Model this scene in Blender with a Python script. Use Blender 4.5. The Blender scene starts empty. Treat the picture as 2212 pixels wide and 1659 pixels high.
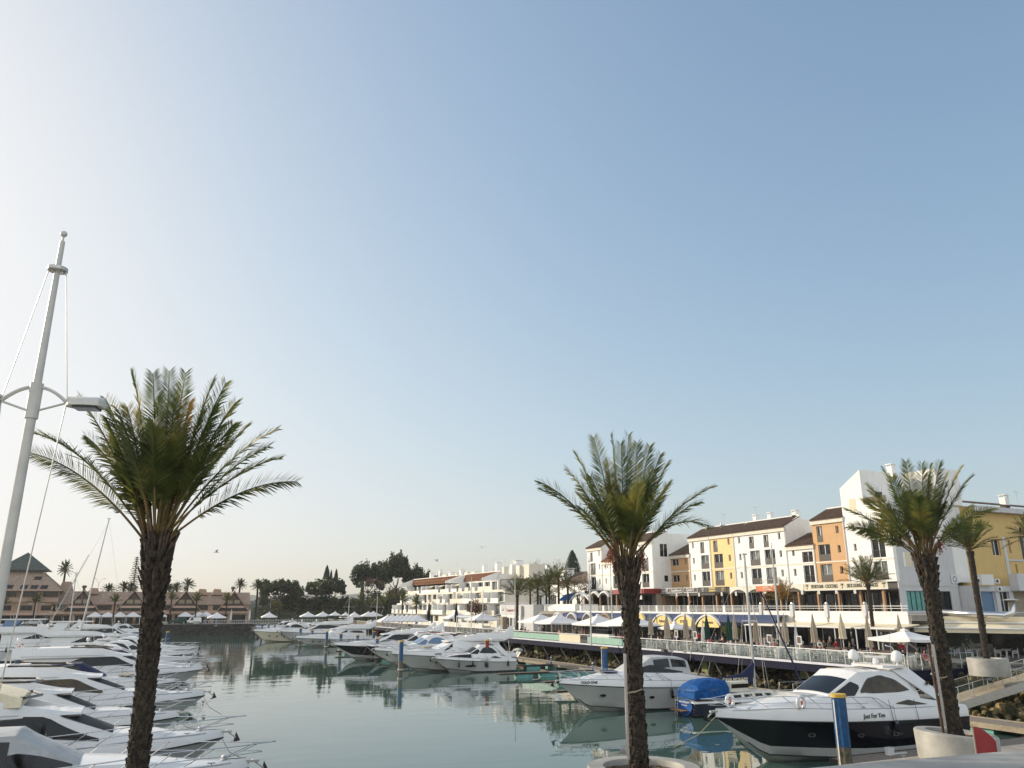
import bpy, math, random
from mathutils import Vector, Matrix, noise
from math import sin, cos, pi, radians as R
random.seed(7)
SC = bpy.context.scene
COL = SC.collection
# ---------------------------------------------------------------- camera
# world axes: +Y runs along the quay away from the camera, +X from the basin towards the shops, z = 0 is the water
CAMZ = 8.0
PITCH = R(16.13); HEAD = R(25.2)
FPX = 1662.0; W2, H2 = 1106.0, 829.5          # focal length and centre in a 2212 x 1659 picture
cam_d = bpy.data.cameras.new('camera'); cam = bpy.data.objects.new('camera', cam_d); COL.objects.link(cam)
cam.location = (0, 0, CAMZ); cam.rotation_euler = (R(90) + PITCH, 0, -HEAD)
cam_d.sensor_width = 36; cam_d.lens = FPX / 2212 * 36; cam_d.clip_end = 20000; cam_d.clip_start = .1
SC.camera = cam
# ---------------------------------------------------------------- sky and sun
SUN_EL, SUN_AZ = R(20), R(-38)               # azimuth from +Y towards +X
wd = bpy.data.worlds.new('World'); SC.world = wd; wd.use_nodes = True
wn = wd.node_tree.nodes; wl = wd.node_tree.links
sky = wn.new('ShaderNodeTexSky'); sky.sky_type = 'NISHITA'; sky.sun_disc = False
sky.sun_elevation = SUN_EL; sky.sun_rotation = SUN_AZ
sky.altitude = 0; sky.air_density = 1.0; sky.dust_density = 2.2; sky.ozone_density = 1.6
bg = wn['Background']; bg.inputs[1].default_value = 0.15
# the sky seen through the camera's soft film response: 1 - exp(-k x), the same for every ray
_sep = wn.new('ShaderNodeSeparateColor'); _cmb = wn.new('ShaderNodeCombineColor'); wl.new(sky.outputs[0], _sep.inputs[0])
for _i, _k in enumerate((.318, .345, .365)):
    _a = wn.new('ShaderNodeMath'); _a.operation = 'MULTIPLY'; _a.inputs[1].default_value = -_k; wl.new(_sep.outputs[_i], _a.inputs[0])
    _b = wn.new('ShaderNodeMath'); _b.operation = 'EXPONENT'; wl.new(_a.outputs[0], _b.inputs[0])
    _c = wn.new('ShaderNodeMath'); _c.operation = 'SUBTRACT'; _c.inputs[0].default_value = 1; wl.new(_b.outputs[0], _c.inputs[1])
    _d = wn.new('ShaderNodeMath'); _d.operation = 'MULTIPLY'; _d.inputs[1].default_value = 1 / .15 / 2 ** .35 * .97; wl.new(_c.outputs[0], _d.inputs[0]); wl.new(_d.outputs[0], _cmb.inputs[_i])
# added warm fill glow in the sky behind the camera, brightens the shaded sides
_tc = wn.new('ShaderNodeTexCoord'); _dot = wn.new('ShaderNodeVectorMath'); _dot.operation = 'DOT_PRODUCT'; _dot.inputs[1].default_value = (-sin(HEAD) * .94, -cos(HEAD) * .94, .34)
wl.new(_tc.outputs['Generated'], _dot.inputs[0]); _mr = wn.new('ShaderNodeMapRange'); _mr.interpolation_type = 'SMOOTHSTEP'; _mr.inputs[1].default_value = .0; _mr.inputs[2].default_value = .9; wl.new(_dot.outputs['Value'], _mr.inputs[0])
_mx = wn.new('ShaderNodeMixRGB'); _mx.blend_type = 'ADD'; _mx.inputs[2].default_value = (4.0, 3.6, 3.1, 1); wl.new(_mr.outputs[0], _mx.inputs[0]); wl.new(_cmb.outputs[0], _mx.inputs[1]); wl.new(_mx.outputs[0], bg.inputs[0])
sun_d = bpy.data.lights.new('sun', 'SUN'); sun = bpy.data.objects.new('sun', sun_d); COL.objects.link(sun)
sun_d.energy = 4.2; sun_d.angle = R(.5); sun_d.color = (1, .87, .68)
sd = Vector((sin(SUN_AZ) * cos(SUN_EL), cos(SUN_AZ) * cos(SUN_EL), sin(SUN_EL)))
sun.rotation_euler = sd.to_track_quat('Z', 'Y').to_euler()
sun.location = (-60, 60, 60)
SC.view_settings.view_transform = 'Standard'; SC.view_settings.look = 'None'
SC.view_settings.exposure = 0.35; SC.view_settings.gamma = 1.0
SC.cycles.max_bounces = 6; SC.cycles.diffuse_bounces = 3; SC.cycles.glossy_bounces = 4
SC.cycles.transparent_max_bounces = 12; SC.cycles.transmission_bounces = 4
SC.cycles.sample_clamp_indirect = 4.0
SC.cycles.use_denoising = True
# ---------------------------------------------------------------- picture -> place helpers (survey of the photograph)
_M = cam.rotation_euler.to_matrix()
def ray(x, y):
    return _M @ Vector(((x - W2) / FPX, (H2 - y) / FPX, -1.0))
def onZ(x, y, z):
    d = ray(x, y); s = (z - CAMZ) / d.z; return Vector((d.x * s, d.y * s, z))
def onX(x, y, X):
    d = ray(x, y); s = X / d.x; return Vector((X, d.y * s, CAMZ + d.z * s))
def onY(x, y, Y):
    d = ray(x, y); s = Y / d.y; return Vector((d.x * s, Y, CAMZ + d.z * s))
# ---------------------------------------------------------------- materials
def rgb(c): return (c[0], c[1], c[2], 1)
MATS = {}
def mat(name, col, rough=.6, metal=0, var=.12, scale=6.0, bump=0.0, spec=.5, col2=None, trans=0, alpha=1, coat=0, stretch=None, bscale=None, fac=None):
    if name in MATS: return MATS[name]
    m = bpy.data.materials.new(name); m.use_nodes = True; MATS[name] = m
    nt = m.node_tree; N = nt.nodes; Lk = nt.links; b = N['Principled BSDF']
    b.inputs['Roughness'].default_value = rough; b.inputs['Metallic'].default_value = metal
    b.inputs['Specular IOR Level'].default_value = spec
    b.inputs['Transmission Weight'].default_value = trans; b.inputs['Alpha'].default_value = alpha
    b.inputs['Coat Weight'].default_value = coat; b.inputs['Coat Roughness'].default_value = .08
    tc = N.new('ShaderNodeTexCoord'); mp = N.new('ShaderNodeMapping'); Lk.new(tc.outputs['Object'], mp.inputs[0])
    if stretch: mp.inputs['Scale'].default_value = stretch
    n = N.new('ShaderNodeTexNoise'); n.inputs['Scale'].default_value = scale; n.inputs['Detail'].default_value = 5
    n.inputs['Roughness'].default_value = .6; Lk.new(mp.outputs[0], n.inputs['Vector'])
    r = N.new('ShaderNodeValToRGB'); e = r.color_ramp.elements
    c2 = col2 or tuple(max(0, c * (1 - var * 1.6)) for c in col); c1 = tuple(min(1, c * (1 + var * .5)) for c in col) if not col2 else col
    e[0].position, e[1].position = (.3, .7) if not fac else fac
    e[0].color = rgb(c2); e[1].color = rgb(c1)
    Lk.new(n.outputs[0], r.inputs[0]); Lk.new(r.outputs[0], b.inputs['Base Color'])
    if bump:
        bp = N.new('ShaderNodeBump'); bp.inputs['Strength'].default_value = min(1, bump); bp.inputs['Distance'].default_value = .05 * max(1, bump)
        n2 = N.new('ShaderNodeTexNoise'); n2.inputs['Scale'].default_value = bscale or scale * 4; n2.inputs['Detail'].default_value = 4
        Lk.new(mp.outputs[0], n2.inputs['Vector']); Lk.new(n2.outputs[0], bp.inputs['Height']); Lk.new(bp.outputs[0], b.inputs['Normal'])
    return m
def walls(name, col, dirt=.25):
    "painted render with rain streaks and blotches"
    if name in MATS: return MATS[name]
    m = mat(name, col, .85, var=.05, scale=.7, bump=.15, bscale=14)
    nt = m.node_tree; N = nt.nodes; Lk = nt.links; b = N['Principled BSDF']; src = b.inputs['Base Color'].links[0].from_socket
    tc = N.new('ShaderNodeTexCoord'); mp = N.new('ShaderNodeMapping'); mp.inputs['Scale'].default_value = (2.2, 2.2, .16)
    Lk.new(tc.outputs['Object'], mp.inputs[0]); n = N.new('ShaderNodeTexNoise'); n.inputs['Scale'].default_value = 1.3; n.inputs['Detail'].default_value = 6
    Lk.new(mp.outputs[0], n.inputs['Vector']); r = N.new('ShaderNodeValToRGB'); r.color_ramp.elements[0].position = .5; r.color_ramp.elements[1].position = .78
    r.color_ramp.elements[0].color = (0, 0, 0, 1); r.color_ramp.elements[1].color = (dirt, dirt, dirt, 1)
    mx = N.new('ShaderNodeMixRGB'); mx.inputs[2].default_value = rgb((col[0] * .55, col[1] * .5, col[2] * .42))
    Lk.new(n.outputs[0], r.inputs[0]); Lk.new(r.outputs[0], mx.inputs[0]); Lk.new(src, mx.inputs[1]); Lk.new(mx.outputs[0], b.inputs['Base Color'])
    return m
def tiles(name, col, sx=5.0):
    "clay roof tiles: ribs down the slope"
    if name in MATS: return MATS[name]
    m = mat(name, col, .85, var=.4, scale=3.0, bump=0)
    nt = m.node_tree; N = nt.nodes; Lk = nt.links; b = N['Principled BSDF']
    tc = N.new('ShaderNodeTexCoord'); w = N.new('ShaderNodeTexWave'); w.inputs['Scale'].default_value = sx / 3.14; w.wave_profile = 'SIN'
    w.bands_direction = 'Y'; w.inputs['Distortion'].default_value = .6
    Lk.new(tc.outputs['Object'], w.inputs['Vector']); bp = N.new('ShaderNodeBump'); bp.inputs['Strength'].default_value = .8; bp.inputs['Distance'].default_value = .08
    Lk.new(w.outputs['Fac'], bp.inputs['Height']); Lk.new(bp.outputs[0], b.inputs['Normal'])
    return m
def M_(k): return MATS[k]
WHITE = (.78, .77, .74)
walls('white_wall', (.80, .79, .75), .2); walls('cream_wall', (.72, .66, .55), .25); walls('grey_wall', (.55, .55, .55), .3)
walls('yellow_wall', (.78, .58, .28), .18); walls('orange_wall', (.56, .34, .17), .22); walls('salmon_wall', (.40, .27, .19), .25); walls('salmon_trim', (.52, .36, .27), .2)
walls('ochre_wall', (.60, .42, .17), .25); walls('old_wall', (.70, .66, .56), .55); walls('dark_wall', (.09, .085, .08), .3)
tiles('roof_tile', (.15, .095, .065)); tiles('orange_tile', (.34, .15, .07)); tiles('salmon_tile', (.44, .31, .23)); tiles('green_tile', (.10, .12, .105))
mat('gel_white', (.70, .69, .67), .22, var=.04, scale=.8, coat=.3); mat('gel_shaded_grey', (.44, .435, .41), .25, var=.05, scale=.8, coat=.2)  # hull grey: the shade on the white hull sides is put into this colour
mat('gel_cream', (.62, .56, .42), .3, var=.05, scale=.8); mat('gel_black', (.006, .007, .010), .12, var=.2, scale=.8, coat=.4)
mat('gel_navy', (.008, .012, .03), .15, var=.2, coat=.4); mat('gel_blue', (.02, .10, .34), .3, var=.12, coat=.2)
mat('antifoul', (.05, .07, .10), .7, var=.3); mat('rubber', (.02, .02, .022), .6); mat('dark_glass', (.006, .008, .010), .08, var=.2, spec=.35)
mat('brown_glass', (.055, .035, .012), .12, var=.45, spec=.4, scale=2); mat('blue_glass', (.10, .19, .32), .15, var=.15)
mat('window_glass', (.022, .024, .026), .08, var=.6, scale=.8, spec=.4); mat('curtain_glass', (.22, .23, .22), .15, var=.5, scale=.9, spec=.4)
mat('clear_glass', (.25, .34, .30), .03, var=.05, alpha=.10, spec=.5); mat('green_panel', (.32, .52, .42), .35, var=.08, alpha=.9)
mat('steel', (.62, .62, .62), .25, metal=1, var=.05); mat('dull_steel', (.55, .54, .50), .45, metal=.6, var=.12); mat('white_metal', (.72, .72, .70), .4, var=.06)
mat('galva', (.50, .50, .49), .5, metal=.3, var=.1); mat('lamp_white', (.55, .54, .50), .45, var=.12, scale=2)
mat('pile_blue', (.012, .085, .22), .4, var=.3, scale=3, bump=.2); mat('pile_yellow', (.62, .40, .06), .5, var=.12)
mat('pile_dirty', (.17, .14, .09), .85, var=.5, scale=4, bump=.4); mat('orange_paint', (.60, .13, .03), .5); mat('red_paint', (.27, .02, .022), .5, var=.12)
mat('canvas_white', (.74, .72, .70), .9, var=.06, scale=2, bump=.1, bscale=5); mat('canvas_beige', (.46, .39, .30), .9, var=.15, scale=3, bump=.25, bscale=6, stretch=(6, 6, .5))
mat('canvas_green', (.010, .06, .045), .9, var=.25, bump=.2, scale=3, stretch=(6, 6, .5)); mat('canvas_blue', (.010, .085, .28), .85, var=.3, scale=3, bump=1.5, bscale=3, spec=.2)
mat('canvas_navy', (.012, .02, .07), .85, var=.25, bump=.3, scale=3); mat('canvas_grey', (.42, .43, .43), .85, var=.12, scale=2, bump=.4, bscale=4)
mat('canvas_black', (.015, .015, .018), .8, var=.3, bump=.3, scale=3); mat('canvas_cream', (.70, .62, .45), .9, var=.1, bump=.1); mat('barrel_blue', (.035, .055, .13), .8, var=.2, scale=5, bump=.2)
mat('canvas_tan', (.34, .28, .20), .9, var=.2, bump=.4, scale=3); mat('canvas_yellow', (.80, .62, .25), .9, var=.1, scale=3)
mat('plank', (.22, .18, .14), .85, var=.3, scale=3, bump=.3, stretch=(1, 8, 1)); mat('float_teal', (.13, .36, .32), .6, var=.18, scale=2, bump=.1); mat('guard_brown', (.020, .012, .010), .5, var=.2); mat('dark_wood', (.085, .045, .03), .6, var=.3, stretch=(1, 1, 6))
mat('teak', (.34, .17, .07), .6, var=.25, stretch=(1, 5, 5)); mat('concrete', (.42, .40, .35), .85, var=.22, scale=1.5, bump=.25); mat('smooth_concrete', (.34, .325, .29), .6, var=.22, scale=1.2, bump=.08)
mat('deck_boards', (.13, .115, .10), .85, var=.3, scale=2, bump=.3, stretch=(6, .5, 1)); mat('chair_grey', (.45, .46, .45), .5, var=.15); mat('paving', (.30, .27, .23), .85, var=.2, scale=2, bump=.2); mat('quay_stone', (.045, .045, .036), .95, var=.5, scale=.9, bump=.9, bscale=2.2); mat('asphalt', (.055, .055, .055), .9, var=.2)
mat('rock', (.17, .145, .075), .95, var=.6, scale=.9, bump=.8, bscale=6, col2=(.012, .012, .008), fac=(.46, .62), spec=.2); mat('rock_lit', (.30, .23, .11), .95, var=.3, scale=1.0, bump=.7, col2=(.03, .032, .015), fac=(.42, .60), spec=.2)  # black gaps and sunlit tone of the rocks are put into these colours
mat('moss_block', (.24, .25, .10), .9, var=.35, scale=2, bump=.4); mat('deck_navy', (.008, .010, .030), .7, var=.2, spec=.12); mat('deck_white', (.55, .56, .62), .6, var=.1)
mat('trunk', (.060, .045, .030), .95, var=.5, scale=7, bump=1.0, bscale=24, col2=(.014, .010, .007), fac=(.38, .62)); mat('screen_cover', (.012, .013, .014), .75, var=.3, bump=.2, scale=3); mat('trunk_stub', (.16, .11, .065), .9, var=.5, scale=8, bump=.6, col2=(.035, .025, .015))
mat('stalk', (.20, .12, .04), .7, var=.3, scale=5, col2=(.07, .06, .02)); mat('date_cluster', (.22, .05, .02), .7, var=.4, scale=9)
mat('bark', (.12, .085, .06), .95, var=.4, scale=3, bump=.6)
def foliage(name, c1, c2, c3, scale=.8, trans=.25):
    if name in MATS: return MATS[name]
    m = bpy.data.materials.new(name); m.use_nodes = True; MATS[name] = m
    nt = m.node_tree; N = nt.nodes; Lk = nt.links; b = N['Principled BSDF']; out = N['Material Output']
    tc = N.new('ShaderNodeTexCoord'); n = N.new('ShaderNodeTexNoise'); n.inputs['Scale'].default_value = scale; n.inputs['Detail'].default_value = 6
    Lk.new(tc.outputs['Object'], n.inputs['Vector']); r = N.new('ShaderNodeValToRGB'); e = r.color_ramp.elements
    e[0].position, e[1].position = .36, .66; e[0].color = rgb(c1); e[1].color = rgb(c3); k = e.new(.5); k.color = rgb(c2)
    Lk.new(n.outputs[0], r.inputs[0]); Lk.new(r.outputs[0], b.inputs['Base Color']); b.inputs['Roughness'].default_value = .55
    b.inputs['Specular IOR Level'].default_value = .35
    t = N.new('ShaderNodeBsdfTranslucent'); Lk.new(r.outputs[0], t.inputs[0]); mx = N.new('ShaderNodeMixShader'); mx.inputs[0].default_value = trans
    Lk.new(b.outputs[0], mx.inputs[1]); Lk.new(t.outputs[0], mx.inputs[2]); Lk.new(mx.outputs[0], out.inputs[0])
    return m
foliage('frond', (.060, .078, .020), (.120, .150, .038), (.26, .23, .05), 1.3, .5)
foliage('frond_dry', (.16, .09, .02), (.24, .14, .03), (.34, .20, .05), 2, .35)
foliage('frond_small', (.035, .05, .014), (.075, .09, .025), (.17, .13, .03), 1.5, .35)
foliage('pine_leaf', (.014, .026, .012), (.032, .052, .018), (.085, .10, .032), .35, .2)
foliage('cypress_leaf', (.008, .018, .010), (.014, .028, .014), (.025, .045, .018), .6, .1)
foliage('bush_leaf', (.020, .030, .012), (.035, .045, .018), (.06, .065, .025), .25, .12)
foliage('dry_leaf', (.10, .05, .03), (.14, .08, .05), (.18, .11, .06), .7, .2)
foliage('pot_leaf', (.05, .07, .015), (.12, .13, .02), (.25, .20, .04), 3, .3)
foliage('hedge_leaf', (.008, .018, .008), (.015, .03, .012), (.03, .05, .02), 1.2, .1)
# water: dark green body, thin ripples
def water_mat():
    m = bpy.data.materials.new('harbour_water'); m.use_nodes = True; nt = m.node_tree; N = nt.nodes; Lk = nt.links; b = N['Principled BSDF']
    b.inputs['Base Color'].default_value = (.045, .090, .075, 1); b.inputs['Roughness'].default_value = .015; b.inputs['IOR'].default_value = 1.33
    b.inputs['Specular IOR Level'].default_value = .75
    tc = N.new('ShaderNodeTexCoord'); bp = None
    for sc, st, dist, dt in (((.35, .9, 1), .8, .022, 3), ((.09, .16, 1), 1.0, .10, 2)):
        mp = N.new('ShaderNodeMapping'); mp.inputs['Scale'].default_value = sc; mp.inputs['Rotation'].default_value = (0, 0, R(25))
        Lk.new(tc.outputs['Object'], mp.inputs[0]); n = N.new('ShaderNodeTexNoise'); n.inputs['Scale'].default_value = 2.2; n.inputs['Detail'].default_value = dt
        Lk.new(mp.outputs[0], n.inputs['Vector']); q = N.new('ShaderNodeBump'); q.inputs['Strength'].default_value = .32 * st; q.inputs['Distance'].default_value = dist
        # calm and ruffled patches
        n3 = N.new('ShaderNodeTexNoise'); n3.inputs['Scale'].default_value = .035; Lk.new(tc.outputs['Object'], n3.inputs['Vector'])
        mr = N.new('ShaderNodeMapRange'); mr.inputs[1].default_value = .40; mr.inputs[2].default_value = .62; mr.inputs[3].default_value = .25; mr.inputs[4].default_value = 1.0
        Lk.new(n3.outputs[0], mr.inputs[0]); mm = N.new('ShaderNodeMath'); mm.operation = 'MULTIPLY'
        Lk.new(n.outputs[0], mm.inputs[0]); Lk.new(mr.outputs[0], mm.inputs[1]); Lk.new(mm.outputs[0], q.inputs['Height'])
        if bp: Lk.new(bp.outputs[0], q.inputs['Normal'])
        bp = q
    Lk.new(bp.outputs[0], b.inputs['Normal'])
    MATS['water'] = m; return m
water_mat()
# ---------------------------------------------------------------- mesh builder
class MB:
    def __init__(s): s.v = []; s.f = []; s.T = None
    def add(s, vs, fs):
        o = len(s.v); s.v.extend([tuple(s.T @ Vector(p)) for p in vs] if s.T else [tuple(p) for p in vs])
        s.f.extend([tuple(i + o for i in f) for f in fs]); return s
    def box(s, x0, x1, y0, y1, z0, z1):
        if x0 > x1: x0, x1 = x1, x0
        if y0 > y1: y0, y1 = y1, y0
        if z0 > z1: z0, z1 = z1, z0
        return s.add([(x0, y0, z0), (x1, y0, z0), (x1, y1, z0), (x0, y1, z0), (x0, y0, z1), (x1, y0, z1), (x1, y1, z1), (x0, y1, z1)],
                     [(0, 3, 2, 1), (4, 5, 6, 7), (0, 1, 5, 4), (1, 2, 6, 5), (2, 3, 7, 6), (3, 0, 4, 7)])
    def rbox(s, c, sz, rz=0, bev=0, rx=0, ry=0):
        "box centred at c turned by rz, edges chamfered by bev on the verticals"
        hx, hy, hz = sz[0] / 2, sz[1] / 2, sz[2] / 2; b = min(bev, hx * .9, hy * .9)
        pts = [(-hx + b, -hy), (hx - b, -hy), (hx, -hy + b), (hx, hy - b), (hx - b, hy), (-hx + b, hy), (-hx, hy - b), (-hx, -hy + b)] if b else [(-hx, -hy), (hx, -hy), (hx, hy), (-hx, hy)]
        Mx = Matrix.Translation(c) @ Matrix.Rotation(rz, 4, 'Z') @ Matrix.Rotation(ry, 4, 'Y') @ Matrix.Rotation(rx, 4, 'X'); n = len(pts)
        vs = [Mx @ Vector((p[0], p[1], -hz)) for p in pts] + [Mx @ Vector((p[0], p[1], hz)) for p in pts]
        return s.add(vs, [tuple(range(n - 1, -1, -1)), tuple(range(n, 2 * n))] + [(i, (i + 1) % n, n + (i + 1) % n, n + i) for i in range(n)])
    def cyl(s, p0, p1, r0, r1=None, n=8, caps=True):
        r1 = r0 if r1 is None else r1; p0, p1 = Vector(p0), Vector(p1); d = p1 - p0
        if d.length < 1e-6: return s
        q = d.to_track_quat('Z', 'Y'); a = q @ Vector((1, 0, 0)); b = q @ Vector((0, 1, 0)); vs = []
        for p, r in ((p0, r0), (p1, r1)): vs += [p + a * (r * cos(2 * pi * i / n)) + b * (r * sin(2 * pi * i / n)) for i in range(n)]
        fs = [(i, (i + 1) % n, n + (i + 1) % n, n + i) for i in range(n)]
        if caps: fs += [tuple(range(n - 1, -1, -1)), tuple(range(n, 2 * n))]
        return s.add(vs, fs)
    def tube(s, pts, r, n=6, closed=False):
        pts = [Vector(p) for p in pts]; m = len(pts); rr = r if isinstance(r, (list, tuple)) else [r] * m; vs = []
        up = None
        for i, p in enumerate(pts):
            a = pts[(i + 1) % m] if (closed or i < m - 1) else p; b = pts[i - 1] if (closed or i > 0) else p
            d = (a - b); d = d.normalized() if d.length > 1e-7 else Vector((0, 0, 1))
            if up is None: up = Vector((0, 0, 1)) if abs(d.z) < .9 else Vector((1, 0, 0))
            sx = d.cross(up); sx = sx.normalized() if sx.length > 1e-6 else Vector((1, 0, 0)); sy = sx.cross(d).normalized(); up = sy
            vs += [p + sx * (rr[i] * cos(2 * pi * k / n)) + sy * (rr[i] * sin(2 * pi * k / n)) for k in range(n)]
        fs = [(i * n + k, i * n + (k + 1) % n, ((i + 1) % m) * n + (k + 1) % n, ((i + 1) % m) * n + k) for i in range(m if closed else m - 1) for k in range(n)]
        if not closed: fs += [tuple(range(n - 1, -1, -1)), tuple(range((m - 1) * n, m * n))]
        return s.add(vs, fs)
    def rings(s, rs, closed=False, caps=False):
        n = len(rs[0]); m = len(rs); vs = [p for r in rs for p in r]; k1 = n if closed else n - 1
        fs = [(i * n + k, i * n + (k + 1) % n, (i + 1) * n + (k + 1) % n, (i + 1) * n + k) for i in range(m - 1) for k in range(k1)]
        if caps: fs += [tuple(range(n - 1, -1, -1)), tuple(range((m - 1) * n, m * n))]
        return s.add(vs, fs)
    def lathe(s, prof, c=(0, 0, 0), n=16, a0=0, caps=False):
        rs = [[(c[0] + r * cos(a0 + 2 * pi * k / n), c[1] + r * sin(a0 + 2 * pi * k / n), c[2] + z) for k in range(n)] for r, z in prof]
        return s.rings(rs, True, caps)
    def ball(s, c, r, n=10, m=6, sq=(1, 1, 1)):
        return s.add(*_ball(c, r, n, m, sq))
    def prism(s, poly, axis, a, b):
        "polygon of (p,q) pushed along an axis: x -> (y,z), y -> (x,z), z -> (x,y)"
        def P(p, t): return (t, p[0], p[1]) if axis == 'x' else (p[0], t, p[1]) if axis == 'y' else (p[0], p[1], t)
        n = len(poly); vs = [P(p, a) for p in poly] + [P(p, b) for p in poly]
        return s.add(vs, [tuple(range(n - 1, -1, -1)), tuple(range(n, 2 * n))] + [(i, (i + 1) % n, n + (i + 1) % n, n + i) for i in range(n)])
def _ball(c, r, n, m, sq):
    vs = [(c[0], c[1], c[2] - r * sq[2])]
    for j in range(1, m):
        t = -pi / 2 + pi * j / m
        vs += [(c[0] + r * sq[0] * cos(t) * cos(2 * pi * k / n), c[1] + r * sq[1] * cos(t) * sin(2 * pi * k / n), c[2] + r * sq[2] * sin(t)) for k in range(n)]
    vs.append((c[0], c[1], c[2] + r * sq[2])); L = len(vs) - 1
    fs = [(0, 1 + (k + 1) % n, 1 + k) for k in range(n)]
    for j in range(m - 2): fs += [(1 + j * n + k, 1 + j * n + (k + 1) % n, 1 + (j + 1) * n + (k + 1) % n, 1 + (j + 1) * n + k) for k in range(n)]
    fs += [(1 + (m - 2) * n + k, 1 + (m - 2) * n + (k + 1) % n, L) for k in range(n)]
    return vs, fs
def mesh_of(name, mb, m, smooth=False):
    me = bpy.data.meshes.new(name); me.from_pydata(mb.v, [], mb.f); me.update()
    for k in (m if isinstance(m, (list, tuple)) else [m]): me.materials.append(MATS[k] if isinstance(k, str) else k)
    if smooth:
        me.shade_smooth() if hasattr(me, 'shade_smooth') else None
        if smooth is not True:
            me.set_sharp_from_angle(angle=R(smooth))
    return me
def obj(name, mb, m, parent=None, smooth=False):
    o = bpy.data.objects.new(name, mesh_of(name, mb, m, smooth)); COL.objects.link(o)
    if parent: o.parent = parent
    return o
def tag(o, label=None, cat=None, group=None, kind=None):
    if label: o['label'] = label
    if cat: o['category'] = cat
    if group: o['group'] = group
    if kind: o['kind'] = kind
    return o
def thing(name, label, cat, loc=(0, 0, 0), rz=0, group=None):
    o = bpy.data.objects.new(name, None); COL.objects.link(o); o.location = loc; o.rotation_euler = (0, 0, rz)
    o.empty_display_size = .3
    return tag(o, label, cat, group)
KIDS = {}
def kids(o): return [c for c in bpy.data.objects if c.parent == o]
def dup(root, loc, rz=0, label=None, scale=None, group=None, swap=None):
    ks = KIDS.get(root.name)
    if ks is None:
        ks = [(c, kids(c)) for c in kids(root)]; KIDS[root.name] = ks
    r = root.copy(); COL.objects.link(r); r.location = loc; r.rotation_euler = (0, 0, rz)
    if scale: r.scale = (scale,) * 3 if not isinstance(scale, (tuple, list)) else scale
    if label: r['label'] = label
    if group: r['group'] = group
    for c, gs in ks:
        d = c.copy(); COL.objects.link(d); d.parent = r
        for g in gs:
            e = g.copy(); COL.objects.link(e); e.parent = d
    return r
def struct(name, mb, m, smooth=False): return tag(obj(name, mb, m, None, smooth), kind='structure')
ORDW = ['first', 'second', 'third', 'fourth', 'fifth', 'sixth', 'seventh', 'eighth', 'ninth', 'tenth', 'eleventh', 'twelfth', 'thirteenth', 'fourteenth', 'fifteenth', 'sixteenth', 'seventeenth', 'eighteenth', 'nineteenth', 'twentieth']
TENS = {20: 'twenty', 30: 'thirty', 40: 'forty', 50: 'fifty', 60: 'sixty', 70: 'seventy', 80: 'eighty', 90: 'ninety'}
def nth(i):
    i += 1
    if i <= 20: return ORDW[i - 1]
    t, u = i // 10 * 10, i % 10
    return (TENS[t] + '-' + ORDW[u - 1]) if u else TENS[t][:-1] + 'ieth'
def lettering(txt, size, m, parent, loc, rot, name='lettering', shear=0, align='CENTER', ext=.01, sx=1, bold=0):
    cu = bpy.data.curves.new('tx', 'FONT'); cu.body = txt; cu.size = size; cu.extrude = ext; cu.shear = shear; cu.align_x = align; cu.align_y = 'CENTER'; cu.offset = bold
    t = bpy.data.objects.new('tx', cu); COL.objects.link(t); dg = bpy.context.evaluated_depsgraph_get()
    me = bpy.data.meshes.new_from_object(t.evaluated_get(dg)); bpy.data.objects.remove(t)
    me.materials.clear(); me.materials.append(MATS[m]); me.name = name
    o = bpy.data.objects.new(name, me); COL.objects.link(o); o.parent = parent; o.location = loc; o.rotation_euler = rot; o.scale = (sx, 1, 1)
    return o
# ================================================================= ground, water, quays
g = MB()
HX0, HX1, HY0, HY1 = -140.0, 64.0, 19.95, 258.0
for a in ((-7000, HX0, -3000, 9000), (HX1, 7000, -3000, 9000), (HX0, HX1, HY1, 9000), (HX0, HX1, -3000, HY0)): g.add([(a[0], a[2], 2.2), (a[1], a[2], 2.2), (a[1], a[3], 2.2), (a[0], a[3], 2.2)], [(0, 1, 2, 3)])
struct('ground', g, 'paving')
g = MB().add([(HX0 - 4, HY0 - 4, 0), (90, HY0 - 4, 0), (90, HY1 + 2, 0), (HX0 - 4, HY1 + 2, 0)], [(0, 1, 2, 3)])
struct('water', g, 'water')
g = MB().add([(HX0 - 4, HY0 - 4, -3.2), (90, HY0 - 4, -3.2), (90, HY1 + 2, -3.2), (HX0 - 4, HY1 + 2, -3.2)], [(0, 1, 2, 3)])
struct('harbour_bed', g, 'dark_wall')
def stone_wall(name, label, x0, x1, y0, y1, z0, z1, n, seed):
    "rough quay face made of courses of uneven blocks, as one sheet with relief"
    mb = MB(); random.seed(seed); nx = n; nz = 7; alongx = abs(x1 - x0) > abs(y1 - y0)
    vs = []
    for j in range(nz + 1):
        for i in range(nx + 1):
            t = i / nx; z = z0 + (z1 - z0) * j / nz; k = random.uniform(-.12, .12) if 0 < j < nz else 0
            x = x0 + (x1 - x0) * t; y = y0 + (y1 - y0) * t
            vs.append((x, y + k, z) if alongx else (x + k, y, z))
    mb.add(vs, [(j * (nx + 1) + i, j * (nx + 1) + i + 1, (j + 1) * (nx + 1) + i + 1, (j + 1) * (nx + 1) + i) for j in range(nz) for i in range(nx)])
    o = obj(name, mb, 'quay_stone'); tag(o, label, 'quay wall'); return o
stone_wall('quay_wall', 'long dark stone quay wall at the far end of the basin below the salmon buildings', HX0, 56.3, 258.0, 258.0, -1.5, 2.9, 150, 3)
stone_wall('quay_wall', 'quay wall below the near promenade with the planters', HX0, 64, 19.95, 19.95, -1.5, 3.1, 80, 4)
mb = MB().box(HX0, 56.2, 258.1, 268.0, 2.3, 3.0)
struct('far_promenade', mb, 'paving')
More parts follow.
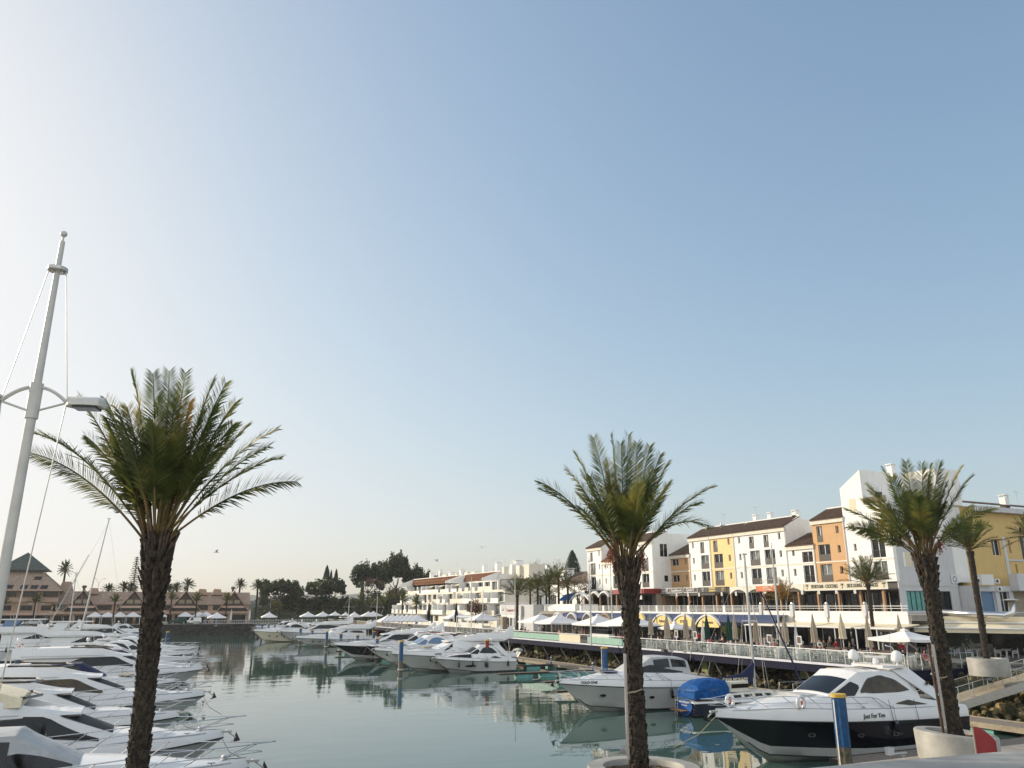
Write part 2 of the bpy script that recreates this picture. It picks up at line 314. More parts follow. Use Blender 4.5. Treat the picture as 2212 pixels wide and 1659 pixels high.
mb = MB().box(HX0, 80, -8, 19.9, 2.4, 3.15)
struct('near_promenade', mb, 'paving')
# the timber deck above the rocks
mb = MB().box(56.5, 73.0, 45.9, 262, 3.0, 3.15)
struct('deck_promenade', mb, 'deck_boards')
t = thing('deck_edge_beam', 'long white and navy edge beam of the deck above the rocks', 'beam', (56.4, 45.6, 0))
obj('fascia', MB().box(-.12, .0, 0, 216, 2.97, 3.17), 'deck_white', t); obj('girder', MB().box(.0, .35, .02, 216, 2.3, 2.99), 'deck_navy', t)
obj('end_girder', MB().box(.36, 11.0, .0, .25, 2.3, 3.05), 'deck_navy', t)
mb = MB(); 
for k in range(40): mb.box(.36, 8, 3 + k * 5.4, 3.25 + k * 5.4, 2.45, 2.98)
obj('cross_joists', mb, 'deck_navy', t)
# diagonal props
mb = MB().cyl((0, 0, 2.9), (1.7, 0, .35), .07, n=6)
p0 = thing('deck_prop', 'slanting white steel prop under the deck edge, first from the near end', 'prop', (56.6, 50, 0), 0, 'slanting props under the deck')
obj('strut', mb, 'galva', p0); obj('foot', MB().box(1.5, 2.0, -.2, .2, .1, .45), 'concrete', p0)
for k in range(1, 15): dup(p0, (56.6, 50 + 6.7 * k + (k % 3) * .5, 0), 0, 'slanting white steel prop under the deck edge, %s from the near end' % nth(k))
# square mossy columns standing in the rocks
c0 = obj('concrete_column', MB().box(-.5, .5, -.5, .5, -.5, 2.4), 'moss_block'); tag(c0, 'mossy square concrete column among the rocks under the deck, first from the near end', 'column', 'mossy columns under the deck'); c0.location = (58.6, 52.5, 0)
for k in range(1, 14):
    c = c0.copy(); COL.objects.link(c); c.location = (58.6 + (k % 3) * .9, 52.5 + 6.9 * k, -.3 * (k % 2)); c['label'] = 'mossy square concrete column among the rocks under the deck, %s from the near end' % nth(k)
# riprap slope
def riprap(name, x0, x1, y0, y1, zf, n, s0, s1, m, seed):
    mb = MB(); rr = random.Random(seed)
    for i in range(n):
        x, y = rr.uniform(x0, x1), rr.uniform(y0, y1); z = zf(x, y) + rr.uniform(-.15, .25); s = rr.uniform(s0, s1)
        vs, fs = _ball((0, 0, 0), s, 5, 4, (1, rr.uniform(.6, 1.1), rr.uniform(.55, .9)))
        Q = Matrix.Rotation(rr.uniform(0, 6.3), 3, 'Z') @ Matrix.Rotation(rr.uniform(-.7, .7), 3, 'X')
        mb.add([Q @ (Vector(v) * rr.uniform(.78, 1.2)) + Vector((x, y, z)) for v in vs], fs)
    return tag(obj(name, mb, m), kind='stuff')
def bank(x, y): return -.7 + (x - 55.0) * .42
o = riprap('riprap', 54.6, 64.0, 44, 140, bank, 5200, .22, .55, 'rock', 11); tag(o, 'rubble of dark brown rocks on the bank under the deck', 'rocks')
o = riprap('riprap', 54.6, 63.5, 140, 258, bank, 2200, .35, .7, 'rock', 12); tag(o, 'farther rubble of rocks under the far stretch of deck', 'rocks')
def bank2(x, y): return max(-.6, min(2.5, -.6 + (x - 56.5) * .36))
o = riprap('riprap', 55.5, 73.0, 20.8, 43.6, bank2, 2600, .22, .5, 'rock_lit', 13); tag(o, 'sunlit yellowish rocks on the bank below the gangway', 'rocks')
mb = MB().add([(55, 44, -.9), (64, 44, 2.9), (64, 262, 2.9), (55, 262, -.9)], [(0, 1, 2, 3)]).add([(56.5, 20.6, -1), (66, 20.6, 2.2), (74, 20.6, 2.3), (74, 45, 2.3), (66, 45, 2.2), (56.5, 45, -1)], [(0, 1, 4, 5), (1, 2, 3, 4)])
struct('bank_slope', mb, 'dark_wall')
# ---------------------------------------------------------------- deck railing
rl = thing('deck_railing', 'long glass and steel railing along the deck edge above the boats', 'railing', (56.62, 46.0, 3.17))
RL = 150
mb = MB().cyl((0, 0, 1.08), (0, RL, 1.08), .045, n=6); obj('handrail', mb, 'white_metal', rl)
for i in range(4):
    obj('wire', MB().cyl((0, 0, .2 + i * .2), (0, RL, .2 + i * .2), .008, n=4), 'steel', rl)
pm = mesh_of('post', MB().box(-.025, .025, -.025, .025, -.3, 1.08), 'dull_steel')
for i in range(76):
    p = bpy.data.objects.new('post', pm); COL.objects.link(p); p.parent = rl; p.location = (0, i * 2.0 + .02, 0)
gp = mesh_of('green_panel', MB().box(-.012, .012, .06, 1.94, .06, .86), 'green_panel'); cp = mesh_of('cream_panel', MB().box(-.03, .03, .03, 1.97, .0, 1.0), 'canvas_cream')
gl = mesh_of('glass_panel', MB().box(-.006, .006, .06, 1.94, .08, .98), 'clear_glass')
for i in range(75):
    y = 46 + 2 * i
    k = 'green_panel' if 85.5 < y < 96 or 103.6 < y < 121.6 else 'cream_panel' if 96 < y < 103.6 else 'glass_panel' if y < 84 else None
    if k is None: continue
    p = bpy.data.objects.new(k, {'green_panel': gp, 'cream_panel': cp, 'glass_panel': gl}[k]); COL.objects.link(p); p.parent = rl; p.location = (0, i * 2.0, 0)
r2 = thing('deck_railing', 'short glass railing at the near end of the deck beside the big planter', 'railing', (56.62, 45.75, 3.17))
obj('handrail', MB().cyl((0, 0, 1.08), (8, 0, 1.08), .03, n=6), 'steel', r2)
for i in range(6):
    p = bpy.data.objects.new('post', pm); COL.objects.link(p); p.parent = r2; p.location = (i * 1.6, 0, 0)
obj('glass_panel', MB().box(0, 8, -.006, .006, .08, .98), 'clear_glass', r2)
# white fence of the farther terraces
fr = thing('terrace_fence', 'long pale fence along the far terraces behind the moored motor boats', 'fence', (56.6, 197, 3.17))
obj('top_rail', MB().box(-.03, .03, 0, 62, .95, 1.03), 'white_metal', fr)
mb = MB()
for i in range(120): mb.box(-.02, .02, i * .515, i * .515 + .2, .05, .93)
obj('slats', mb, 'canvas_tan', fr)
# glass wind screens and ticket booth on the far deck
t = thing('wind_screen', 'tall white framed glass wind screen on the deck edge near the dark posts', 'screen', (56.9, 138.5, 3.17))
mb = MB()
for y in (0, 7.6): mb.box(-.06, .06, y, y + .12, 0, 3.0)
mb.box(-.06, .06, 0, 7.7, 2.95, 3.1); mb.box(-.06, .06, 0, 7.7, 0, .12)
obj('frame', mb, 'white_metal', t); obj('pane', MB().box(-.01, .01, .12, 7.6, .12, 2.95), 'clear_glass', t)
# ---------------------------------------------------------------- pontoons
def pontoon(label, x0, x1, y0, y1, floats, name='pontoon', cat='pontoon', group=None, fl_w=2.6, across=True):
    t = thing(name, label, cat, (x0, (y0 + y1) / 2, 0), 0, group); w = (y1 - y0) / 2; L = x1 - x0
    mb = MB().box(0, L, -w, w, .46, .56); obj('planking', mb, 'plank', t)
    obj('edge_beam', MB().box(-.05, L, -w - .06, -w, .40, .585).box(-.05, L, w, w + .06, .40, .585).box(-.11, -.05, -w, w, .40, .585), 'guard_brown', t)
    for f in floats: obj('float', MB().box(f, f + fl_w, -w + .02, w - .02, -.35, .43), 'float_teal', t)
    return t
t = thing('main_pontoon', 'long plank pontoon behind the sterns of the boats on the right', 'pontoon', (51.6, 30, 0))
obj('planking', MB().box(0, 2.6, -8, 215, .42, .56), 'plank', t); obj('edge_beam', MB().box(-.1, 0, -8, 215, .3, .62).box(2.6, 2.7, -8, 215, .3, .62), 'canvas_tan', t)
for i in range(36): obj('float', MB().box(.1, 2.5, -6 + i * 6, -2.8 + i * 6, -.35, .36), 'float_teal', t)
FING = [(33.0, 30.2, 32.0, [1, 6, 11], 'broad finger pontoon beside the black and white motor yacht'), (39.2, 75.0, 76.0, [1.6], 'short finger pontoon with one teal float left of the white cruiser'), (39.0, 86.0, 87.0, [2.2, 5.4, 8.2, 10.8], 'empty finger pontoon on four teal floats'),
        (38.0, 96.6, 97.6, [.8, 3.8, 6.6, 9.6], 'finger pontoon on teal floats beside the small hardtop boat'), (33.5, 107.6, 108.6, [1.6, 5.0], 'finger pontoon beside the white flybridge yacht'), (33, 119.0, 120.0, [1.5, 5], 'finger pontoon off the bow of the navy hulled cruiser'),
        (32.5, 140.5, 141.5, [1.5, 5], 'finger pontoon beside the black hulled yacht'), (33, 182, 183, [2, 6], 'finger pontoon between the far flybridge yachts'), (36, 66.5, 67.5, [4, 9], 'finger pontoon behind the white cruiser')]
for x0, y0, y1, fl, lb in FING: pontoon(lb, x0, 51.5, y0, y1, fl, 'finger_pontoon', 'pontoon', 'finger pontoons', 2.0)
def cleat_at(x, y, lb):
    o = obj('cleat', MB().cyl((-.02, 0, 0), (-.02, 0, .09), .03, n=6).cyl((-.15, 0, .1), (.15, 0, .1), .025, n=6), 'galva'); o.location = (x, y, .56); tag(o, lb, 'cleat')
for i, (x, y) in enumerate(((36.5, 30.5), (39.8, 30.6), (43, 31.6), (53.9, 31.2), (53.9, 36.5))): cleat_at(x, y, 'small steel mooring cleat on the plank pontoon, %s from the left' % nth(i))
for i, (x, y) in enumerate(((36.6, 31.4), (40.2, 31.5))):
    t = thing('dock_step', 'small white fender step on the broad finger pontoon, %s from the left' % nth(i), 'fender', (x, y, .56), 0, 'white dock fenders'); obj('block', MB().rbox((0, 0, .18), (.45, .3, .36), 0, .05), 'gel_white', t); obj('pad', MB().box(.25, 1.2, -.08, .08, 0, .06), 'gel_white', t)
# service pedestals
t0 = None
for i, (px, py) in enumerate(((1108, 1410), (1190, 1419), (1280, 1430.6))):
    q = onZ(px, py, 1.55)
    lb = 'slim blue service pedestal with white top on the long pontoon, %s from the left' % nth(i)
    if t0 is None:
        t0 = thing('service_pedestal', lb, 'pedestal', (q.x, q.y, .56), 0, 'blue service pedestals'); obj('post', MB().cyl((0, 0, 0), (0, 0, .85), .11, n=8), 'pile_blue', t0); obj('cap', MB().cyl((0, 0, .85), (0, 0, 1.0), .13, .1, n=8), 'gel_white', t0); obj('rings', MB().cyl((0, 0, .6), (0, 0, .66), .125, n=8).cyl((0, 0, .4), (0, 0, .46), .125, n=8), 'gel_white', t0)
    else: dup(t0, (q.x, q.y, .56), 0, lb)
# ---------------------------------------------------------------- mooring piles
def pile(x, y, ztop, label, r=.27, cap='pile_yellow', topband=None):
    t = thing('mooring_pile', label, 'mooring pile', (x, y, 0), 0, 'blue mooring piles')
    obj('shaft', MB().cyl((0, 0, 1.55), (0, 0, ztop), r, n=8), 'pile_blue', t)
    obj('weathered_base', MB().cyl((0, 0, -2), (0, 0, 1.56), r * 1.0, r * .995, n=8), 'pile_dirty', t)
    obj('cap', MB().cyl((0, 0, ztop), (0, 0, ztop + .16), r * 1.1, n=16), cap, t)
    obj('side_strip', MB().box(-r * 1.08, -r * .98, -.035, .035, -.5, ztop - .1), 'galva', t)  # narrow pale strip down the left side of the pile
    obj('collar', MB().lathe([(r * 1.12, .45), (r * 1.5, .45), (r * 1.5, .6), (r * 1.12, .6)], n=10), 'galva', t)
    if topband: obj('band', MB().cyl((0, 0, ztop - .9), (0, 0, ztop), r * 1.02, n=8), topband, t)
    return t
PL = [((1810, 1499), 'thick blue mooring pile in front of the black and white yacht'), ((1797, 1443), 'blue mooring pile with yellow cap behind the black and white yacht'), ((1305, 1398), 'blue mooring pile with yellow cap left of the middle palm trunk'), ((867.6, 1384), 'tall blue mooring pile in front of the white flybridge yacht'),
      ((706.8, 1363.5), 'slender tall blue mooring pile standing alone in open water'), ((650, 1356), 'blue mooring pile in front of the white flybridge yacht far down the row'), ((675, 1360), 'blue mooring pile right of the one with the long pale strip'), ((737, 1368), 'blue mooring pile by the bow of the black hulled yacht'),
      ((773, 1371), 'blue mooring pile over the foredeck of the black hulled yacht'), ((815.5, 1378), 'blue mooring pile by the bow of the navy hulled cruiser'), ((556, 1345.5), 'farthest blue mooring pile of the far group'), ((567, 1347), 'second farthest blue mooring pile of the far group'),
      ((581, 1347.5), 'third farthest blue mooring pile of the far group'), ((594, 1349.4), 'nearest blue mooring pile of the far group'), ((1052, 1381.6), 'blue mooring pile with a red top band by the rocks'), ((808, 1363.5), 'blue mooring pile beside the white fence of the far deck'),
      ((44.4, 1391), 'blue mooring pile with orange top among the boats on the left'), ((363, 1364), 'blue mooring pile right of the left palm trunk')]
for (px, py), lb in PL:
    zt_ = 3.75 if px in (1810, 1797, 1305, 867.6, 44.4, 363, 1052) else 3.2
    q = onZ(px, py, zt_ + .15)
    pile(q.x, q.y, zt_, lb, .33 if px in (1810, 1797, 1305) else .27, 'orange_paint' if px == 44.4 else 'pile_yellow', 'orange_paint' if px == 44.4 else 'red_paint' if px == 1052 else None)
# ---------------------------------------------------------------- gangway up to the deck
ax, ay, az = 53.4, 42.6, .62; bx, by, bz = 64.5, 39.6, 3.2
t = thing('gangway', 'long sloping gangway with steel posts rising from the pontoon on the right', 'gangway')
D = Vector((bx - ax, by - ay, bz - az)); n_ = Vector((-D.y, D.x, 0)).normalized(); A = Vector((ax, ay, az))
def gw(s, o, h): return A + D * s + n_ * o + Vector((0, 0, h))
mb = MB(); mb.add([gw(0, -1, 0), gw(1.15, -1, 0), gw(1.15, 1, 0), gw(0, 1, 0), gw(0, -1, .1), gw(1.15, -1, .1), gw(1.15, 1, .1), gw(0, 1, .1)], [(0, 3, 2, 1), (4, 5, 6, 7), (0, 1, 5, 4), (1, 2, 6, 5), (2, 3, 7, 6), (3, 0, 4, 7)])
obj('deck_plate', mb, 'canvas_tan', t)
mb = MB(); mb.add([gw(0, -1.08, -.5), gw(1.15, -1.08, -.5), gw(1.15, -1.0, -.5), gw(0, -1.0, -.5), gw(0, -1.08, .08), gw(1.15, -1.08, .08), gw(1.15, -1.0, .08), gw(0, -1.0, .08)], [(0, 3, 2, 1), (4, 5, 6, 7), (0, 1, 5, 4), (1, 2, 6, 5), (2, 3, 7, 6), (3, 0, 4, 7)])
obj('side_beam', mb, 'dull_steel', t)
for s_ in (-1, 1):
    obj('handrail', MB().cyl(gw(0, s_ * .98, 1.1), gw(1.15, s_ * .98, 1.1), .025, n=6), 'dull_steel', t)
    for i in range(11): obj('post', MB().cyl(gw(i * .112, s_ * .98, .05), gw(i * .112, s_ * .98, 1.1), .025, n=5), 'galva', t)
    obj('glass_panel', MB().add([gw(0, s_ * .98, .15), gw(1.15, s_ * .98, .15), gw(1.15, s_ * .98, 1.02), gw(0, s_ * .98, 1.02)], [(0, 1, 2, 3)]), 'clear_glass', t)
# big planter on the deck with a palm in it is made with the palms
# ================================================================= facades
def wall_open(mb, p0, p1, z0, z1, ops, depth=.28, d0=0.0):
    "front wall in the plane d0 with real openings and their reveals; p right, d inwards"
    ps = sorted({p0, p1} | {o[0] for o in ops} | {o[1] for o in ops}); zs = sorted({z0, z1} | {o[2] for o in ops} | {o[3] for o in ops})
    for i in range(len(ps) - 1):
        for j in range(len(zs) - 1):
            cp_, cz = (ps[i] + ps[i + 1]) / 2, (zs[j] + zs[j + 1]) / 2
            if any(o[0] < cp_ < o[1] and o[2] < cz < o[3] for o in ops): continue
            mb.add([(ps[i], d0, zs[j]), (ps[i + 1], d0, zs[j]), (ps[i + 1], d0, zs[j + 1]), (ps[i], d0, zs[j + 1])], [(0, 1, 2, 3)])
    for a, b, c, d in [o[:4] for o in ops]:
        e = d0 + depth
        mb.add([(a, d0, c), (a, e, c), (a, e, d), (a, d0, d)], [(0, 1, 2, 3)]).add([(b, d0, c), (b, d0, d), (b, e, d), (b, e, c)], [(0, 1, 2, 3)])
        mb.add([(a, d0, d), (a, e, d), (b, e, d), (b, d0, d)], [(0, 1, 2, 3)]).add([(a, d0, c), (b, d0, c), (b, e, c), (a, e, c)], [(0, 1, 2, 3)])
def shell(mb, p0, p1, dd, z0, z1, d0=0.0, top=True):
    "the other sides of a block"
    mb.add([(p0, d0, z0), (p0, d0, z1), (p0, dd, z1), (p0, dd, z0)], [(0, 1, 2, 3)]).add([(p1, d0, z0), (p1, dd, z0), (p1, dd, z1), (p1, d0, z1)], [(0, 1, 2, 3)])
    mb.add([(p0, dd, z0), (p0, dd, z1), (p1, dd, z1), (p1, dd, z0)], [(0, 1, 2, 3)])
    if top: mb.add([(p0, d0, z1), (p1, d0, z1), (p1, dd, z1), (p0, dd, z1)], [(0, 1, 2, 3)])
def window(par, a, b, c, d, depth=.28, d0=0.0, glass='window_glass', mull=1, guard=0, rail=False, frame='white_metal', gm='guard_brown'):
    e = d0 + depth; w = obj('window', MB().box(a, b, e - .03, e + .01, c, d), glass, par); f = MB(); q = .05
    f.box(a, a + q, e - .09, e - .031, c, d).box(b - q, b, e - .09, e - .031, c, d).box(a + q, b - q, e - .09, e - .031, d - q, d).box(a + q, b - q, e - .09, e - .031, c, c + q)
    for i in range(1, mull + 1):
        m_ = a + (b - a) * i / (mull + 1); f.box(m_ - q * .8, m_ + q * .8, e - .10, e - .032, c + q, d - q)
    obj('frame', f, frame, w)
    if guard:
        gmb = MB()
        if rail:
            gmb.box(a, b, d0 + .02, d0 + .05, c + guard - .04, c + guard)
            n = int((b - a) / .13)
            for i in range(n): gmb.box(a + .05 + i * .13, a + .075 + i * .13, d0 + .025, d0 + .045, c, c + guard)
        else: gmb.box(a + .03, b - .03, d0 + .03, d0 + .06, c + .02, c + guard)
        obj('guard', gmb, gm, w)
    return w
def chimney(par, p, d, z, w=.7, h=1.1, m='white_wall'):
    mb = MB().box(p - w / 2, p + w / 2, d - w / 2, d + w / 2, z - 1.0, z + h)
    for a in (-1, 1):
        for b in (-1, 1): mb.box(p + a * w * .42 - .05, p + a * w * .42 + .05, d + b * w * .42 - .05, d + b * w * .42 + .05, z + h, z + h + .28)
    mb.box(p - w * .58, p + w * .58, d - w * .58, d + w * .58, z + h + .28, z + h + .38)
    return obj('chimney', mb, m, par)
def antenna(par, p, d, z, h=2.0):
    mb = MB().cyl((p, d, z), (p, d, z + h), .025, n=5).cyl((p - .6, d, z + h * .92), (p + .6, d, z + h * .97), .015, n=4).cyl((p - .4, d, z + h * .8), (p + .5, d, z + h * .8), .012, n=4)
    for i in range(5): mb.cyl((p - .5 + i * .25, d - .25, z + h * .94), (p - .5 + i * .25, d + .25, z + h * .94), .01, n=4)
    return obj('antenna', mb, 'galva', par)
def dish(par, p, d, z, r=.55, tilt=.5, az=.6, m='galva'):
    mb = MB(); Q = Matrix.Translation((p, d, z)) @ Matrix.Rotation(az, 4, 'Z') @ Matrix.Rotation(R(90) - tilt, 4, 'X'); mb.T = Q
    mb.lathe([(.01, .02), (r * .6, .06), (r, .18), (r * 1.02, .16), (r * .6, .03), (.01, -.02)], n=14); mb.T = None
    mb.cyl((p, d, z - 1.0), (p, d, z), .035, n=5)
    return obj('satellite_dish', mb, m, par)
def ac_unit(par, p, d, z):
    o = obj('air_conditioner', MB().box(p - .4, p + .4, d - .3, d, z, z + .6), 'gel_white', par)
    obj('fan', MB().cyl((p - .1, d - .32, z + .3), (p - .1, d - .30, z + .3), .22, n=12), 'rubber', o); return o
def eave_roof(par, p0, p1, z, run=3.2, rise=1.8, d0=-.35, back=6, m='roof_tile', gables='white_wall'):
    "tile slope rising from the front eave, white verge walls, flat behind"
    s = MB(); s.add([(p0, d0, z), (p1, d0, z), (p1, run, z + rise), (p0, run, z + rise), (p0, d0, z + .12), (p1, d0, z + .12), (p1, run, z + rise + .12), (p0, run, z + rise + .12)], [(0, 3, 2, 1), (4, 5, 6, 7), (0, 1, 5, 4), (1, 2, 6, 5), (2, 3, 7, 6), (3, 0, 4, 7)])
    n = int((p1 - p0) / .34)
    for i in range(n):                                           # rounded cover tiles, a rib each, ending at the eave
        q = p0 + .17 + i * (p1 - p0 - .1) / n; s.cyl((q, d0 - .06, z + .13), (q, run, z + rise + .15), .085, n=5)
    o = obj('roof', s, m, par)
    mb = MB().box(p0 + .02, p1 - .02, run, run + .3, z - .5, z + rise + .35).box(p0 + .02, p1 - .02, run + .3, back, z - .5, z + rise * .8)
    for p in (p0 + .03, p1 - .23): mb.prism([(.05, z - .4), (run, z - .4), (run, z + rise + .2), (.05, z + .2)], 'x', p, p + .2)
    obj('parapet', mb, gables, o); return o
def cornice(par, p0, p1, z, h=.55, pr=.22, m='cream_wall'): return obj('cornice', MB().box(p0 - .04, p1 + .04, -pr, .3, z - h, z), 'white_wall' if m is None else m, par)
F3 = [11.15, 13.95, 16.55]
def apartment(name, label, Xf, Y1, Y0, ztop, wallm, cols, floors=F3, depth=12, roof=(3.2, 1.7), zbase=11.05, sidewins=(), drain=True, roofm='roof_tile', group='terraced apartment houses above the shops'):
    "row house facing the basin; cols = list of (kind, position, width)"
    W = Y1 - Y0; t = thing(name, label, 'apartment building', (Xf, Y1, 0), R(-90), group); ops = []; wins = []
    for k, fz in enumerate(floors):
        for kind, p, w in cols:
            hz = floors[k + 1] if k + 1 < len(floors) else ztop - .6
            if kind == 's': o = (p, p + w, fz + 1.1, fz + 2.1); wins.append((o, 'curtain_glass' if (k + int(p)) % 3 == 0 else 'window_glass', 0, 0, False))
            elif kind == 'd':
                w2 = w if fz < 15.5 or ztop < 18 else w * .5
                o = (p, p + w2, fz + .12, min(hz - .22, fz + 2.5)); wins.append((o, ('curtain_glass', 'window_glass')[(k + int(p)) % 2], 1 if w2 > .8 else 0, .92, False))
            elif kind == 'b': o = (p, p + w, fz + .12, min(hz - .3, fz + 2.5)); wins.append((o, 'window_glass', 1, .95, True))
            elif kind == 'w': o = (p, p + w, fz + 1.0, fz + 2.2); wins.append((o, 'window_glass', 1, 0, False))
            ops.append(o)
    mb = MB(); wall_open(mb, 0, W, zbase, ztop, ops); shell(mb, 0, W, depth, zbase, ztop); obj('wall', mb, wallm, t)
    for o, gls, mu, gd, rl_ in wins: window(t, *o, glass=gls, mull=mu, guard=gd, rail=rl_)
    mb = MB().box(0, W, -.05, -.002, floors[1] - .12, floors[1] + .06)
    obj('string_course', mb, 'cream_wall', t)
    cornice(t, 0, W, ztop)
    if roof: eave_roof(t, 0, W, ztop - .02, roof[0], roof[1], back=depth, m=roofm)
    if drain: obj('downpipe', MB().cyl((W - .05, -.1, zbase), (W - .05, -.1, ztop - .4), .06, n=6), 'white_metal', t)
    return t
ZC = 19.35
# block A stands forward of the others: tall, low, tall
ta = apartment('apartment_building', 'white four storey building left of the middle palm, with a low middle section', 82.2, 138.7, 133.0, 19.3, 'white_wall', [('d', 1.2, 2.0), ('s', 4.4, .5)])
tb = apartment('apartment_building', 'low white section between the two tall white gables behind the middle palm', 82.2, 133.0, 126.5, 16.4, 'white_wall', [('s', 1.0, .5), ('d', 3.8, 2.0)], floors=F3[:2], roof=(5, 2.4), roofm='orange_tile')
tc_ = apartment('apartment_building', 'tall white building over the red massage shop sign', 82.2, 126.5, 115.9, 19.35, 'white_wall', [('d', 1.0, 2.0), ('s', 4.6, .5), ('d', 7.0, 2.2)])
# its shaded side with window pairs
for z in (16.6,):
    w = obj('window', MB().box(10.605, 10.64, 1.6, 3.1, z, z + 2.2), 'window_glass', tc_); obj('frame', MB().box(10.64, 10.66, 2.3, 2.4, z, z + 2.2), 'white_metal', w)
w = obj('window', MB().box(10.605, 10.64, 2.2, 3.0, 12.3, 13.3), 'window_glass', tc_); obj('frame', MB().box(10.64, 10.66, 2.2, 2.25, 12.3, 13.3), 'white_metal', w)
antenna(tc_, 3, 6, 20.5)
tB = apartment('apartment_building', 'low tan orange house above the first pair of fashion shop signs', 86, 115.9, 110.4, 16.75, 'orange_wall', [('w', .3, 2.0), ('s', 4.1, .45)], floors=F3[:2], roof=(4.5, 2.2), zbase=11.05)
tC = apartment('apartment_building', 'white house left of the yellow one in the long row', 86, 110.4, 104.8, ZC, 'white_wall', [('s', .8, .5), ('d', 3.0, 2.1)])
dish(tC, 2.2, 2.6, 21.0, .7, .5, -.8, 'dull_steel'); dish(tC, 5.0, 3.2, 21.3, .7, .4, -.6, 'dull_steel'); antenna(tC, 4.9, 4, 21, 2.4)
tY = apartment('apartment_building', 'yellow house in the long row', 86, 104.8, 98.9, ZC, 'yellow_wall', [('d', .8, 2.2), ('s', 4.4, .5)])
tD = apartment('apartment_building', 'wide white house right of the yellow one, with tile roof and chimneys', 86, 98.9, 87.6, ZC, 'white_wall', [('s', 1.0, .5), ('d', 3.5, 2.2), ('d', 6.7, 2.2), ('s', 9.8, .5)])
chimney(tD, 1.6, 3.6, 20.9); chimney(tD, 4.9, 3.6, 20.9); chimney(tD, 10.2, 3.6, 20.9, .8, .9); antenna(tD, 1.2, 4, 21, 2.8)
tE = apartment('apartment_building', 'low white house between the wide white house and the orange one, with balcony', 86, 87.6, 82.35, 16.45, 'white_wall', [('s', 1.0, .5), ('b', 2.9, 2.0)], floors=F3[:2], roof=(4.5, 2.0))
ac_unit(tE, 4.2, 4.4, 18.3); chimney(tE, 4.9, 5.6, 18.4, .7, .8); obj('dormer', MB().box(2.6, 4.8, 3.0, 5.0, 17.2, 18.25), 'old_wall', tE); obj('dormer_slab', MB().box(2.4, 5.0, 2.8, 5.2, 18.25, 18.35), 'concrete', tE)
tF = apartment('apartment_building', 'terracotta orange house left of the tall white tower house', 86, 82.35, 76.65, 19.7, 'orange_wall', [('d', .8, 2.1), ('s', 4.2, .5)])
# tower house F
tG = thing('apartment_building', 'tallest white house with a slanting top, behind the right palm', 'apartment building', (86, 76.65, 0), R(-90), 'terraced apartment houses above the shops')
Wd = 7.2
ops = [(1.2, 1.65, f + 1.15, f + 2.1) for f in (11.15, 13.95)] + [(1.2, 1.65, 17.7, 18.6), (1.3, 2.4, 20.3, 22.0)] + [(4.0, 6.1, f + .12, f + 2.45) for f in (11.15, 13.95)] + [(4.0, 4.9, 16.9, 18.9)]
mb = MB(); wall_open(mb, 0, Wd, 11.05, 21.0, [o for o in ops if o[3] < 21]); shell(mb, 0, Wd, 14, 11.05, 21.0)
obj('wall', mb, 'white_wall', tG)
mb = MB(); mb.prism([(0, 21.0), (3.6, 21.0), (3.6, 25.7), (0, 23.6)], 'y', 0, .25); mb.prism([(0, 21.0), (3.6, 21.0), (3.6, 25.7), (0, 23.6)], 'y', 5.8, 6.0)
mb.box(3.35, 3.6, .25, 5.8, 21.0, 25.7).box(0, .2, .25, 5.8, 21.0, 23.55); mb.add([(0, 0, 23.6), (3.6, 0, 25.7), (3.6, 6, 25.7), (0, 6, 23.6)], [(0, 1, 2, 3)])
obj('gable_wall', mb, 'white_wall', tG)
obj('rear_tower', MB().box(3.7, 9.2, 7.5, 12, 20.9, 25.6), 'white_wall', tG)
for i, o in enumerate(ops):
    if o[3] > 21: obj('shutter', MB().box(o[0], o[1], -.02, .02, o[2], o[3]), 'canvas_cream', tG); continue
    window(tG, *o, glass='window_glass' if i % 2 else 'curtain_glass', mull=1 if o[1] - o[0] > 1 else 0, guard=.95 if o[0] >= 4 else 0, rail=i % 2 == 1)
obj('string_course', MB().box(0, Wd, -.05, -.002, 13.8, 13.98), 'cream_wall', tG)
obj('terrace_guard', MB().box(3.65, 7.1, .02, .06, 21.0, 21.9), 'dark_wood', tG)
w = obj('window', MB().box(3.605, 3.63, 2.4, 3.8, 21.3, 22.9), 'window_glass', tG)
chimney(tG, 3.0, 7.0, 25.8, .9, .9); antenna(tG, .4, 3, 24.2, 1.4)
# shaded return wall of F with windows, signs and green glazing at shop level (faces -Y)
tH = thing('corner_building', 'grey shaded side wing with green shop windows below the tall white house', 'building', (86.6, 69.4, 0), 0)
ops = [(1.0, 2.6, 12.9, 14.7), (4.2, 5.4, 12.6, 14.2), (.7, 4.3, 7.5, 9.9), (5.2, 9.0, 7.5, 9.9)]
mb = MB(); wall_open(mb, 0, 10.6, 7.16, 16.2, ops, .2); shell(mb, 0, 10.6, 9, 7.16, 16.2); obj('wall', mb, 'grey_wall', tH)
obj('shutter', MB().box(1.5, 2.5, .0, .05, 12.95, 14.65), 'canvas_cream', tH); window(tH, *ops[1], depth=.2, mull=0)
for o in ops[2:]: window(tH, *o, depth=.2, glass='float_teal' if o[0] < 5 else 'dark_glass', mull=3, frame='rubber')
obj('band', MB().box(0, 10.6, -.06, -.003, 10.5, 10.75), 'grey_wall', tH)
for p in (5.4, 9.4):
    s = obj('sign_plate', MB().box(p, p + 1.3, -.12, -.07, 10.9, 12.0), 'gel_white', tH)
    obj('emblem', MB().add([(p + .65 + a * .38 * cos(k * pi / 8), -.125, 11.45 + a * .38 * sin(k * pi / 8)) for a in (1, .72) for k in range(16)], [(k, (k + 1) % 16, 16 + (k + 1) % 16, 16 + k) for k in range(16)]), 'pile_blue', s)
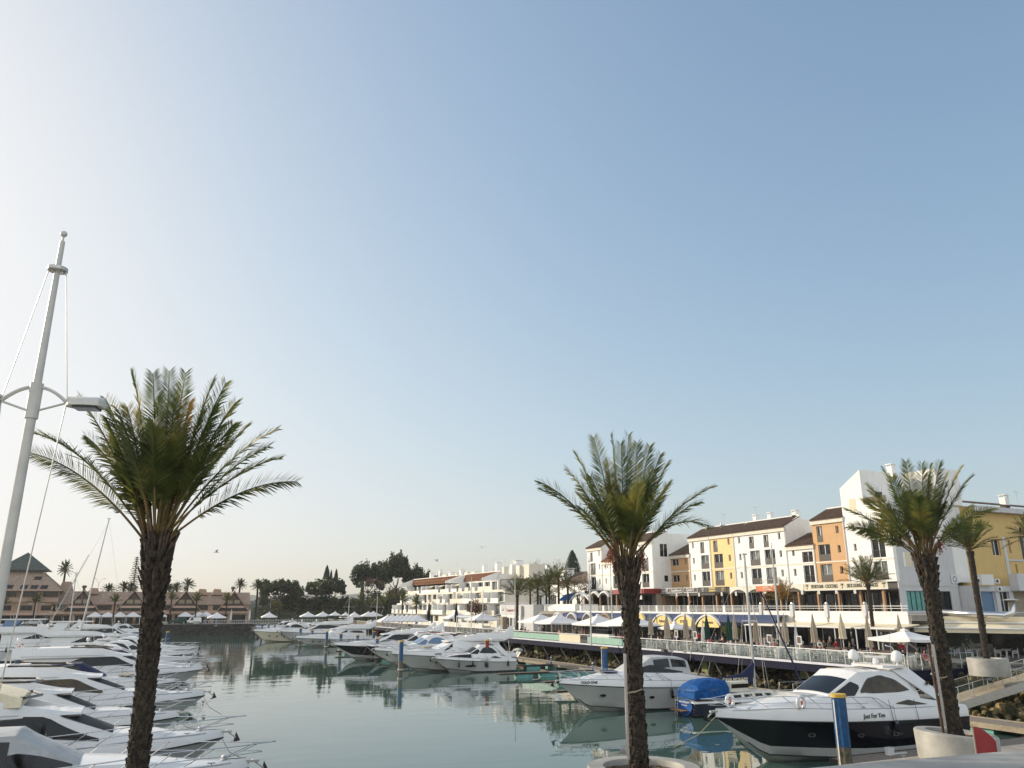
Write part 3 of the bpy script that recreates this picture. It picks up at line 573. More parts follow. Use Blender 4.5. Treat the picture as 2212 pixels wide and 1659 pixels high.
# yellow building across, facade in shade
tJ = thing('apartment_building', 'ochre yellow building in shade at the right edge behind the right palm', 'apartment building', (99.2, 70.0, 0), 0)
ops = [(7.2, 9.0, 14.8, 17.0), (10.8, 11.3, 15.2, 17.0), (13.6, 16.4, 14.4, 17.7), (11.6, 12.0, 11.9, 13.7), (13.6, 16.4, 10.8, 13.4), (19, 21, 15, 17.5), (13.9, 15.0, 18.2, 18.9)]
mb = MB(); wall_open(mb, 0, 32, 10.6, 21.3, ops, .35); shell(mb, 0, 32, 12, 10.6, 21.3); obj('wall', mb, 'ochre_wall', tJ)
for i, o in enumerate(ops): window(tJ, *o, depth=.35, mull=1 if o[1] - o[0] > 1.5 else 0, guard=.9 if i in (2, 4) else 0, gm='rubber')
obj('pilaster', MB().box(9.6, 10.2, -.08, -.003, 10.6, 17.4), 'grey_wall', tJ); obj('string_course', MB().box(9.6, 32, -.1, -.083, 14.1, 14.35), 'grey_wall', tJ)
obj('roof', MB().add([(-1, -1.0, 21.6), (33, -1.0, 21.6), (33, 5, 22.9), (-1, 5, 22.9), (-1, -1.0, 21.75), (33, -1.0, 21.75), (33, 5, 23.1), (-1, 5, 23.1)], [(0, 3, 2, 1), (4, 5, 6, 7), (0, 1, 5, 4), (1, 2, 6, 5), (2, 3, 7, 6), (3, 0, 4, 7)]), 'roof_tile', tJ)
obj('eave_board', MB().box(3.5, 32, -.9, -.05, 20.7, 21.4), 'grey_wall', tJ); chimney(tJ, 14.5, 1.8, 22.4, .9, 1.0); antenna(tJ, 18, 2, 22.6, 2); dish(tJ, 14.0, -.2, 17.0, .45, .5, .3)
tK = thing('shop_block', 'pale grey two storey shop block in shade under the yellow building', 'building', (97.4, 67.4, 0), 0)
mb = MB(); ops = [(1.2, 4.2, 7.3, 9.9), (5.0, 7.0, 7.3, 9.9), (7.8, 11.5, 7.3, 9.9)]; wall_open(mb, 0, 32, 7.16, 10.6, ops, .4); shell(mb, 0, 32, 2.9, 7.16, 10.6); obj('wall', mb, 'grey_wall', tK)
window(tK, *ops[0], depth=.4, glass='blue_glass', mull=0); window(tK, *ops[1], depth=.4, glass='dark_glass', mull=1); obj('shutter', MB().box(7.8, 11.5, .35, .4, 7.3, 9.9), 'canvas_tan', tK)
obj('balcony_box', MB().box(7.4, 13.6, -1.2, -.01, 10.0, 12.2), 'grey_wall', tK); obj('store_box', MB().box(1.0, 3.4, -.6, -.01, 10.7, 12.0), 'gel_white', tK)
for p in (.3, 4.1, 4.3): ac_unit(tK, p + .5, -.02, 9.9 if p > 4.2 else 10.9)
# ---------------------------------------------------------------- shops on the upper promenade
struct('upper_promenade', MB().box(73.0, 140, 57.8, 142, 6.55, 7.15), 'paving')
ts = thing('shop_arcade', 'arcade of shops with wooden posts under the apartment houses', 'arcade', (86, 116, 0), R(-90))
obj('shop_wall', MB().box(0, 46.5, .3, .5, 7.16, 11.04), 'dark_wall', ts); obj('end_wall', MB().box(46.5, 46.62, .1, 1.2, 7.16, 11.04), 'grey_wall', ts)  # dark colour of shop_wall stands in for the shade inside the shops
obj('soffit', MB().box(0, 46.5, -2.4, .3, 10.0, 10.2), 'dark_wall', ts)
rr = random.Random(5)
for i in range(18):
    a = .6 + i * 2.55; k = ('dark_glass', 'window_glass', 'dark_glass', 'window_glass', 'dark_glass', 'window_glass')[i % 6]
    w = obj('shop_window', MB().box(a, a + 1.9 + .3 * (i % 2), .22, .29, 7.25, 9.7), k, ts)
    obj('frame', MB().box(a - .06, a, .15, .29, 7.16, 9.8).box(a + 1.0, a + 1.06, .15, .215, 7.25, 9.7), 'white_metal' if i % 3 else 'dark_wood', w)
for i in range(14): obj('post', MB().box(.5 + i * 3.5, .78 + i * 3.5, -2.3, -2.0, 7.16, 10.0), 'teak', ts)
obj('fascia', MB().box(0, 14.6, -2.5, -2.4, 9.75, 10.25), 'dark_wall', ts)
# arches band over the white houses
def arch_band(par, p0, p1, zb, zt, n, d0, d1, m, name='arched_fascia', rise=.75):
    mb = MB(); w = (p1 - p0) / n
    for i in range(n):
        a = p0 + i * w; pts = []
        N_ = 12
        for k in range(N_): 
            x0, x1 = a + w * k / N_, a + w * (k + 1) / N_; q0, q1 = sin(pi * k / N_) ** .8, sin(pi * (k + 1) / N_) ** .8
            mb.add([(x0, d0, zb + rise * q0), (x1, d0, zb + rise * q1), (x1, d0, zt), (x0, d0, zt), (x0, d1, zb + rise * q0), (x1, d1, zb + rise * q1), (x1, d1, zt), (x0, d1, zt)], [(0, 1, 2, 3), (0, 4, 5, 1), (7, 6, 5, 4), (3, 2, 6, 7)])
    return obj(name, mb, m, par)
arch_band(ts, 18.2, 33.4, 9.75, 10.95, 4, -2.5, -2.2, 'old_wall')
obj('lamp_pairs', (lambda m: [m.box(p, p + .12, -2.62, -2.51, 9.6, 10.2).box(p + .22, p + .34, -2.62, -2.51, 9.6, 10.2) for p in (4.6, 7.7, 10.6, 16.2, 19.5, 21.9, 28.8, 33, 36, 39, 42)] and m)(MB()), 'white_metal', ts)
def sign(lb, p0, p1, z0, z1, boardm, texts, frame=None, X=83.42, Y1=116.0, name='shop_sign'):
    s = thing(name, lb, 'sign', (X, Y1, 0), R(-90)); obj('board', MB().box(p0, p1, -.06, .06, z0, z1), boardm, s)
    if frame: obj('frame', MB().box(p0 - .08, p1 + .08, -.075, -.062, z0 - .08, z0).box(p0 - .08, p1 + .08, -.075, -.062, z1, z1 + .08).box(p0 - .08, p0, -.075, -.062, z0, z1).box(p1, p1 + .08, -.075, -.062, z0, z1), frame, s)
    for tx, p, z, sz, m, sh, sx in texts: lettering(tx, sz, m, s, (p, -.085, z), (R(90), 0, 0), shear=sh, sx=sx, bold=.012)
    return s
sign('grey shop sign reading GANT, left of the two', .2, 2.9, 10.28, 10.98, 'dark_wall', [('GANT', 1.6, 10.62, .72, 'gel_white', 0, .95)], 'white_metal')
sign('dark shop sign with white script lettering between the two grey ones', 3.0, 6.4, 10.28, 10.98, 'dark_wall', [('Dean&Danonk', 4.7, 10.62, .52, 'gel_white', .3, .95)], 'white_metal')
sign('grey shop sign reading GANT, right of the two', 6.9, 10.4, 10.28, 10.98, 'moss_block' if 0 else 'dark_wall', [('GANT', 8.6, 10.62, .72, 'gel_white', 0, 1.1)], 'white_metal')
s = sign('dark sign with arrow emblem and gold AMARO DREAM lettering', 10.7, 17.6, 10.2, 11.0, 'rubber', [('AMARO', 14.2, 10.83, .42, 'canvas_yellow', 0, 1.1), ('DREAM', 14.2, 10.43, .42, 'canvas_yellow', 0, 1.15)])
def arrow_logo(par, c, z, m, k=.34):
    mb = MB()
    for (a, b) in (((-1, 0), (0, 1)), ((0, 1), (1, 0)), ((-.6, -1), (.5, .35)), ((.6, -1), (-.5, .35))): mb.cyl((c + a[0] * k, -.09, z + a[1] * k), (c + b[0] * k, -.09, z + b[1] * k), .035, n=5)
    obj('emblem', mb, m, par)
arrow_logo(s, 11.9, 10.58, 'gel_white'); arrow_logo(s, 16.8, 10.58, 'canvas_yellow')
sign('dark red sign reading SENSUS Massage on the front of the white building', 1.0, 10.5, 10.2, 11.0, 'red_paint', [('SENSUS Massage', 6.6, 10.6, .66, 'gel_cream', 0, 1.0)], None, 79.7, 126.5)
s = thing('shop_sign', 'dark red massage sign on the shaded side of the white building', 'sign', (79.8, 115.75, 0), 0); obj('board', MB().box(0, 6.0, -.06, .06, 10.2, 11.0), 'red_paint', s); lettering('Massage', .66, 'dark_wood', s, (3.0, -.085, 10.6), (R(90), 0, 0))
for k, (p0, p1) in enumerate(((4.4, 6.0), (6.7, 9.6))):
    s = sign('small shop awning sign, green over white, under the red massage sign, ' + ('left' if k == 0 else 'right'), p0, p1, 9.2, 9.9, 'gel_white', [('open daily', (p0 + p1) / 2, 9.5, .22, 'rubber', 0, 1)] if 0 else [], None, 80.2, 126.5, 'shop_banner'); obj('green_band', MB().box(p0, p1, -.07, .07, 9.91, 10.15), 'pot_leaf', s)
s = sign('long white sign reading SPORTS BAR COCKTAILS DECK LOUNGE CAFE SNACKS', 33.7, 47.2, 10.15, 11.0, 'gel_cream', [('SPORTS BAR - COCKTAILS', 37.25, 10.58, .62, 'rubber', 0, .62), ('DECK LOUNGE  CAFE SNACKS', 43.45, 10.58, .62, 'rubber', 0, .56)], 'gel_white')
for p in (34.2, 40.25, 46.7): obj('palm_emblem', MB().cyl((p, -.09, 10.25), (p + .06, -.09, 10.75), .03, n=4).cyl((p + .06, -.09, 10.75), (p - .3, -.09, 10.7), .035, n=4).cyl((p + .06, -.09, 10.75), (p + .35, -.09, 10.68), .035, n=4).cyl((p + .06, -.09, 10.75), (p - .15, -.09, 10.92), .035, n=4).cyl((p + .06, -.09, 10.75), (p + .25, -.09, 10.9), .035, n=4), 'dark_wood', s)
sign('orange sign behind the little palm on the upper promenade', 24.2, 29.2, 10.15, 10.9, 'orange_paint', [('PIZZE', 26.7, 10.52, .62, 'gel_cream', 0, 1.2)])
# ground floor of block A
tl = thing('corner_shop', 'dark fronted corner bar with white wavy canopy left of the middle palm', 'shop', (82.2, 140, 0), R(-90))
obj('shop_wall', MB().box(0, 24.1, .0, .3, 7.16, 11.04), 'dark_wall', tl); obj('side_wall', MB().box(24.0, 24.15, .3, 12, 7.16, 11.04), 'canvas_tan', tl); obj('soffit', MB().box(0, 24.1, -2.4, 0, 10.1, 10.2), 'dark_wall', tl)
for i in range(8):
    w = obj('shop_window', MB().box(.8 + i * 2.9, 2.9 + i * 2.9, -.06, -.01, 7.3, 9.8), 'dark_glass', tl)
    obj('post', MB().box(.5 + i * 2.9, .75 + i * 2.9, -2.2, -1.95, 7.16, 10.1), 'teak' if i % 2 else 'canvas_tan', tl)
def wavy(par, p0, p1, n, zb, rise, th, d0, d1, m, name='wavy_canopy'):
    mb = MB(); N_ = 16 * n; rs = []
    for k in range(N_ + 1):
        x = p0 + (p1 - p0) * k / N_; z = zb + rise * abs(sin(pi * n * k / N_)) ** .85
        rs.append([(x, d0, z - th), (x, d0, z), (x, d1, z + .1), (x, d1, z - th + .1)])
    mb.rings(rs, True, True); return obj(name, mb, m, par)
wavy(tl, -.8, 6.2, 1, 9.4, 1.3, .35, -2.9, -2.5, 'gel_white'); wavy(tl, 6.4, 13.4, 2, 9.9, .9, .3, -2.9, -2.5, 'gel_white'); obj('canopy_top', MB().box(-.5, 13.4, -2.5, -.1, 10.21, 10.4), 'canvas_tan', tl)
lettering('MILARIUM', .75, 'rubber', tl, (3.4, -2.4, 11.3), (R(90), 0, 0), sx=.8, bold=.01)
o = obj('blue_awning', MB().add([(-5.5, -2.8, 9.5), (-.8, -2.8, 9.6), (-.8, -.5, 11.0), (-5.5, -1.5, 10.4), (-5.5, -2.8, 9.1), (-.8, -2.8, 9.2)], [(0, 1, 2, 3), (4, 5, 1, 0)]), 'canvas_blue', tl)
# ---------------------------------------------------------------- balustrade of the upper promenade
tb_ = thing('balustrade', 'white horizontal rail balustrade along the upper promenade', 'balustrade', (72.9, 126, 7.15), R(-90))
obj('curb', MB().box(-1, 46, -.15, .15, -.62, .12), 'white_wall', tb_)
for i in range(5): obj('rail', MB().box(0, 45.8, -.02, .02, .25 + i * .17, .30 + i * .17), 'white_metal', tb_)
for i in range(24): obj('pier' if i % 4 == 0 else 'post', MB().box(i * 1.95, i * 1.95 + (.45 if i % 4 == 0 else .07), -.08, .08, .12, 1.02), 'white_wall' if i % 4 == 0 else 'white_metal', tb_)
tt = thing('terrace_parapet', 'white panelled parapet with grey pillars in front of the sports bar', 'parapet', (72.9, 79.8, 0), R(-90))
for i in range(4):
    obj('panel', MB().box(.5 + i * 5.4, 5.5 + i * 5.4, -.06, .06, 6.2, 7.5), 'canvas_white', tt)
    q = obj('pillar', MB().box(-.1 + i * 5.4, .4 + i * 5.4, -.2, .2, 6.8, 8.2), 'grey_wall', tt); obj('ball_finial', MB().ball((.15 + i * 5.4, 0, 8.35), .16), 'gel_white', q)
obj('rail', MB().cyl((.4, 0, 8.05), (21.8, 0, 8.05), .04, n=6).cyl((.4, 0, 7.8), (21.8, 0, 7.8), .03, n=6), 'white_metal', tt)
obj('lower_fascia', MB().box(0, 21.8, .08, .25, 5.9, 7.0), 'gel_cream', tt)
mb = MB().cyl((0, 0, 0), (0, 0, .5), .1, n=5); 
# ---------------------------------------------------------------- restaurants under the promenade
tr = thing('restaurant_row', 'row of dark fronted restaurants under a navy barrel awning', 'restaurant', (73.0, 142, 0), R(-90))
obj('front_wall', MB().box(0, 84, .2, .5, 3.16, 6.55), 'dark_wall', tr)
for i in range(20):
    a = .8 + i * 4.1; w = obj('glass_front', MB().box(a, a + 3.1, .1, .19, 3.25, 5.7), ('dark_glass', 'window_glass', 'dark_glass', 'curtain_glass')[i % 4], tr)
    obj('frame', MB().box(a + 1.5, a + 1.58, .03, .095, 3.25, 5.7).box(a - .1, a, .03, .19, 3.16, 5.8), 'white_metal' if i > 12 else 'canvas_tan', w)
mb = MB(); rs = []
for k in range(7): an = pi / 2 * k / 6; rs.append([(12, .1 - 2.4 * sin(an), 6.0 + 1.0 * cos(an) - .0), (67, .1 - 2.4 * sin(an), 6.0 + 1.0 * cos(an))])
mb.rings(rs); obj('barrel_awning', mb, 'barrel_blue', tr)
obj('awning_valance', MB().box(12, 67, -2.34, -2.28, 5.6, 6.02), 'deck_navy', tr)
def ypos(px): return 142 - onX(px, 1335, 70.6).y
def lunette(px0, px1, arcm, fillm, txt=None, tm='rubber', lb=None, rise=1.25):
    a, b = ypos(px0), ypos(px1); N_ = 14; mb = MB(); rs = []; c = (a + b) / 2; h = (b - a) / 2
    for k in range(N_ + 1):
        u = -1 + 2 * k / N_; zz = 5.75 + rise * cos(u * pi / 2) ** .75; rs.append([(c + u * h, -2.55, zz - .26), (c + u * h, -2.55, zz), (c + u * h, -2.1, zz), (c + u * h, -2.1, zz - .26)])
    s = thing('awning_sign', lb, 'awning sign', (73.0, 142, 0), R(-90)); obj('arch', MB().rings(rs, True, True), arcm, s)
    pts = [(c + (-1 + 2 * k / N_) * h * .86, 5.5 + (rise + .05) * cos((-1 + 2 * k / N_) * pi / 2) ** .75) for k in range(N_ + 1)]
    obj('lunette', MB().prism([(c - h * .86, 5.3)] + pts + [(c + h * .86, 5.3)], 'y', -2.45, -2.38), fillm, s)
    if txt: lettering(txt, .5, tm, s, (c, -2.5, 5.95), (R(90), 0, 0), bold=.008, sx=.9)
lunette(1409, 1453, 'galva', 'canvas_yellow', 'Bolivars', 'dark_wood', 'grey arch awning with yellow lunette, first right of the middle palm'); lunette(1453, 1503, 'galva', 'canvas_yellow', "D' WINE", 'rubber', 'grey arch awning with yellow lunette, middle of the three'); lunette(1503, 1556, 'galva', 'canvas_yellow', 'Restaurante', 'dark_wood', 'grey arch awning with yellow lunette behind the green closed parasol')
lunette(1372, 1394, 'canvas_yellow', 'canvas_yellow', None, None, 'small plain yellow dome awning right of the middle palm trunk'); lunette(1294, 1320, 'canvas_tan', 'dark_wood', 'MASTERS', 'canvas_yellow', 'dark brown arched sign with gold lettering left of the middle palm')
lunette(1193, 1217, 'gel_white', 'dark_wall', None, None, 'white arch over the umbrellas, left one of three'); lunette(1223, 1246, 'gel_white', 'dark_wall', None, None, 'white arch over the umbrellas, middle one of three'); lunette(1258, 1281, 'gel_white', 'dark_wall', None, None, 'white arch over the umbrellas, right one of three')
for i, (ya, yb) in enumerate(((79, 74), (73.6, 68), (67.5, 62.5), (62, 57))):
    s = thing('flat_awning', 'flat cream awning with white front bar under the sports bar, %s from the left' % nth(i), 'awning', (73.0, ya, 0), R(-90), 'flat cream awnings')
    L_ = ya - yb; obj('canopy', MB().add([(0, 0, 6.25), (L_, 0, 6.25), (L_, -3.6, 5.85), (0, -3.6, 5.85), (0, 0, 6.15), (L_, 0, 6.15), (L_, -3.6, 5.75), (0, -3.6, 5.75)], [(0, 1, 2, 3), (7, 6, 5, 4), (3, 2, 6, 7), (0, 3, 7, 4), (1, 5, 6, 2)]), 'canvas_cream', s)
    obj('front_bar', MB().cyl((0, -3.65, 5.8), (L_, -3.65, 5.8), .09, n=6), 'gel_white', s); obj('post', MB().cyl((.1, -3.6, 3.16), (.1, -3.6, 5.8), .07, n=6), 'gel_white', s); obj('post', MB().cyl((L_ * .55, -3.6, 3.16), (L_ * .55, -3.6, 5.8), .07, n=6), 'gel_white', s)
# angled restaurant on the right with long awnings
an = math.atan2(-13.0, 8.0)
ta2 = thing('pavilion_restaurant', 'wide open fronted restaurant under long cream awnings at the right edge', 'restaurant', (74.2, 62.5, 0), an)
obj('roof', MB().box(0, 30, .3, 9, 6.7, 6.9), 'canvas_tan', ta2); obj('roof_fascia', MB().box(0, 30, .1, .3, 6.2, 7.0), 'canvas_cream', ta2)
obj('back_wall', MB().box(0, 30, 8, 8.3, 3.16, 6.7), 'dark_wall', ta2)
for k, (a, b) in enumerate(((0, 9.6), (9.8, 19.6), (19.8, 29.6))):
    obj('awning', MB().add([(a, .1, 6.3), (b, .1, 6.3), (b, -3.0, 5.85), (a, -3.0, 5.85), (a, -3.0, 5.45), (b, -3.0, 5.45)], [(0, 1, 2, 3), (3, 2, 5, 4)]), 'canvas_cream', ta2)
    obj('awning_bar', MB().cyl((a, -3.02, 5.87), (b, -3.02, 5.87), .08, n=6).cyl((a, -.1, 6.4), (b, -.1, 6.4), .1, n=6), 'gel_white', ta2)
for i in range(7):
    obj('post', MB().cyl((i * 4.6 + .2, -2.9, 3.16), (i * 4.6 + .2, -2.9, 5.5), .06, n=6), 'gel_white', ta2)
for i in range(6): w = obj('glass_front', MB().box(.4 + i * 4.8, 4.6 + i * 4.8, .5, .54, 3.3, 5.6), 'clear_glass' if i % 2 else 'window_glass', ta2)
for i in range(5): obj('serving_counter', MB().box(1.5 + i * 5.5, 4.5 + i * 5.5, 4, 4.6, 3.16, 4.2), ('gel_cream', 'gel_white', 'dark_wood')[i % 3], ta2)
t = thing('ventilation_duct', 'fat shiny steel duct running over the restaurant roof with an upturned cowl', 'duct')
a, b = onX(2030, 1322, 86), onX(2175, 1331, 88); 
pa, pb = onY(2030, 1323, 58), onY(2172, 1330, 52)
obj('pipe', MB().tube([pa, pb, pb + Vector((.8, -.2, .3)), pb + Vector((1.0, -.2, 1.5))], .32, 12), 'steel', t, True)
obj('cowl', MB().cyl(pb + Vector((1.0, -.2, 1.5)), pb + Vector((1.0, -.2, 1.65)), .9, .25, n=12), 'dull_steel', t)
obj('saddle', MB().box(pa.x + 4, pa.x + 4.3, pa.y - 2.6, pa.y - 1.0, 6.9, 7.4), 'galva', t)
# ================================================================= terraced white houses further down the quay
def terraced(label, Y1, Y0, X0, steps, zroof, seed, bay=4.3):
    W = Y1 - Y0; t = thing('terraced_house', label, 'apartment building', (X0, Y1, 0), R(-90)); rr = random.Random(seed); nb = int(W / bay); w = W / nb
    for k, (z0, z1, d, a, b) in enumerate(steps):
        ops = []; i0, i1 = int(a * nb), int(b * nb)
        for i in range(i0, i1):
            if rr.random() < .93: ops.append((i * w + .5, i * w + w - .55, z0 + .15, z1 - .5))
        mb = MB(); wall_open(mb, i0 * w, i1 * w, z0, z1, ops, .5, d); shell(mb, i0 * w, i1 * w, 14, z0, z1, d); obj('wall', mb, 'white_wall' if k % 2 else 'old_wall', t)
        for i, o in enumerate(ops): window(t, *o, depth=.5, d0=d, glass=('window_glass', 'curtain_glass', 'dark_glass')[(i + k) % 3], mull=1)
        for i in range(i0, i1):
            x = i * w; h = rr.choice((1.0, 1.0, .9)); 
            obj('balcony', MB().box(x + .02, x + w * rr.choice((.55, .98, .98)), d - 1.7, d - 1.55, z0 - .25, z0 + h).box(x + .02, x + w, d - 1.55, d - .01, z0 - .25, z0 - .05), ('white_wall', 'old_wall', 'white_wall', 'cream_wall')[rr.randrange(4)], t)
            if rr.random() < .55: obj('partition', MB().box(x - .1, x + .1, d - 1.54, d - .02, z0 - .04, z1 - .5), 'white_wall', t)
            if rr.random() < .25: obj('sun_blind', MB().add([(x + .5, d - .01, z1 - .5), (x + w - .5, d - .01, z1 - .5), (x + w - .5, d - 1.2, z1 - 1.0), (x + .5, d - 1.2, z1 - 1.0)], [(0, 1, 2, 3)]), 'canvas_cream', t)
    z1, d = steps[-1][1], steps[-1][2]
    a, b = int(steps[-1][3] * nb) * w, int(steps[-1][4] * nb) * w
    eave_roof(t, a, b, z1, 5.0, 1.7, d - .3, 14, 'orange_tile'); return t
b1 = terraced('white stepped balcony apartment block left of the tall flag poles', 255, 207, 77, [(3.16, 6.1, 0, 0, 1), (6.1, 9.0, 1.0, .06, 1), (9.0, 11.9, 2.4, .12, 1), (11.9, 14.6, 5, .18, 1)], 15, 3)
for p, w_, h in ((14, 1.2, 1.6), (22, 1.0, 2.2), (32, 1.6, 1.0), (40, 1.1, 1.6)): chimney(b1, p, 8, 16.6, w_, h)
dish(b1, 24, 7.5, 17.6, .8, .4, -.5, 'dull_steel'); dish(b1, 43, 7.5, 17.2, .9, .4, -.5, 'dull_steel'); antenna(b1, 36, 8, 16.6, 4); obj('roof_parapet', MB().box(16, 46, 9.5, 13.8, 14.5, 17.6), 'cream_wall', b1)
b2 = terraced('cream stepped balcony apartment block right of the gap with air conditioners', 204, 172, 77, [(3.16, 6.1, 0, 0, 1), (6.1, 9.0, 1.0, 0, 1), (9.0, 11.9, 2.0, .08, 1), (11.9, 14.6, 4.4, .14, .8)], 15, 8)
for p, w_, h in ((6, 1.2, 1.8), (15, 1.4, 2.0), (24, 1.1, 1.4)): chimney(b2, p, 8, 16.8, w_, h)
antenna(b2, 12, 8, 17, 3.4); antenna(b2, 19, 8, 17, 3); obj('roof_parapet', MB().box(8, 30, 9.5, 13.8, 14.5, 18.0), 'cream_wall', b2); obj('pergola', MB().box(24, 32, 4.5, 8, 14.3, 14.5).box(24, 24.15, 4.5, 4.65, 12, 14.3).box(31.8, 31.95, 4.5, 4.65, 12, 14.3), 'dark_wood', b2)
# building with the white panel sign, and grey blocks between
def block(name, label, px0, px1, ytop, Xp, dp, z0, wm, cat='building', roofm=None, wins=None, rise=0):
    a = onX(px0, ytop, Xp); b = onX(px1, ytop, Xp); zt = (a.z + b.z) / 2; t = thing(name, label, cat, (Xp, a.y, 0), R(-90)); W = a.y - b.y
    mb = MB(); ops = [(W * q[0], W * q[1], z0 + (zt - z0) * q[2], z0 + (zt - z0) * q[3]) for q in (wins or [])]
    wall_open(mb, 0, W, z0, zt, ops, .25); shell(mb, 0, W, dp, z0, zt); obj('wall', mb, wm, t)
    for o in ops: window(t, *o, depth=.25, mull=2 if o[1] - o[0] > 2 else 1)
    if roofm: obj('roof', MB().add([(-.3, -.3, zt), (W + .3, -.3, zt), (W + .3, 5, zt + rise), (-.3, 5, zt + rise), (-.3, -.3, zt + .2), (W + .3, -.3, zt + .2), (W + .3, 5, zt + rise + .2), (-.3, 5, zt + rise + .2)], [(0, 3, 2, 1), (4, 5, 6, 7), (0, 1, 5, 4), (1, 2, 6, 5), (2, 3, 7, 6), (3, 0, 4, 7)]), roofm, t)
    return t, W, zt
t, W, zt = block('cafe_building', 'white cafe building with a dark and red name on its broad white fascia', 1083, 1124, 1308, 74, 8, 3.16, 'white_wall', 'cafe', None, [(.25, .42, .1, .5), (.45, .6, .1, .5), (.65, .9, .1, .5)])
lettering('Tommander Portugal', .85, 'red_paint', t, (W * .6, -.04, zt - 1.0), (R(90), 0, 0), bold=.02, sx=.75); obj('fascia', MB().box(-.3, W + .3, -.03, 0, zt - 2.0, zt + .1), 'gel_white', t)
obj('ship_emblem', MB().prism([(W * .1 - .4, zt - 1.1), (W * .1, zt - .5), (W * .1 + .4, zt - 1.1)], 'y', -.06, -.035), 'rubber', t)
t, W, zt = block('terrace_building', 'grey restaurant building with a roof terrace behind the folded tall parasol', 1124, 1152, 1306, 74.5, 8, 3.16, 'grey_wall', 'restaurant')
t, W, zt = block('white_block', 'white block with chimneys and air conditioning units behind the terraced flats', 1088, 1178, 1240, 92, 12, 3.16, 'white_wall', 'building', None, [(.55, .62, .8, .9)])
for i in range(5): ac_unit(t, W * (.62 + .07 * i), -.02, zt - 1.3)
chimney(t, W * .32, .6, zt + 1.2, 2.2, 2.2); dish(t, W * .9, 1, zt + 1.2, .8)
t, W, zt = block('brown_roof_house', 'long low house with brown tiled roof left of the white gable building', 1140, 1272, 1262, 88, 10, 3.16, 'white_wall', 'house', 'roof_tile', [(.1, .25, .5, .75), (.4, .5, .5, .75), (.6, .75, .5, .75)], 2.6)
chimney(t, W * .55, 2, zt + 1.6, 2.6, 1.6)
t, W, zt = block('white_block', 'white rooftop block with dark units behind the brown roof', 1180, 1268, 1240, 100, 10, 3.16, 'white_wall', 'building')
for i in range(3): ac_unit(t, W * (.55 + .12 * i), -.02, zt - 1.2)
t, W, zt = block('stair_wall', 'white curved ramp wall at the left end of the upper promenade', 1176, 1242, 1305, 74, 5, 3.16, 'white_wall', 'wall')
t, W, zt = block('stall_row', 'low pale stall with brown front left of the cafe', 1078, 1086, 1332, 73, 4, 3.16, 'canvas_tan', 'stall')
t, W, zt = block('kiosk', 'small cream kiosk with blue roof edge behind the far motor boats', 615, 660, 1331, 66, 6, 3.0, 'cream_wall', 'kiosk', 'barrel_blue', [(.2, .4, .1, .7), (.6, .8, .1, .7)], .3)
# ================================================================= salmon buildings across the basin end
def row_salmon():
    t = thing('salmon_row_building', 'long salmon coloured building with steep gables at the far end of the basin', 'building', (-22, 268, 0), 0)
    L_ = 55.0; ops = [(1.0 + i * 5.4, 4.9 + i * 5.4, 6.95, 8.35) for i in range(10)]
    mb = MB(); wall_open(mb, 0, L_, 6.1, 8.7, ops, .3); shell(mb, 0, L_, 10, 3.0, 8.7); wall_open(mb, 0, L_, 3.0, 6.1, [(1 + i * 5.4, 5.6 + i * 5.4, 3.05, 5.5) for i in range(10)], 1.2); obj('wall', mb, 'salmon_wall', t)
    for i, o in enumerate(ops): window(t, *o, depth=.3, glass='window_glass' if i % 3 else 'curtain_glass', mull=4, frame='dark_wood')
    for i in range(10): obj('shop_front', MB().box(1 + i * 5.4, 5.6 + i * 5.4, 1.15, 1.25, 3.05, 5.5), 'dark_glass', t)
    obj('ledge', MB().box(-.3, L_ + .6, -1.0, -.003, 5.9, 6.65), 'salmon_trim', t)
    rf = obj('roof', MB().add([(-.4, -.6, 8.6), (L_ + .4, -.6, 8.6), (L_ + .4, 4.5, 12.4), (-.4, 4.5, 12.4), (L_ + .4, 10, 8.6), (-.4, 10, 8.6)], [(0, 1, 2, 3), (3, 2, 4, 5), (0, 3, 5), (1, 4, 2)]), 'salmon_tile', t)
    for i, gx in enumerate((onY(178, 1300, 267).x, onY(289, 1300, 267).x, onY(400, 1300, 267).x, onY(504, 1300, 267).x)):
        c = gx + 22; h = 4.3
        g_ = MB()
        for s_ in (-1, 1): g_.add([(c + s_ * (h + .3), -2.2, 6.9), (c, -2.2, 12.9), (c, 5, 12.9), (c + s_ * (h + .3), 5, 6.9), (c + s_ * (h + .3), -2.2, 6.55), (c, -2.2, 12.5), (c, 5, 12.5), (c + s_ * (h + .3), 5, 6.55)], [(0, 1, 2, 3), (7, 6, 5, 4), (0, 4, 5, 1), (0, 3, 7, 4)])
        gb = obj('gable', g_, 'salmon_tile', t)
        obj('gable_wall', MB().prism([(c - h + .3, 6.9), (c + h - .3, 6.9), (c, 12.2)], 'y', -1.6, -1.4), 'dark_wood', gb)
        for s_ in (-1, 1): obj('gable_window', MB().box(c + s_ * 1.1 - .85, c + s_ * 1.1 + .85, -1.68, -1.61, 8.9, 10.0), 'canvas_tan', gb)
        obj('gable_shelf', MB().box(c - 3.4, c + 3.4, -2.0, -1.65, 7.6, 8.2), 'salmon_trim', gb); obj('gable_glazing', MB().box(c - 3.4, c + 3.4, -1.75, -1.62, 6.9, 7.55), 'window_glass', gb)
        obj('gable_chimney', MB().lathe([(.35, 12.6), (.35, 13.3), (.7, 13.5), (.6, 14.0), (.2, 14.1)], (c - .2, 1.5, 0), 8), 'dark_wall', gb)
    for px in (436, 468, 200):
        c = onY(px, 1290, 270).x + 22; obj('chimney', MB().prism([(c - 1.6, 11.6), (c + 1.6, 11.6), (c + 1.1, 13.3), (c - .9, 13.4)], 'y', 2.5, 4), 'salmon_wall', t)
    return t
row_salmon()
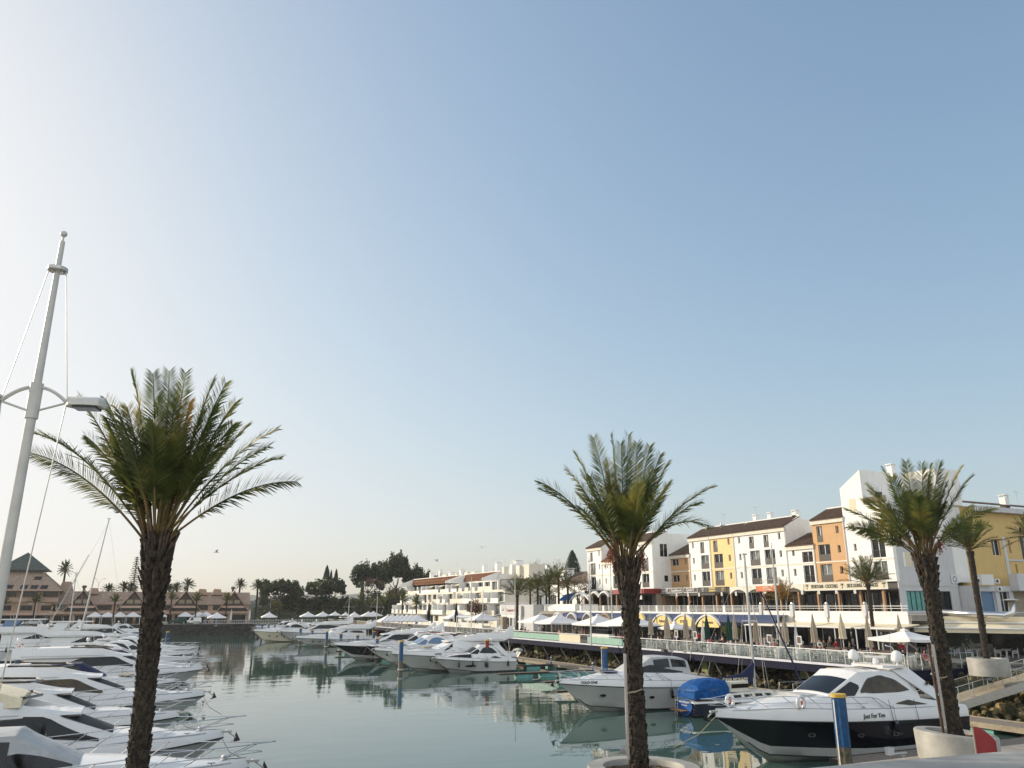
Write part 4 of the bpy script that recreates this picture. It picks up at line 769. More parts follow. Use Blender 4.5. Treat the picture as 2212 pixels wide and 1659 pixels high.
def tower_salmon():
    t = thing('salmon_tower_building', 'salmon building with a steep truncated roof and a green pyramid top at the left edge', 'building', (-31, 276, 0), 0)
    def fr(h0, z0, h1, z1, m, name, cx=0): 
        return obj(name, MB().add([(cx + a * h0, b * h0, z0) for a, b in ((-1, -1), (1, -1), (1, 1), (-1, 1))] + [(cx + a * h1, b * h1, z1) for a, b in ((-1, -1), (1, -1), (1, 1), (-1, 1))], [(0, 1, 5, 4), (1, 2, 6, 5), (2, 3, 7, 6), (3, 0, 4, 7), (4, 5, 6, 7)]), m, t)
    fr(6.6, 18.3, .05, 23.6, 'green_tile', 'pyramid_roof'); fr(5.2, 17.5, 5.2, 18.35, 'window_glass', 'lantern'); fr(11.4, 12.3, 5.3, 17.6, 'salmon_tile', 'lower_roof')
    obj('lantern_sill', MB().box(-6.6, 6.6, -6.6, 6.6, 18.22, 18.30), 'dark_wood', t)
    for px, y0, y1 in ((-3, 12.9, 13.9), (-6, 12.9, 13.9), (0.6, 12.9, 13.9), (3.1, 12.9, 13.9), (5.6, 12.9, 13.9), (3.4, 15.5, 16.4)):
        d = lambda z: -11.4 + (z - 12.3) * 6.1 / 5.3
        w = obj('roof_window', MB().add([(px, d(y0) - .08, y0), (px + 1.7, d(y0) - .08, y0), (px + 1.9, d(y1) - .08, y1), (px + .2, d(y1) - .08, y1)], [(0, 1, 2, 3)]), 'window_glass' if px > -4 else 'curtain_glass', t)
        obj('frame', MB().tube([(px, d(y0) - .1, y0), (px + 1.7, d(y0) - .1, y0), (px + 1.9, d(y1) - .1, y1), (px + .2, d(y1) - .1, y1)], .08, 4, True), 'dark_wood', w)
    ops = [(-30 + i * 5.2, -26.2 + i * 5.2, 10.7, 12.0) for i in range(8)] + [(-30 + i * 5.2, -27 + i * 5.2, 6.9, 8.3) for i in range(8)]
    mb = MB(); mb.T = Matrix.Translation((0, -8, 0)); wall_open(mb, -34, 10.5, 6.0, 12.3, ops, .4); shell(mb, -34, 10.5, 16, 3, 12.3); mb.T = None; obj('wall', mb, 'salmon_wall', t)
    mb = MB().box(-34, 10.5, -8.9, -8.01, 5.6, 6.3).box(-34, 10.5, -8.6, -8.01, 9.3, 10.4); obj('ledge', mb, 'salmon_trim', t)
    for o in ops: w = obj('window', MB().box(o[0], o[1], -7.6, -7.55, o[2], o[3]), 'window_glass', t)
    obj('arcade_front', MB().box(-34, 10.4, -7.0, -6.9, 3.0, 5.6), 'dark_glass', t)
    obj('corner_turret', MB().prism([(9.5, 12.3), (13.5, 12.3), (12.6, 15.2), (10.4, 15.2)], 'y', -3, 1), 'salmon_tile', t); return t
tower_salmon()
# hills far away
mb = MB(); vs = []; n = 160
for i in range(n + 1):
    x = -3800 + i * 62; h = 62 + 40 * noise.noise(Vector((i * .11, 0, 0))) + 16 * noise.noise(Vector((i * .5, 3, 0)))
    vs += [(x, 4200, 2), (x, 4300, 2 + max(8, h)), (x, 4800, 2)]
mb.add(vs, [(i * 3 + k, i * 3 + 3 + k, i * 3 + 4 + k, i * 3 + 1 + k) for i in range(n) for k in (0, 1)]); struct('hills', mb, 'bush_leaf', True)
# ================================================================= motor boats
def sm(t): t = max(0, min(1, t)); return t * t * (3 - 2 * t)
def lerp(a, b, t): return a + (b - a) * t
def interp(keys, x):
    if x <= keys[0][0]: return keys[0][1:]
    for a, b in zip(keys, keys[1:]):
        if x <= b[0]:
            t = (x - a[0]) / (b[0] - a[0] or 1); return tuple(lerp(p, q, t) for p, q in zip(a[1:], b[1:]))
    return keys[-1][1:]
class Hull:
    def __init__(h, L, B, Fb, Fs, g=.42): h.L, h.B, h.Fb, h.Fs, h.g = L, B, Fb, Fs, g
    def bd(h, t): return h.B / 2 * (.93 + .07 * sm(t / .35)) * max(0, 1 - max(0, (t - .48) / .52) ** 2.3)
    def sh(h, t): return h.Fs + (h.Fb - h.Fs) * t ** 1.6
    def gw(h, t): return h.sh(t) + h.g * (1 - .45 * sm((t - .75) / .25)) 
    def keel(h, t): return -.6 if t < .55 else lerp(-.6, -.25, sm((t - .55) / .23)) if t < .78 else lerp(-.25, h.Fb - .02, ((t - .78) / .22) ** 1.05)
    def sec(h, t):
        b, s, k = h.bd(t), h.sh(t), h.keel(t); cz = max(k, .12 + .75 * max(0, t - .45) ** 1.5 * 2); cb = b * lerp(.93, .50, sm((t - .35) / .5)) * (1 - sm((t - .86) / .13))
        m = (s - cz); pts = [(0, k), (cb, cz)]
        for q in (.25, .5, .75): pts.append((lerp(cb, b, q ** 1.25 if t > .5 else q), cz + m * q))
        pts.append((b, s)); return pts
def build_hull(par, H, lower='gel_white', upper=None, stripe='rubber', n=30, deckm='gel_white', split=2, gunm='gel_white', plat=True):
    ts = [i / n for i in range(n + 1)]; x = lambda t: t * H.L
    def strip(a, b, off=0):
        mb = MB()
        for s_ in (-1, 1): mb.rings([[(x(t), s_ * (p[0] + (off if p[0] > .02 else 0)), p[1]) for p in H.sec(t)[a:b + 1]] for t in ts])
        return mb
    if upper:
        obj('hull_bottom', strip(0, split), lower, par, 40); obj('topsides', strip(split, 5), upper, par, 40)
    else: obj('hull', strip(0, 5), lower, par, 40)
    s0 = H.sec(0); mb = MB(); mb.add([(0, p[0], p[1]) for p in s0] + [(0, -p[0], p[1]) for p in reversed(s0[1:])], [tuple(range(11))]); obj('transom', mb, upper or lower, par)
    obj('rub_rail', MB().tube([(x(t), H.bd(t) + .015, H.sh(t)) for t in ts], .035, 5).tube([(x(t), -H.bd(t) - .015, H.sh(t)) for t in ts], .035, 5), stripe, par)
    if stripe: obj('boot_stripe', MB().rings([[(x(t), s_ * (H.sec(t)[1][0] + .02), H.sec(t)[1][1] + d) for d in (-.05, .03)] for t in ts[:int(n * .93)]]) if False else sum_strip(H, ts, x), 'rubber', par)
    def G(t, q): return (x(t) + (.04 if t > .99 else 0), q * max(0.0, H.bd(t) - .02), 0)
    mb = MB()
    for s_ in (-1, 1): mb.rings([[(x(t), s_ * max(0, H.bd(t)), H.sh(t)), (x(t), s_ * max(0, H.bd(t) - .03), H.sh(t) + .7 * (H.gw(t) - H.sh(t))), (x(t), s_ * max(0, H.bd(t) - .12), H.gw(t)), (x(t), s_ * max(0, H.bd(t) * .6), H.gw(t) + .06), (x(t), 0, H.gw(t) + .11)] for t in ts])
    mb.add([(0, s_ * y, z) for s_, y, z in ((-1, H.bd(0), H.sh(0)), (1, H.bd(0), H.sh(0)), (1, H.bd(0) - .12, H.gw(0)), (-1, H.bd(0) - .12, H.gw(0)))], [(0, 1, 2, 3)])
    obj('deck', mb, deckm, par, 50)
    if plat: obj('swim_platform', MB().rbox((-.5, 0, .45), (1.1, H.B * .82, .12), 0, .2), 'teak', par)
def sum_strip(H, ts, x):
    mb = MB()
    for s_ in (-1, 1): mb.tube([(x(t), s_ * (H.sec(t)[1][0] + .012), H.sec(t)[1][1]) for t in ts if t < .93], .03, 4)
    return mb
class House:
    "cabin shape lofted from stations (x, top z above gunwale, half width at foot, half width at top)"
    def __init__(h, H, st, base=.05, crown=.12): h.H, h.st, h.base, h.crown = H, st, base, crown
    def P(h, x, s):
        z, wb, wt = interp(h.st, x); t = x / h.H.L; z0 = h.H.gw(t) + h.base - .1; z1 = z0 + max(.02, z)
        if abs(s) <= 1:
            a = abs(s); y = lerp(wb, wt, a ** 1.3); zz = lerp(z0, z1, a)
        else:
            a = abs(s) - 1; y = wt * (1 - a); zz = z1 + h.crown * sin(a * pi / 2) * min(1, z)
        return Vector((x, y if s >= 0 else -y, zz))
    def side(h, par, name, poly, m, off=.012, both=True, n=14):
        "window patch: poly = [(x, s_low, s_high)]"
        xs = [lerp(poly[0][0], poly[-1][0], i / n) for i in range(n + 1)]
        for sg in ((1, -1) if both else (1,)):
            mb = MB(); rs = []
            for x in xs:
                lo, hi = interp(poly, x); r = []
                for k in range(4):
                    s = lerp(lo, hi, k / 3) ; p = h.P(x, sg * max(s, 1e-4)); p.y += sg * off; p.z += 0; r.append(p)
                rs.append(r)
            mb.rings(rs); obj(name, mb, m, par, True)
    def top(h, par, name, x0, x1, y0, y1, m, off=.015, n=10):
        mb = MB(); rs = []
        for i in range(n + 1):
            x = lerp(x0, x1, i / n); r = []
            for k in range(9):
                q = lerp(y0, y1, k / 8); p = h.P(x, (1 if q >= 0 else -1) * (2 - abs(q))); r.append(p + Vector((off * .6, 0, off)))
            rs.append(r)
        mb.rings(rs); return obj(name, mb, m, par, True)
    def body(h, par, m='gel_white', name='cabin', n=44):
        x0, x1 = h.st[0][0], h.st[-1][0]; xs = sorted({round(lerp(x0, x1, i / n), 3) for i in range(n + 1)} | {round(k[0], 3) for k in h.st}); ss = [0, .25, .5, .75, .92, 1.0, 1.08, 1.3, 1.6, 2.0]
        mb = MB(); mb.rings([[h.P(x, -max(s, 1e-4)) for s in ss] + [h.P(x, s if s else 1e-4) for s in reversed(ss[:-1])] for x in xs], False)
        for x in (x0, x1):
            r = [h.P(x, -max(s, 1e-4)) for s in ss] + [h.P(x, max(s, 1e-4)) for s in reversed(ss[:-1])]; mb.add(r, [tuple(range(len(r)))])
        return obj(name, mb, m, par, 35)
def bow_rail(par, H, t0=.42, over=.7, h=.62, m='steel', r=.022, n=7, mid=True, lean=-.28):
    "pulpit: hoop around the bow with raked stanchions"
    pts = []; N_ = 18
    def Pt(t, s, hh): return Vector((t * H.L + over * sm((t - .8) / .2) + hh * .15, s * max(.16 * sm((1.02 - t) * 8) + .05, H.bd(t) - .14), H.gw(min(t, 1)) + hh))
    for i in range(N_ + 1): t = lerp(t0, 1.0, i / N_); pts.append(Pt(t, 1, h * sm((t - t0) / .1 + .05)))
    mb = MB(); left = [Vector((p.x, -p.y, p.z)) for p in reversed(pts)]; tip = [pts[-1] + Vector((.12, -.05, 0))] ; mb.tube(pts + [Vector((pts[-1].x + .14, 0, pts[-1].z))] + left, r, 5); obj('handrail', mb, m, par, True)
    if mid:
        q = [Pt(lerp(t0 + .12, .98, i / 10), 1, h * .5) for i in range(11)]; obj('mid_rail', MB().tube(q, r * .6, 4).tube([Vector((p.x, -p.y, p.z)) for p in q], r * .6, 4), m, par, True)
    for i in range(n):
        t = lerp(t0 + .1, .965, i / (n - 1)); a = Pt(t, 1, h); b = Vector(((t - .035 + lean * .06) * H.L + .0, a.y * (.98 if t < .9 else .9), H.gw(max(0, t - .04)) + .02))
        for s_ in (1, -1): obj('stanchion', MB().cyl((b.x, s_ * b.y, b.z), (a.x, s_ * a.y, a.z), r * .85, n=5), m, par)
def portholes(par, H, ts, q=.62, rx=.2, rz=.09, m='dark_glass', rim=None):
    for t in ts:
        for s_ in (1, -1):
            sc_ = H.sec(t); z = lerp(sc_[1][1], sc_[5][1], q); b = lerp(sc_[1][0], sc_[5][0], q) ; y = s_ * (b + .02); x = t * H.L; dy = (H.sec(min(1, t + .02))[4][0] - H.sec(t - .02)[4][0]) / (.04 * H.L) * s_
            V_ = lambda a, rr, e=0: (x + rr * rx * cos(a), y + s_ * (.012 + e) + dy * rr * rx * cos(a), z + rr * rz * sin(a))
            mb = MB().add([V_(k * pi / 8, 1, .01) for k in range(16)], [tuple(range(16))]); o = obj('porthole', mb, m, par)
            if rim: obj('rim', MB().add([V_(k * pi / 8, rr, .014) for rr in (1, 1.35) for k in range(16)], [(k, (k + 1) % 16, 16 + (k + 1) % 16, 16 + k) for k in range(16)]), rim, o)
def anchor(par, H, k=1.0):
    z = H.gw(1.0); x = H.L
    mb = MB().box(x - .4, x + .36 * k, -.06, .06, z - .07, z + .02).cyl((x + .1, 0, z + .02), (x + .55 * k, 0, z - .30 * k), .035, n=6)
    obj('bow_roller', mb, 'dull_steel', par)
    mb = MB().add([(x + .55 * k, 0, z - .05), (x + .75 * k, .16, z - .42 * k), (x + .45 * k, 0, z - .52 * k), (x + .75 * k, -.16, z - .42 * k), (x + .3 * k, .2, z - .5 * k), (x + .3 * k, -.2, z - .5 * k)], [(0, 1, 2), (0, 2, 3), (1, 4, 2), (2, 5, 3)]); obj('anchor', mb, 'rubber', par)
def fender(par, x, y, z, m='gel_navy', L=.7):
    o = obj('fender', MB().lathe([(.02, 0), (.10, .05), (.12, .2), (.12, L - .2), (.10, L - .05), (.02, L)], (x, y, z - L), 8, caps=True), m, par, True); obj('lanyard', MB().cyl((x, y, z), (x, y - (.08 if y > 0 else -.08), z + .8), .012, n=4), 'rubber', o)
def dome(par, x, y, z, r=.28):
    o = obj('radar_dome', MB().lathe([(r * .55, 0), (r * .95, .04), (r, .1), (r, r * .75), (r * .88, r * 1.35), (r * .5, r * 1.8), (.01, r * 1.95)], (x, y, z + .25), 14), 'gel_white', par, True); obj('mount', MB().cyl((x, y, z - .1), (x, y, z + .27), .07, n=8), 'gel_white', o)
def scanner(par, x, y, z, w=1.2):
    o = obj('radar_scanner', MB().rbox((x, y, z + .42), (.12, w, .12), .5, .03), 'gel_white', par); obj('pedestal', MB().lathe([(.16, 0), (.2, .08), (.16, .34), (.05, .36)], (x, y, z), 10, caps=True), 'gel_white', o)
def hatch(par, H, t, r=.3):
    z = H.gw(t) + .13; obj('deck_hatch', MB().lathe([(r * 1.15, 0), (r * 1.15, .05), (r, .08)], (t * H.L, 0, z), 18).lathe([(r * .96, .075), (.01, .075)], (t * H.L, 0, z), 18), 'gel_white', par); 
def rope(par, pts, r=.016, m='canvas_white'): obj('mooring_line', MB().tube(pts, r, 4), m, par)
GROUPR = 'motor yachts moored along the right hand quay'; GROUPL = 'motor yachts moored along the left hand pontoon'
def place(t, bow, L, side, z=0):
    "bow = surveyed bow tip; side 'R' bows point to -x, 'L' bows point to +x"
    if side == 'R': t.location = (bow.x + L, bow.y, z); t.rotation_euler = (0, 0, pi)
    else: t.location = (bow.x - L, bow.y, z); t.rotation_euler = (0, 0, 0)
    return t
NB = [0]
mat('cloth_black_', (.03, .03, .035), .6, var=.4)
def foredeck_gear(t, H):
    NB[0] += 1; rr = random.Random(NB[0] * 7); m = rr.choice(('gel_navy', 'gel_white', 'gel_navy', 'canvas_grey'))
    for q in (.18, .38, .60):
        for s_ in (1, -1):
            if rr.random() < .7: fender(t, q * H.L + rr.uniform(-.3, .3), s_ * (H.bd(q) + .13), H.sh(q) - .05 + rr.uniform(-.1, .15), m, .62)
    x = rr.uniform(.14, .3) * H.L
    for s_ in (1, -1): obj('whip_aerial', MB().cyl((x, s_ * H.B * .3, H.gw(.2) + 1.5), (x - .5, s_ * H.B * .3, H.gw(.2) + 3.4 + rr.random()), .012, n=4), 'gel_white', t)
    obj('ensign_staff', MB().cyl((.1, 0, H.gw(0)), (-.35, 0, H.gw(0) + 1.3), .015, n=4), 'gel_white', t)
    if rr.random() < .5: obj('ensign', MB().rings([[(-.3 - .1 * k, .05 * sin(k * 1.5), H.gw(0) + 1.2 - .06 * k), (-.16 - .1 * k, .05 * sin(k * 1.5 + .5), H.gw(0) + .75 - .08 * k)] for k in range(6)]), rr.choice(('red_paint', 'pile_blue', 'canvas_green')), t)
    a = (H.L * .985, .12, H.gw(.98)); b = (H.L + 1.4, rr.choice((-1, 1)) * 2.0, .7)
    obj('bow_line', MB().tube([a, (H.L * .985 + .7, (a[1] + b[1]) / 2, (a[2] + b[2]) / 2 - .25), b], .018, 4), 'canvas_tan', t)
    if rr.random() < .6: obj('folded_tarp', MB().rbox((H.L * rr.uniform(.62, .72), 0, H.gw(.66) + .55), (1.2, 1.5, .12), rr.uniform(-.3, .3), .3), rr.choice(('canvas_navy', 'canvas_tan', 'canvas_grey')), t)
    L = H.L; z = H.gw(.93) + .12; obj('windlass', MB().lathe([(.12, 0), (.12, .14), (.06, .2), (.01, .2)], (L * .935, 0, z - .05), 10).box(L * .935, L * .99, -.03, .03, z - .05, z + .02), 'steel', t)
    for s_ in (1, -1):
        for q in (.90, .5, .06): obj('cleat', MB().cyl((L * q - .14, s_ * (H.bd(q) - .22), H.gw(q) + .11), (L * q + .14, s_ * (H.bd(q) - .22), H.gw(q) + .11), .022, n=5).cyl((L * q, s_ * (H.bd(q) - .22), H.gw(q)), (L * q, s_ * (H.bd(q) - .22), H.gw(q) + .11), .03, n=5), 'steel', t)
# ---- express cruiser with hardtop and arch
def express(label, side, px, L=15, B=4.4, Fb=2.1, Fs=1.35, lower='gel_white', upper=None, glass='dark_glass', roof=True, roofm='gel_white', canvas=None, domes=False, name=None, ports=(.55, .66, .77), g=.42, rail=True, deckm='gel_white', stripe='rubber', hh=1.0, arch=True, gap=True, ph_rim=None):
    t = thing('motor_yacht', label, 'motor yacht', (0, 0, 0), 0, None); H = Hull(L, B, Fb, Fs, g); place(t, onZ(px[0], px[1], Fb + .1), L, side)
    build_hull(t, H, lower, upper, stripe, deckm=deckm)
    w = B / 2
    # coachroof sweeping up from the foredeck and along the sides
    st = [(L * .02, .12, w * .90, w * .86), (L * .16, .42, w * .92, w * .86), (L * .30, .62 * hh, w * .92, w * .84), (L * .48, .62 * hh, w * .90, w * .78), (L * .60, .58 * hh, w * .80, w * .66), (L * .72, .40, w * .62, w * .46), (L * .84, .18, w * .36, w * .22), (L * .91, .02, w * .12, w * .05)]
    C = House(H, st, .04, .14); C.body(t, deckm, 'coachroof'); b = C.P(L * .5, 1).z - H.gw(.5)
    if roof or canvas:
        r0, r1 = L * .235, L * .52; zr = 1.72 * hh
        st2 = [(L * .20, zr - .25, w * .80, w * .50), (r0, zr - .06, w * .80, w * .56), (L * .36, zr + .04, w * .80, w * .60), (L * .46, zr - .02, w * .80, w * .58), (r1 - .03 * L, zr - .30, w * .78, w * .56), (L * .60, .60 * hh, w * .66, w * .56)]
        K = House(H, st2, .06, .10)
        K.body(t, canvas or roofm, 'canopy' if canvas else 'hardtop')
        if canvas:
            K.side(t, 'canopy_window', [(L * .225, .62, .92), (L * .33, .60, .94)], 'window_glass'); K.side(t, 'canopy_window', [(L * .345, .58, .94), (L * .45, .50, .9)], 'window_glass'); K.side(t, 'windscreen', [(L * .26, .38, .42), (L * .40, .33, .55), (L * .50, .40, .8), (L * .585, .5, .9)], glass, .02)
        else:
            K.side(t, 'side_window', [(L * .245, .50, .52), (L * .30, .44, .80), (L * .37, .42, .90), (L * .43, .42, .82), (L * .475, .46, .52)], glass, .015)
            K.side(t, 'windscreen_side', [(L * .475, .62, .70), (L * .50, .46, .92), (L * .55, .36, .90), (L * .585, .6, .9)], 'dark_glass' if glass == 'brown_glass' else glass, .02)
            K.top(t, 'windscreen', L * .505, L * .592, -.94, .94, 'dark_glass' if glass == 'brown_glass' else glass, .02)
            K.top(t, 'roof_window', L * .30, L * .38, -.5, .5, 'dark_glass', .02)
            C.side(t, 'lower_window', [(L * .20, .45, .5), (L * .28, .3, .75), (L * .345, .42, .48)], glass, .015)
    if arch:
        zt = H.gw(.2) + 1.72 * hh
        for s_ in (1, -1):
            obj('arch_leg', MB().add([(L * .055, s_ * w * .88, H.gw(.05) + .1), (L * .135, s_ * w * .88, H.gw(.1) + .3), (L * .30, s_ * w * .58, zt + .12), (L * .205, s_ * w * .52, zt + .16)] + [(L * .055, s_ * (w * .88 - .14), H.gw(.05) + .1), (L * .135, s_ * (w * .88 - .14), H.gw(.1) + .3), (L * .30, s_ * (w * .58 - .14), zt + .12), (L * .205, s_ * (w * .52 - .14), zt + .16)], [(0, 1, 2, 3), (7, 6, 5, 4), (0, 4, 5, 1), (1, 5, 6, 2), (2, 6, 7, 3), (3, 7, 4, 0)]), deckm, t)
        obj('arch_wing', MB().rbox((L * .27, 0, zt + .26), (L * .10, w * 1.25, .14), 0, .35), 'gel_white', t)
        if domes:
            dome(t, L * .30, -w * .52, zt + .28, .31); dome(t, L * .235, w * .42, zt + .25, .33); scanner(t, L * .27, -.05, zt + .32, 1.2)
            obj('aerials', MB().cyl((L * .24, w * .3, zt + .2), (L * .24, w * .3, zt + 2.0), .014, n=4).tube([(L * .22, .5, zt + .3), (L * .20, .5, zt + .9), (L * .22, .5, zt + 1.3), (L * .25, .5, zt + 1.4)], .03, 5), 'gel_white', t)
        else: dome(t, L * .27, 0, zt + .3, .2)
    obj('cockpit_seats', MB().rbox((L * .12, 0, H.gw(.12) + .22), (L * .14, w * 1.3, .35), 0, .3), 'canvas_tan', t)
    portholes(t, H, ports, .55, .24, .10, 'dark_glass', ph_rim)
    if rail: bow_rail(t, H, .36)
    for s_ in (1, -1): obj('toe_rail', MB().tube([((.05 + .9 * k / 24) * L, s_ * max(.02, H.bd(.05 + .9 * k / 24) - .13), H.gw(.05 + .9 * k / 24) + .03) for k in range(25)], .024, 4), 'galva', t)
    anchor(t, H); hatch(t, H, .80, .28); foredeck_gear(t, H)
    return t, H, C
# ---- flybridge yacht
def fly(label, side, px, L=16, B=4.6, Fb=2.2, Fs=1.5, lower='gel_white', upper=None, glass='dark_glass', wing=True, cover=None, bimini=None, win='long', g=.5, rail=True, flyh=.75, deckm='gel_white', windscreen=True, ph=(.62, .72, .8), mast=False, hard=None, a=None):
    t = thing('motor_yacht', label, 'motor yacht', (0, 0, 0), 0, None); H = Hull(L, B, Fb, Fs, g); place(t, onZ(px[0], px[1], Fb + .1), L, side); w = B / 2
    build_hull(t, H, lower, upper, deckm=deckm)
    a = a or (.72 if side == 'L' else .655); q_ = a - .655
    st = [(L * .14, 1.55, w * .86, w * .72), (L * (.40 + q_), 1.62, w * .86, w * .72), (L * (.50 + q_), 1.50, w * .84, w * .68), (L * (.535 + q_), 1.25, w * (.82 - q_), w * .66), (L * a, .40, w * (.72 - q_), w * (.56 - q_)), (L * (.78 + q_ * .7), .28, w * (.52 - q_), w * .34), (L * .90, .05, w * .22, w * .12)]
    C = House(H, st, .05, .10); C.body(t, deckm, 'cabin')
    if win == 'long': C.side(t, 'saloon_window', [(L * (.16 + q_), .42, .55), (L * (.20 + q_), .36, .80), (L * (.42 + q_), .38, .95), (L * (.49 + q_), .38, .93), (L * (.62 + q_), .34, .50)], glass, .015, n=24)
    elif win == 'curve': C.side(t, 'saloon_window', [(L * (.22 + q_), .46, .48), (L * (.32 + q_), .42, .86), (L * (.48 + q_), .42, .92), (L * (.58 + q_), .44, .60)], glass, .015, n=24)
    elif win == 'slit': C.side(t, 'saloon_window', [(L * .17, .55, .58), (L * .20, .50, .80), (L * .30, .52, .78), (L * .36, .60, .62)], glass, .015)
    if windscreen: C.top(t, 'windscreen', L * (.525 + q_), L * (a - .005), -.92, .92, 'screen_cover' if side == 'L' else 'dark_glass', .03)
    # flybridge moulding
    z0 = C.P(L * .3, 1).z - .04
    mb = MB(); rs = []
    for i in range(25):
        u = i / 24; x = lerp(L * .02 if wing else L * .08, L * (.57 + q_), u); hh = flyh * (1 - sm((u - .55) / .45)) + .08 + (.55 * sm((.2 - u) / .2) if wing else 0); bw = w * (.86 if u < .6 else lerp(.86, .52, sm((u - .6) / .4)))
        b = z0 + (.45 * sm((.18 - u) / .18) if wing else 0)
        rs.append([(x, -bw * .9, b - .1), (x, -bw, b), (x, -bw * .97, b + hh * .6), (x, -bw * .9, b + hh), (x, -bw * .82, b + hh), (x, -bw * .8, b + min(.1, hh * .8)), (x, bw * .8, b + min(.1, hh * .8)), (x, bw * .82, b + hh), (x, bw * .9, b + hh), (x, bw * .97, b + hh * .6), (x, bw, b), (x, bw * .9, b - .1)])
    mb.rings(rs, True, True); obj('flybridge', mb, deckm, t, 40)
    obj('fly_screen', MB().tube([(L * .34, w * .72, z0 + flyh + .12), (L * (.44 + q_), w * .6, z0 + flyh + .05), (L * (.47 + q_), 0, z0 + flyh + .02), (L * (.44 + q_), -w * .6, z0 + flyh + .05), (L * .34, -w * .72, z0 + flyh + .12)], .055, 4), 'brown_glass', t)
    obj('fly_seats', MB().rbox((L * .26, 0, z0 + .45), (L * .14, w * 1.2, .7), 0, .2).rbox((L * .38, .3, z0 + .4), (.6, .7, .9), 0, .1), 'canvas_white', t)
    if cover: obj('fly_cover', MB().rings([[(x, -w * .78, z0 + flyh * .6), (x, -w * .7, z0 + hgt), (x, 0, z0 + hgt + .1), (x, w * .7, z0 + hgt), (x, w * .78, z0 + flyh * .6)] for x, hgt in ((L * .1, .95), (L * .2, 1.25), (L * .32, 1.3), (L * .42, 1.15), (L * .5, .75))], False, True), cover, t, 40)
    if bimini: obj('bimini', MB().rings([[(x, -w * .7, z0 + 1.95), (x, 0, z0 + 2.1), (x, w * .7, z0 + 1.95), (x, w * .7, z0 + 1.8), (x, 0, z0 + 1.95), (x, -w * .7, z0 + 1.8)] for x in (L * .10, L * .22, L * .36)], True, True).cyl((L * .11, w * .68, z0), (L * .11, w * .68, z0 + 1.9), .02, n=4).cyl((L * .35, w * .68, z0), (L * .3, w * .68, z0 + 1.9), .02, n=4).cyl((L * .11, -w * .68, z0), (L * .11, -w * .68, z0 + 1.9), .02, n=4), bimini, t)
    if hard:
        obj('hardtop', MB().rbox((L * .27, 0, z0 + 2.0), (L * .32, w * 1.5, .14), 0, .5), 'gel_white', t); [obj('hardtop_leg', MB().add([(L * .10, s_ * w * .8, z0 + .5), (L * .2, s_ * w * .8, z0 + .5), (L * .26, s_ * w * .7, z0 + 1.95), (L * .16, s_ * w * .7, z0 + 1.95)] + [(L * .10, s_ * w * .77, z0 + .5), (L * .2, s_ * w * .77, z0 + .5), (L * .26, s_ * w * .67, z0 + 1.95), (L * .16, s_ * w * .67, z0 + 1.95)], [(0, 1, 2, 3), (7, 6, 5, 4), (0, 4, 5, 1), (1, 5, 6, 2), (2, 6, 7, 3), (3, 7, 4, 0)]), hard, t) for s_ in (1, -1)]
    obj('radar_arch', MB().tube([(L * .13, w * .8, z0 + .4), (L * .08, w * .7, z0 + 1.1), (L * .08, -w * .7, z0 + 1.1), (L * .13, -w * .8, z0 + .4)], .09, 6), deckm, t)
    if mast: dome(t, L * .09, .3, z0 + 1.0, .24); scanner(t, L * .09, -.4, z0 + 1.1, .9)
    else: dome(t, L * .09, 0, z0 + 1.0, .2)
    obj('cockpit_posts', MB().cyl((L * .05, w * .75, H.gw(0)), (L * .06, w * .75, z0), .05, n=6).cyl((L * .05, -w * .75, H.gw(0)), (L * .06, -w * .75, z0), .05, n=6), 'gel_white', t)
    portholes(t, H, ph, .55, .22, .10)
    ts_ = [.05 + .9 * k / 24 for k in range(25)]
    for s_ in (1, -1):
        obj('toe_rail', MB().tube([(q * L, s_ * max(.02, H.bd(q) - .13), H.gw(q) + .03) for q in ts_], .028, 4), 'galva', t)
        obj('coaming_line', MB().tube([(L * q, s_ * w * .875, z0 + .14) for q in (.12, .25, .38, .50)], .018, 4), 'dull_steel', t)
    foredeck_gear(t, H)
    if rail: bow_rail(t, H, .40)
    anchor(t, H); hatch(t, H, .80, .3); return t, H, C
# ================================================================= right hand row
t, H, C = express('black hulled white motor yacht with hardtop and two white domes at the lower right', 'R', (1546, 1546), 17.0, 4.7, 2.35, 1.75, 'gel_shaded_grey', 'gel_black', 'brown_glass', domes=True, g=.62, hh=1.12, ports=(), ph_rim='steel')
portholes(t, H, (.25, .38, .53, .71), .62, .16, .07, 'dark_glass', 'steel')
lettering('Just For You', .34, 'cloth_black_', t, (8.0, H.bd(.47) + .012, H.sh(.47) + .30), (R(90), 0, pi), sx=.95, shear=.1, bold=0)
lettering('MT', .3, 'rubber', t, (2.6, H.bd(.1) * .78, H.gw(.1) + 1.25), (R(90), 0, pi), bold=.005)
# horseshoe lifebuoys hung on the rail
for i, tt_ in enumerate((.90, .745)):
    y = (H.bd(tt_) - .10) * (-1 if i == 0 else 1); z = H.gw(tt_) + .32; x = tt_ * H.L; pts = [(x + .24 * cos(a), y, z + .30 * sin(a)) for a in [pi * 1.5 + .45 + k * (2 * pi - .9) / 12 for k in range(13)]]
    q = t.matrix_basis if False else None
    b = thing('lifebuoy', 'white horseshoe lifebuoy on the rail of the black and white yacht, ' + ('left' if i == 0 else 'right') + ' one', 'lifebuoy', t.location, pi, 'horseshoe lifebuoys')
    obj('ring', MB().tube(pts, .09, 8), 'gel_white', b, True); obj('strap', MB().box(x - .03, x + .03, y + .02, y + .11, z - .1, z + .1), 'red_paint', b)
for x in (.63, .40, .28): obj('fender_line', MB().cyl((x * 17, H.bd(x) + .03, H.gw(x) + .5), (x * 17 - .25, H.bd(x) + .05, H.sh(x) - .2), .018, n=4), 'rubber', t)
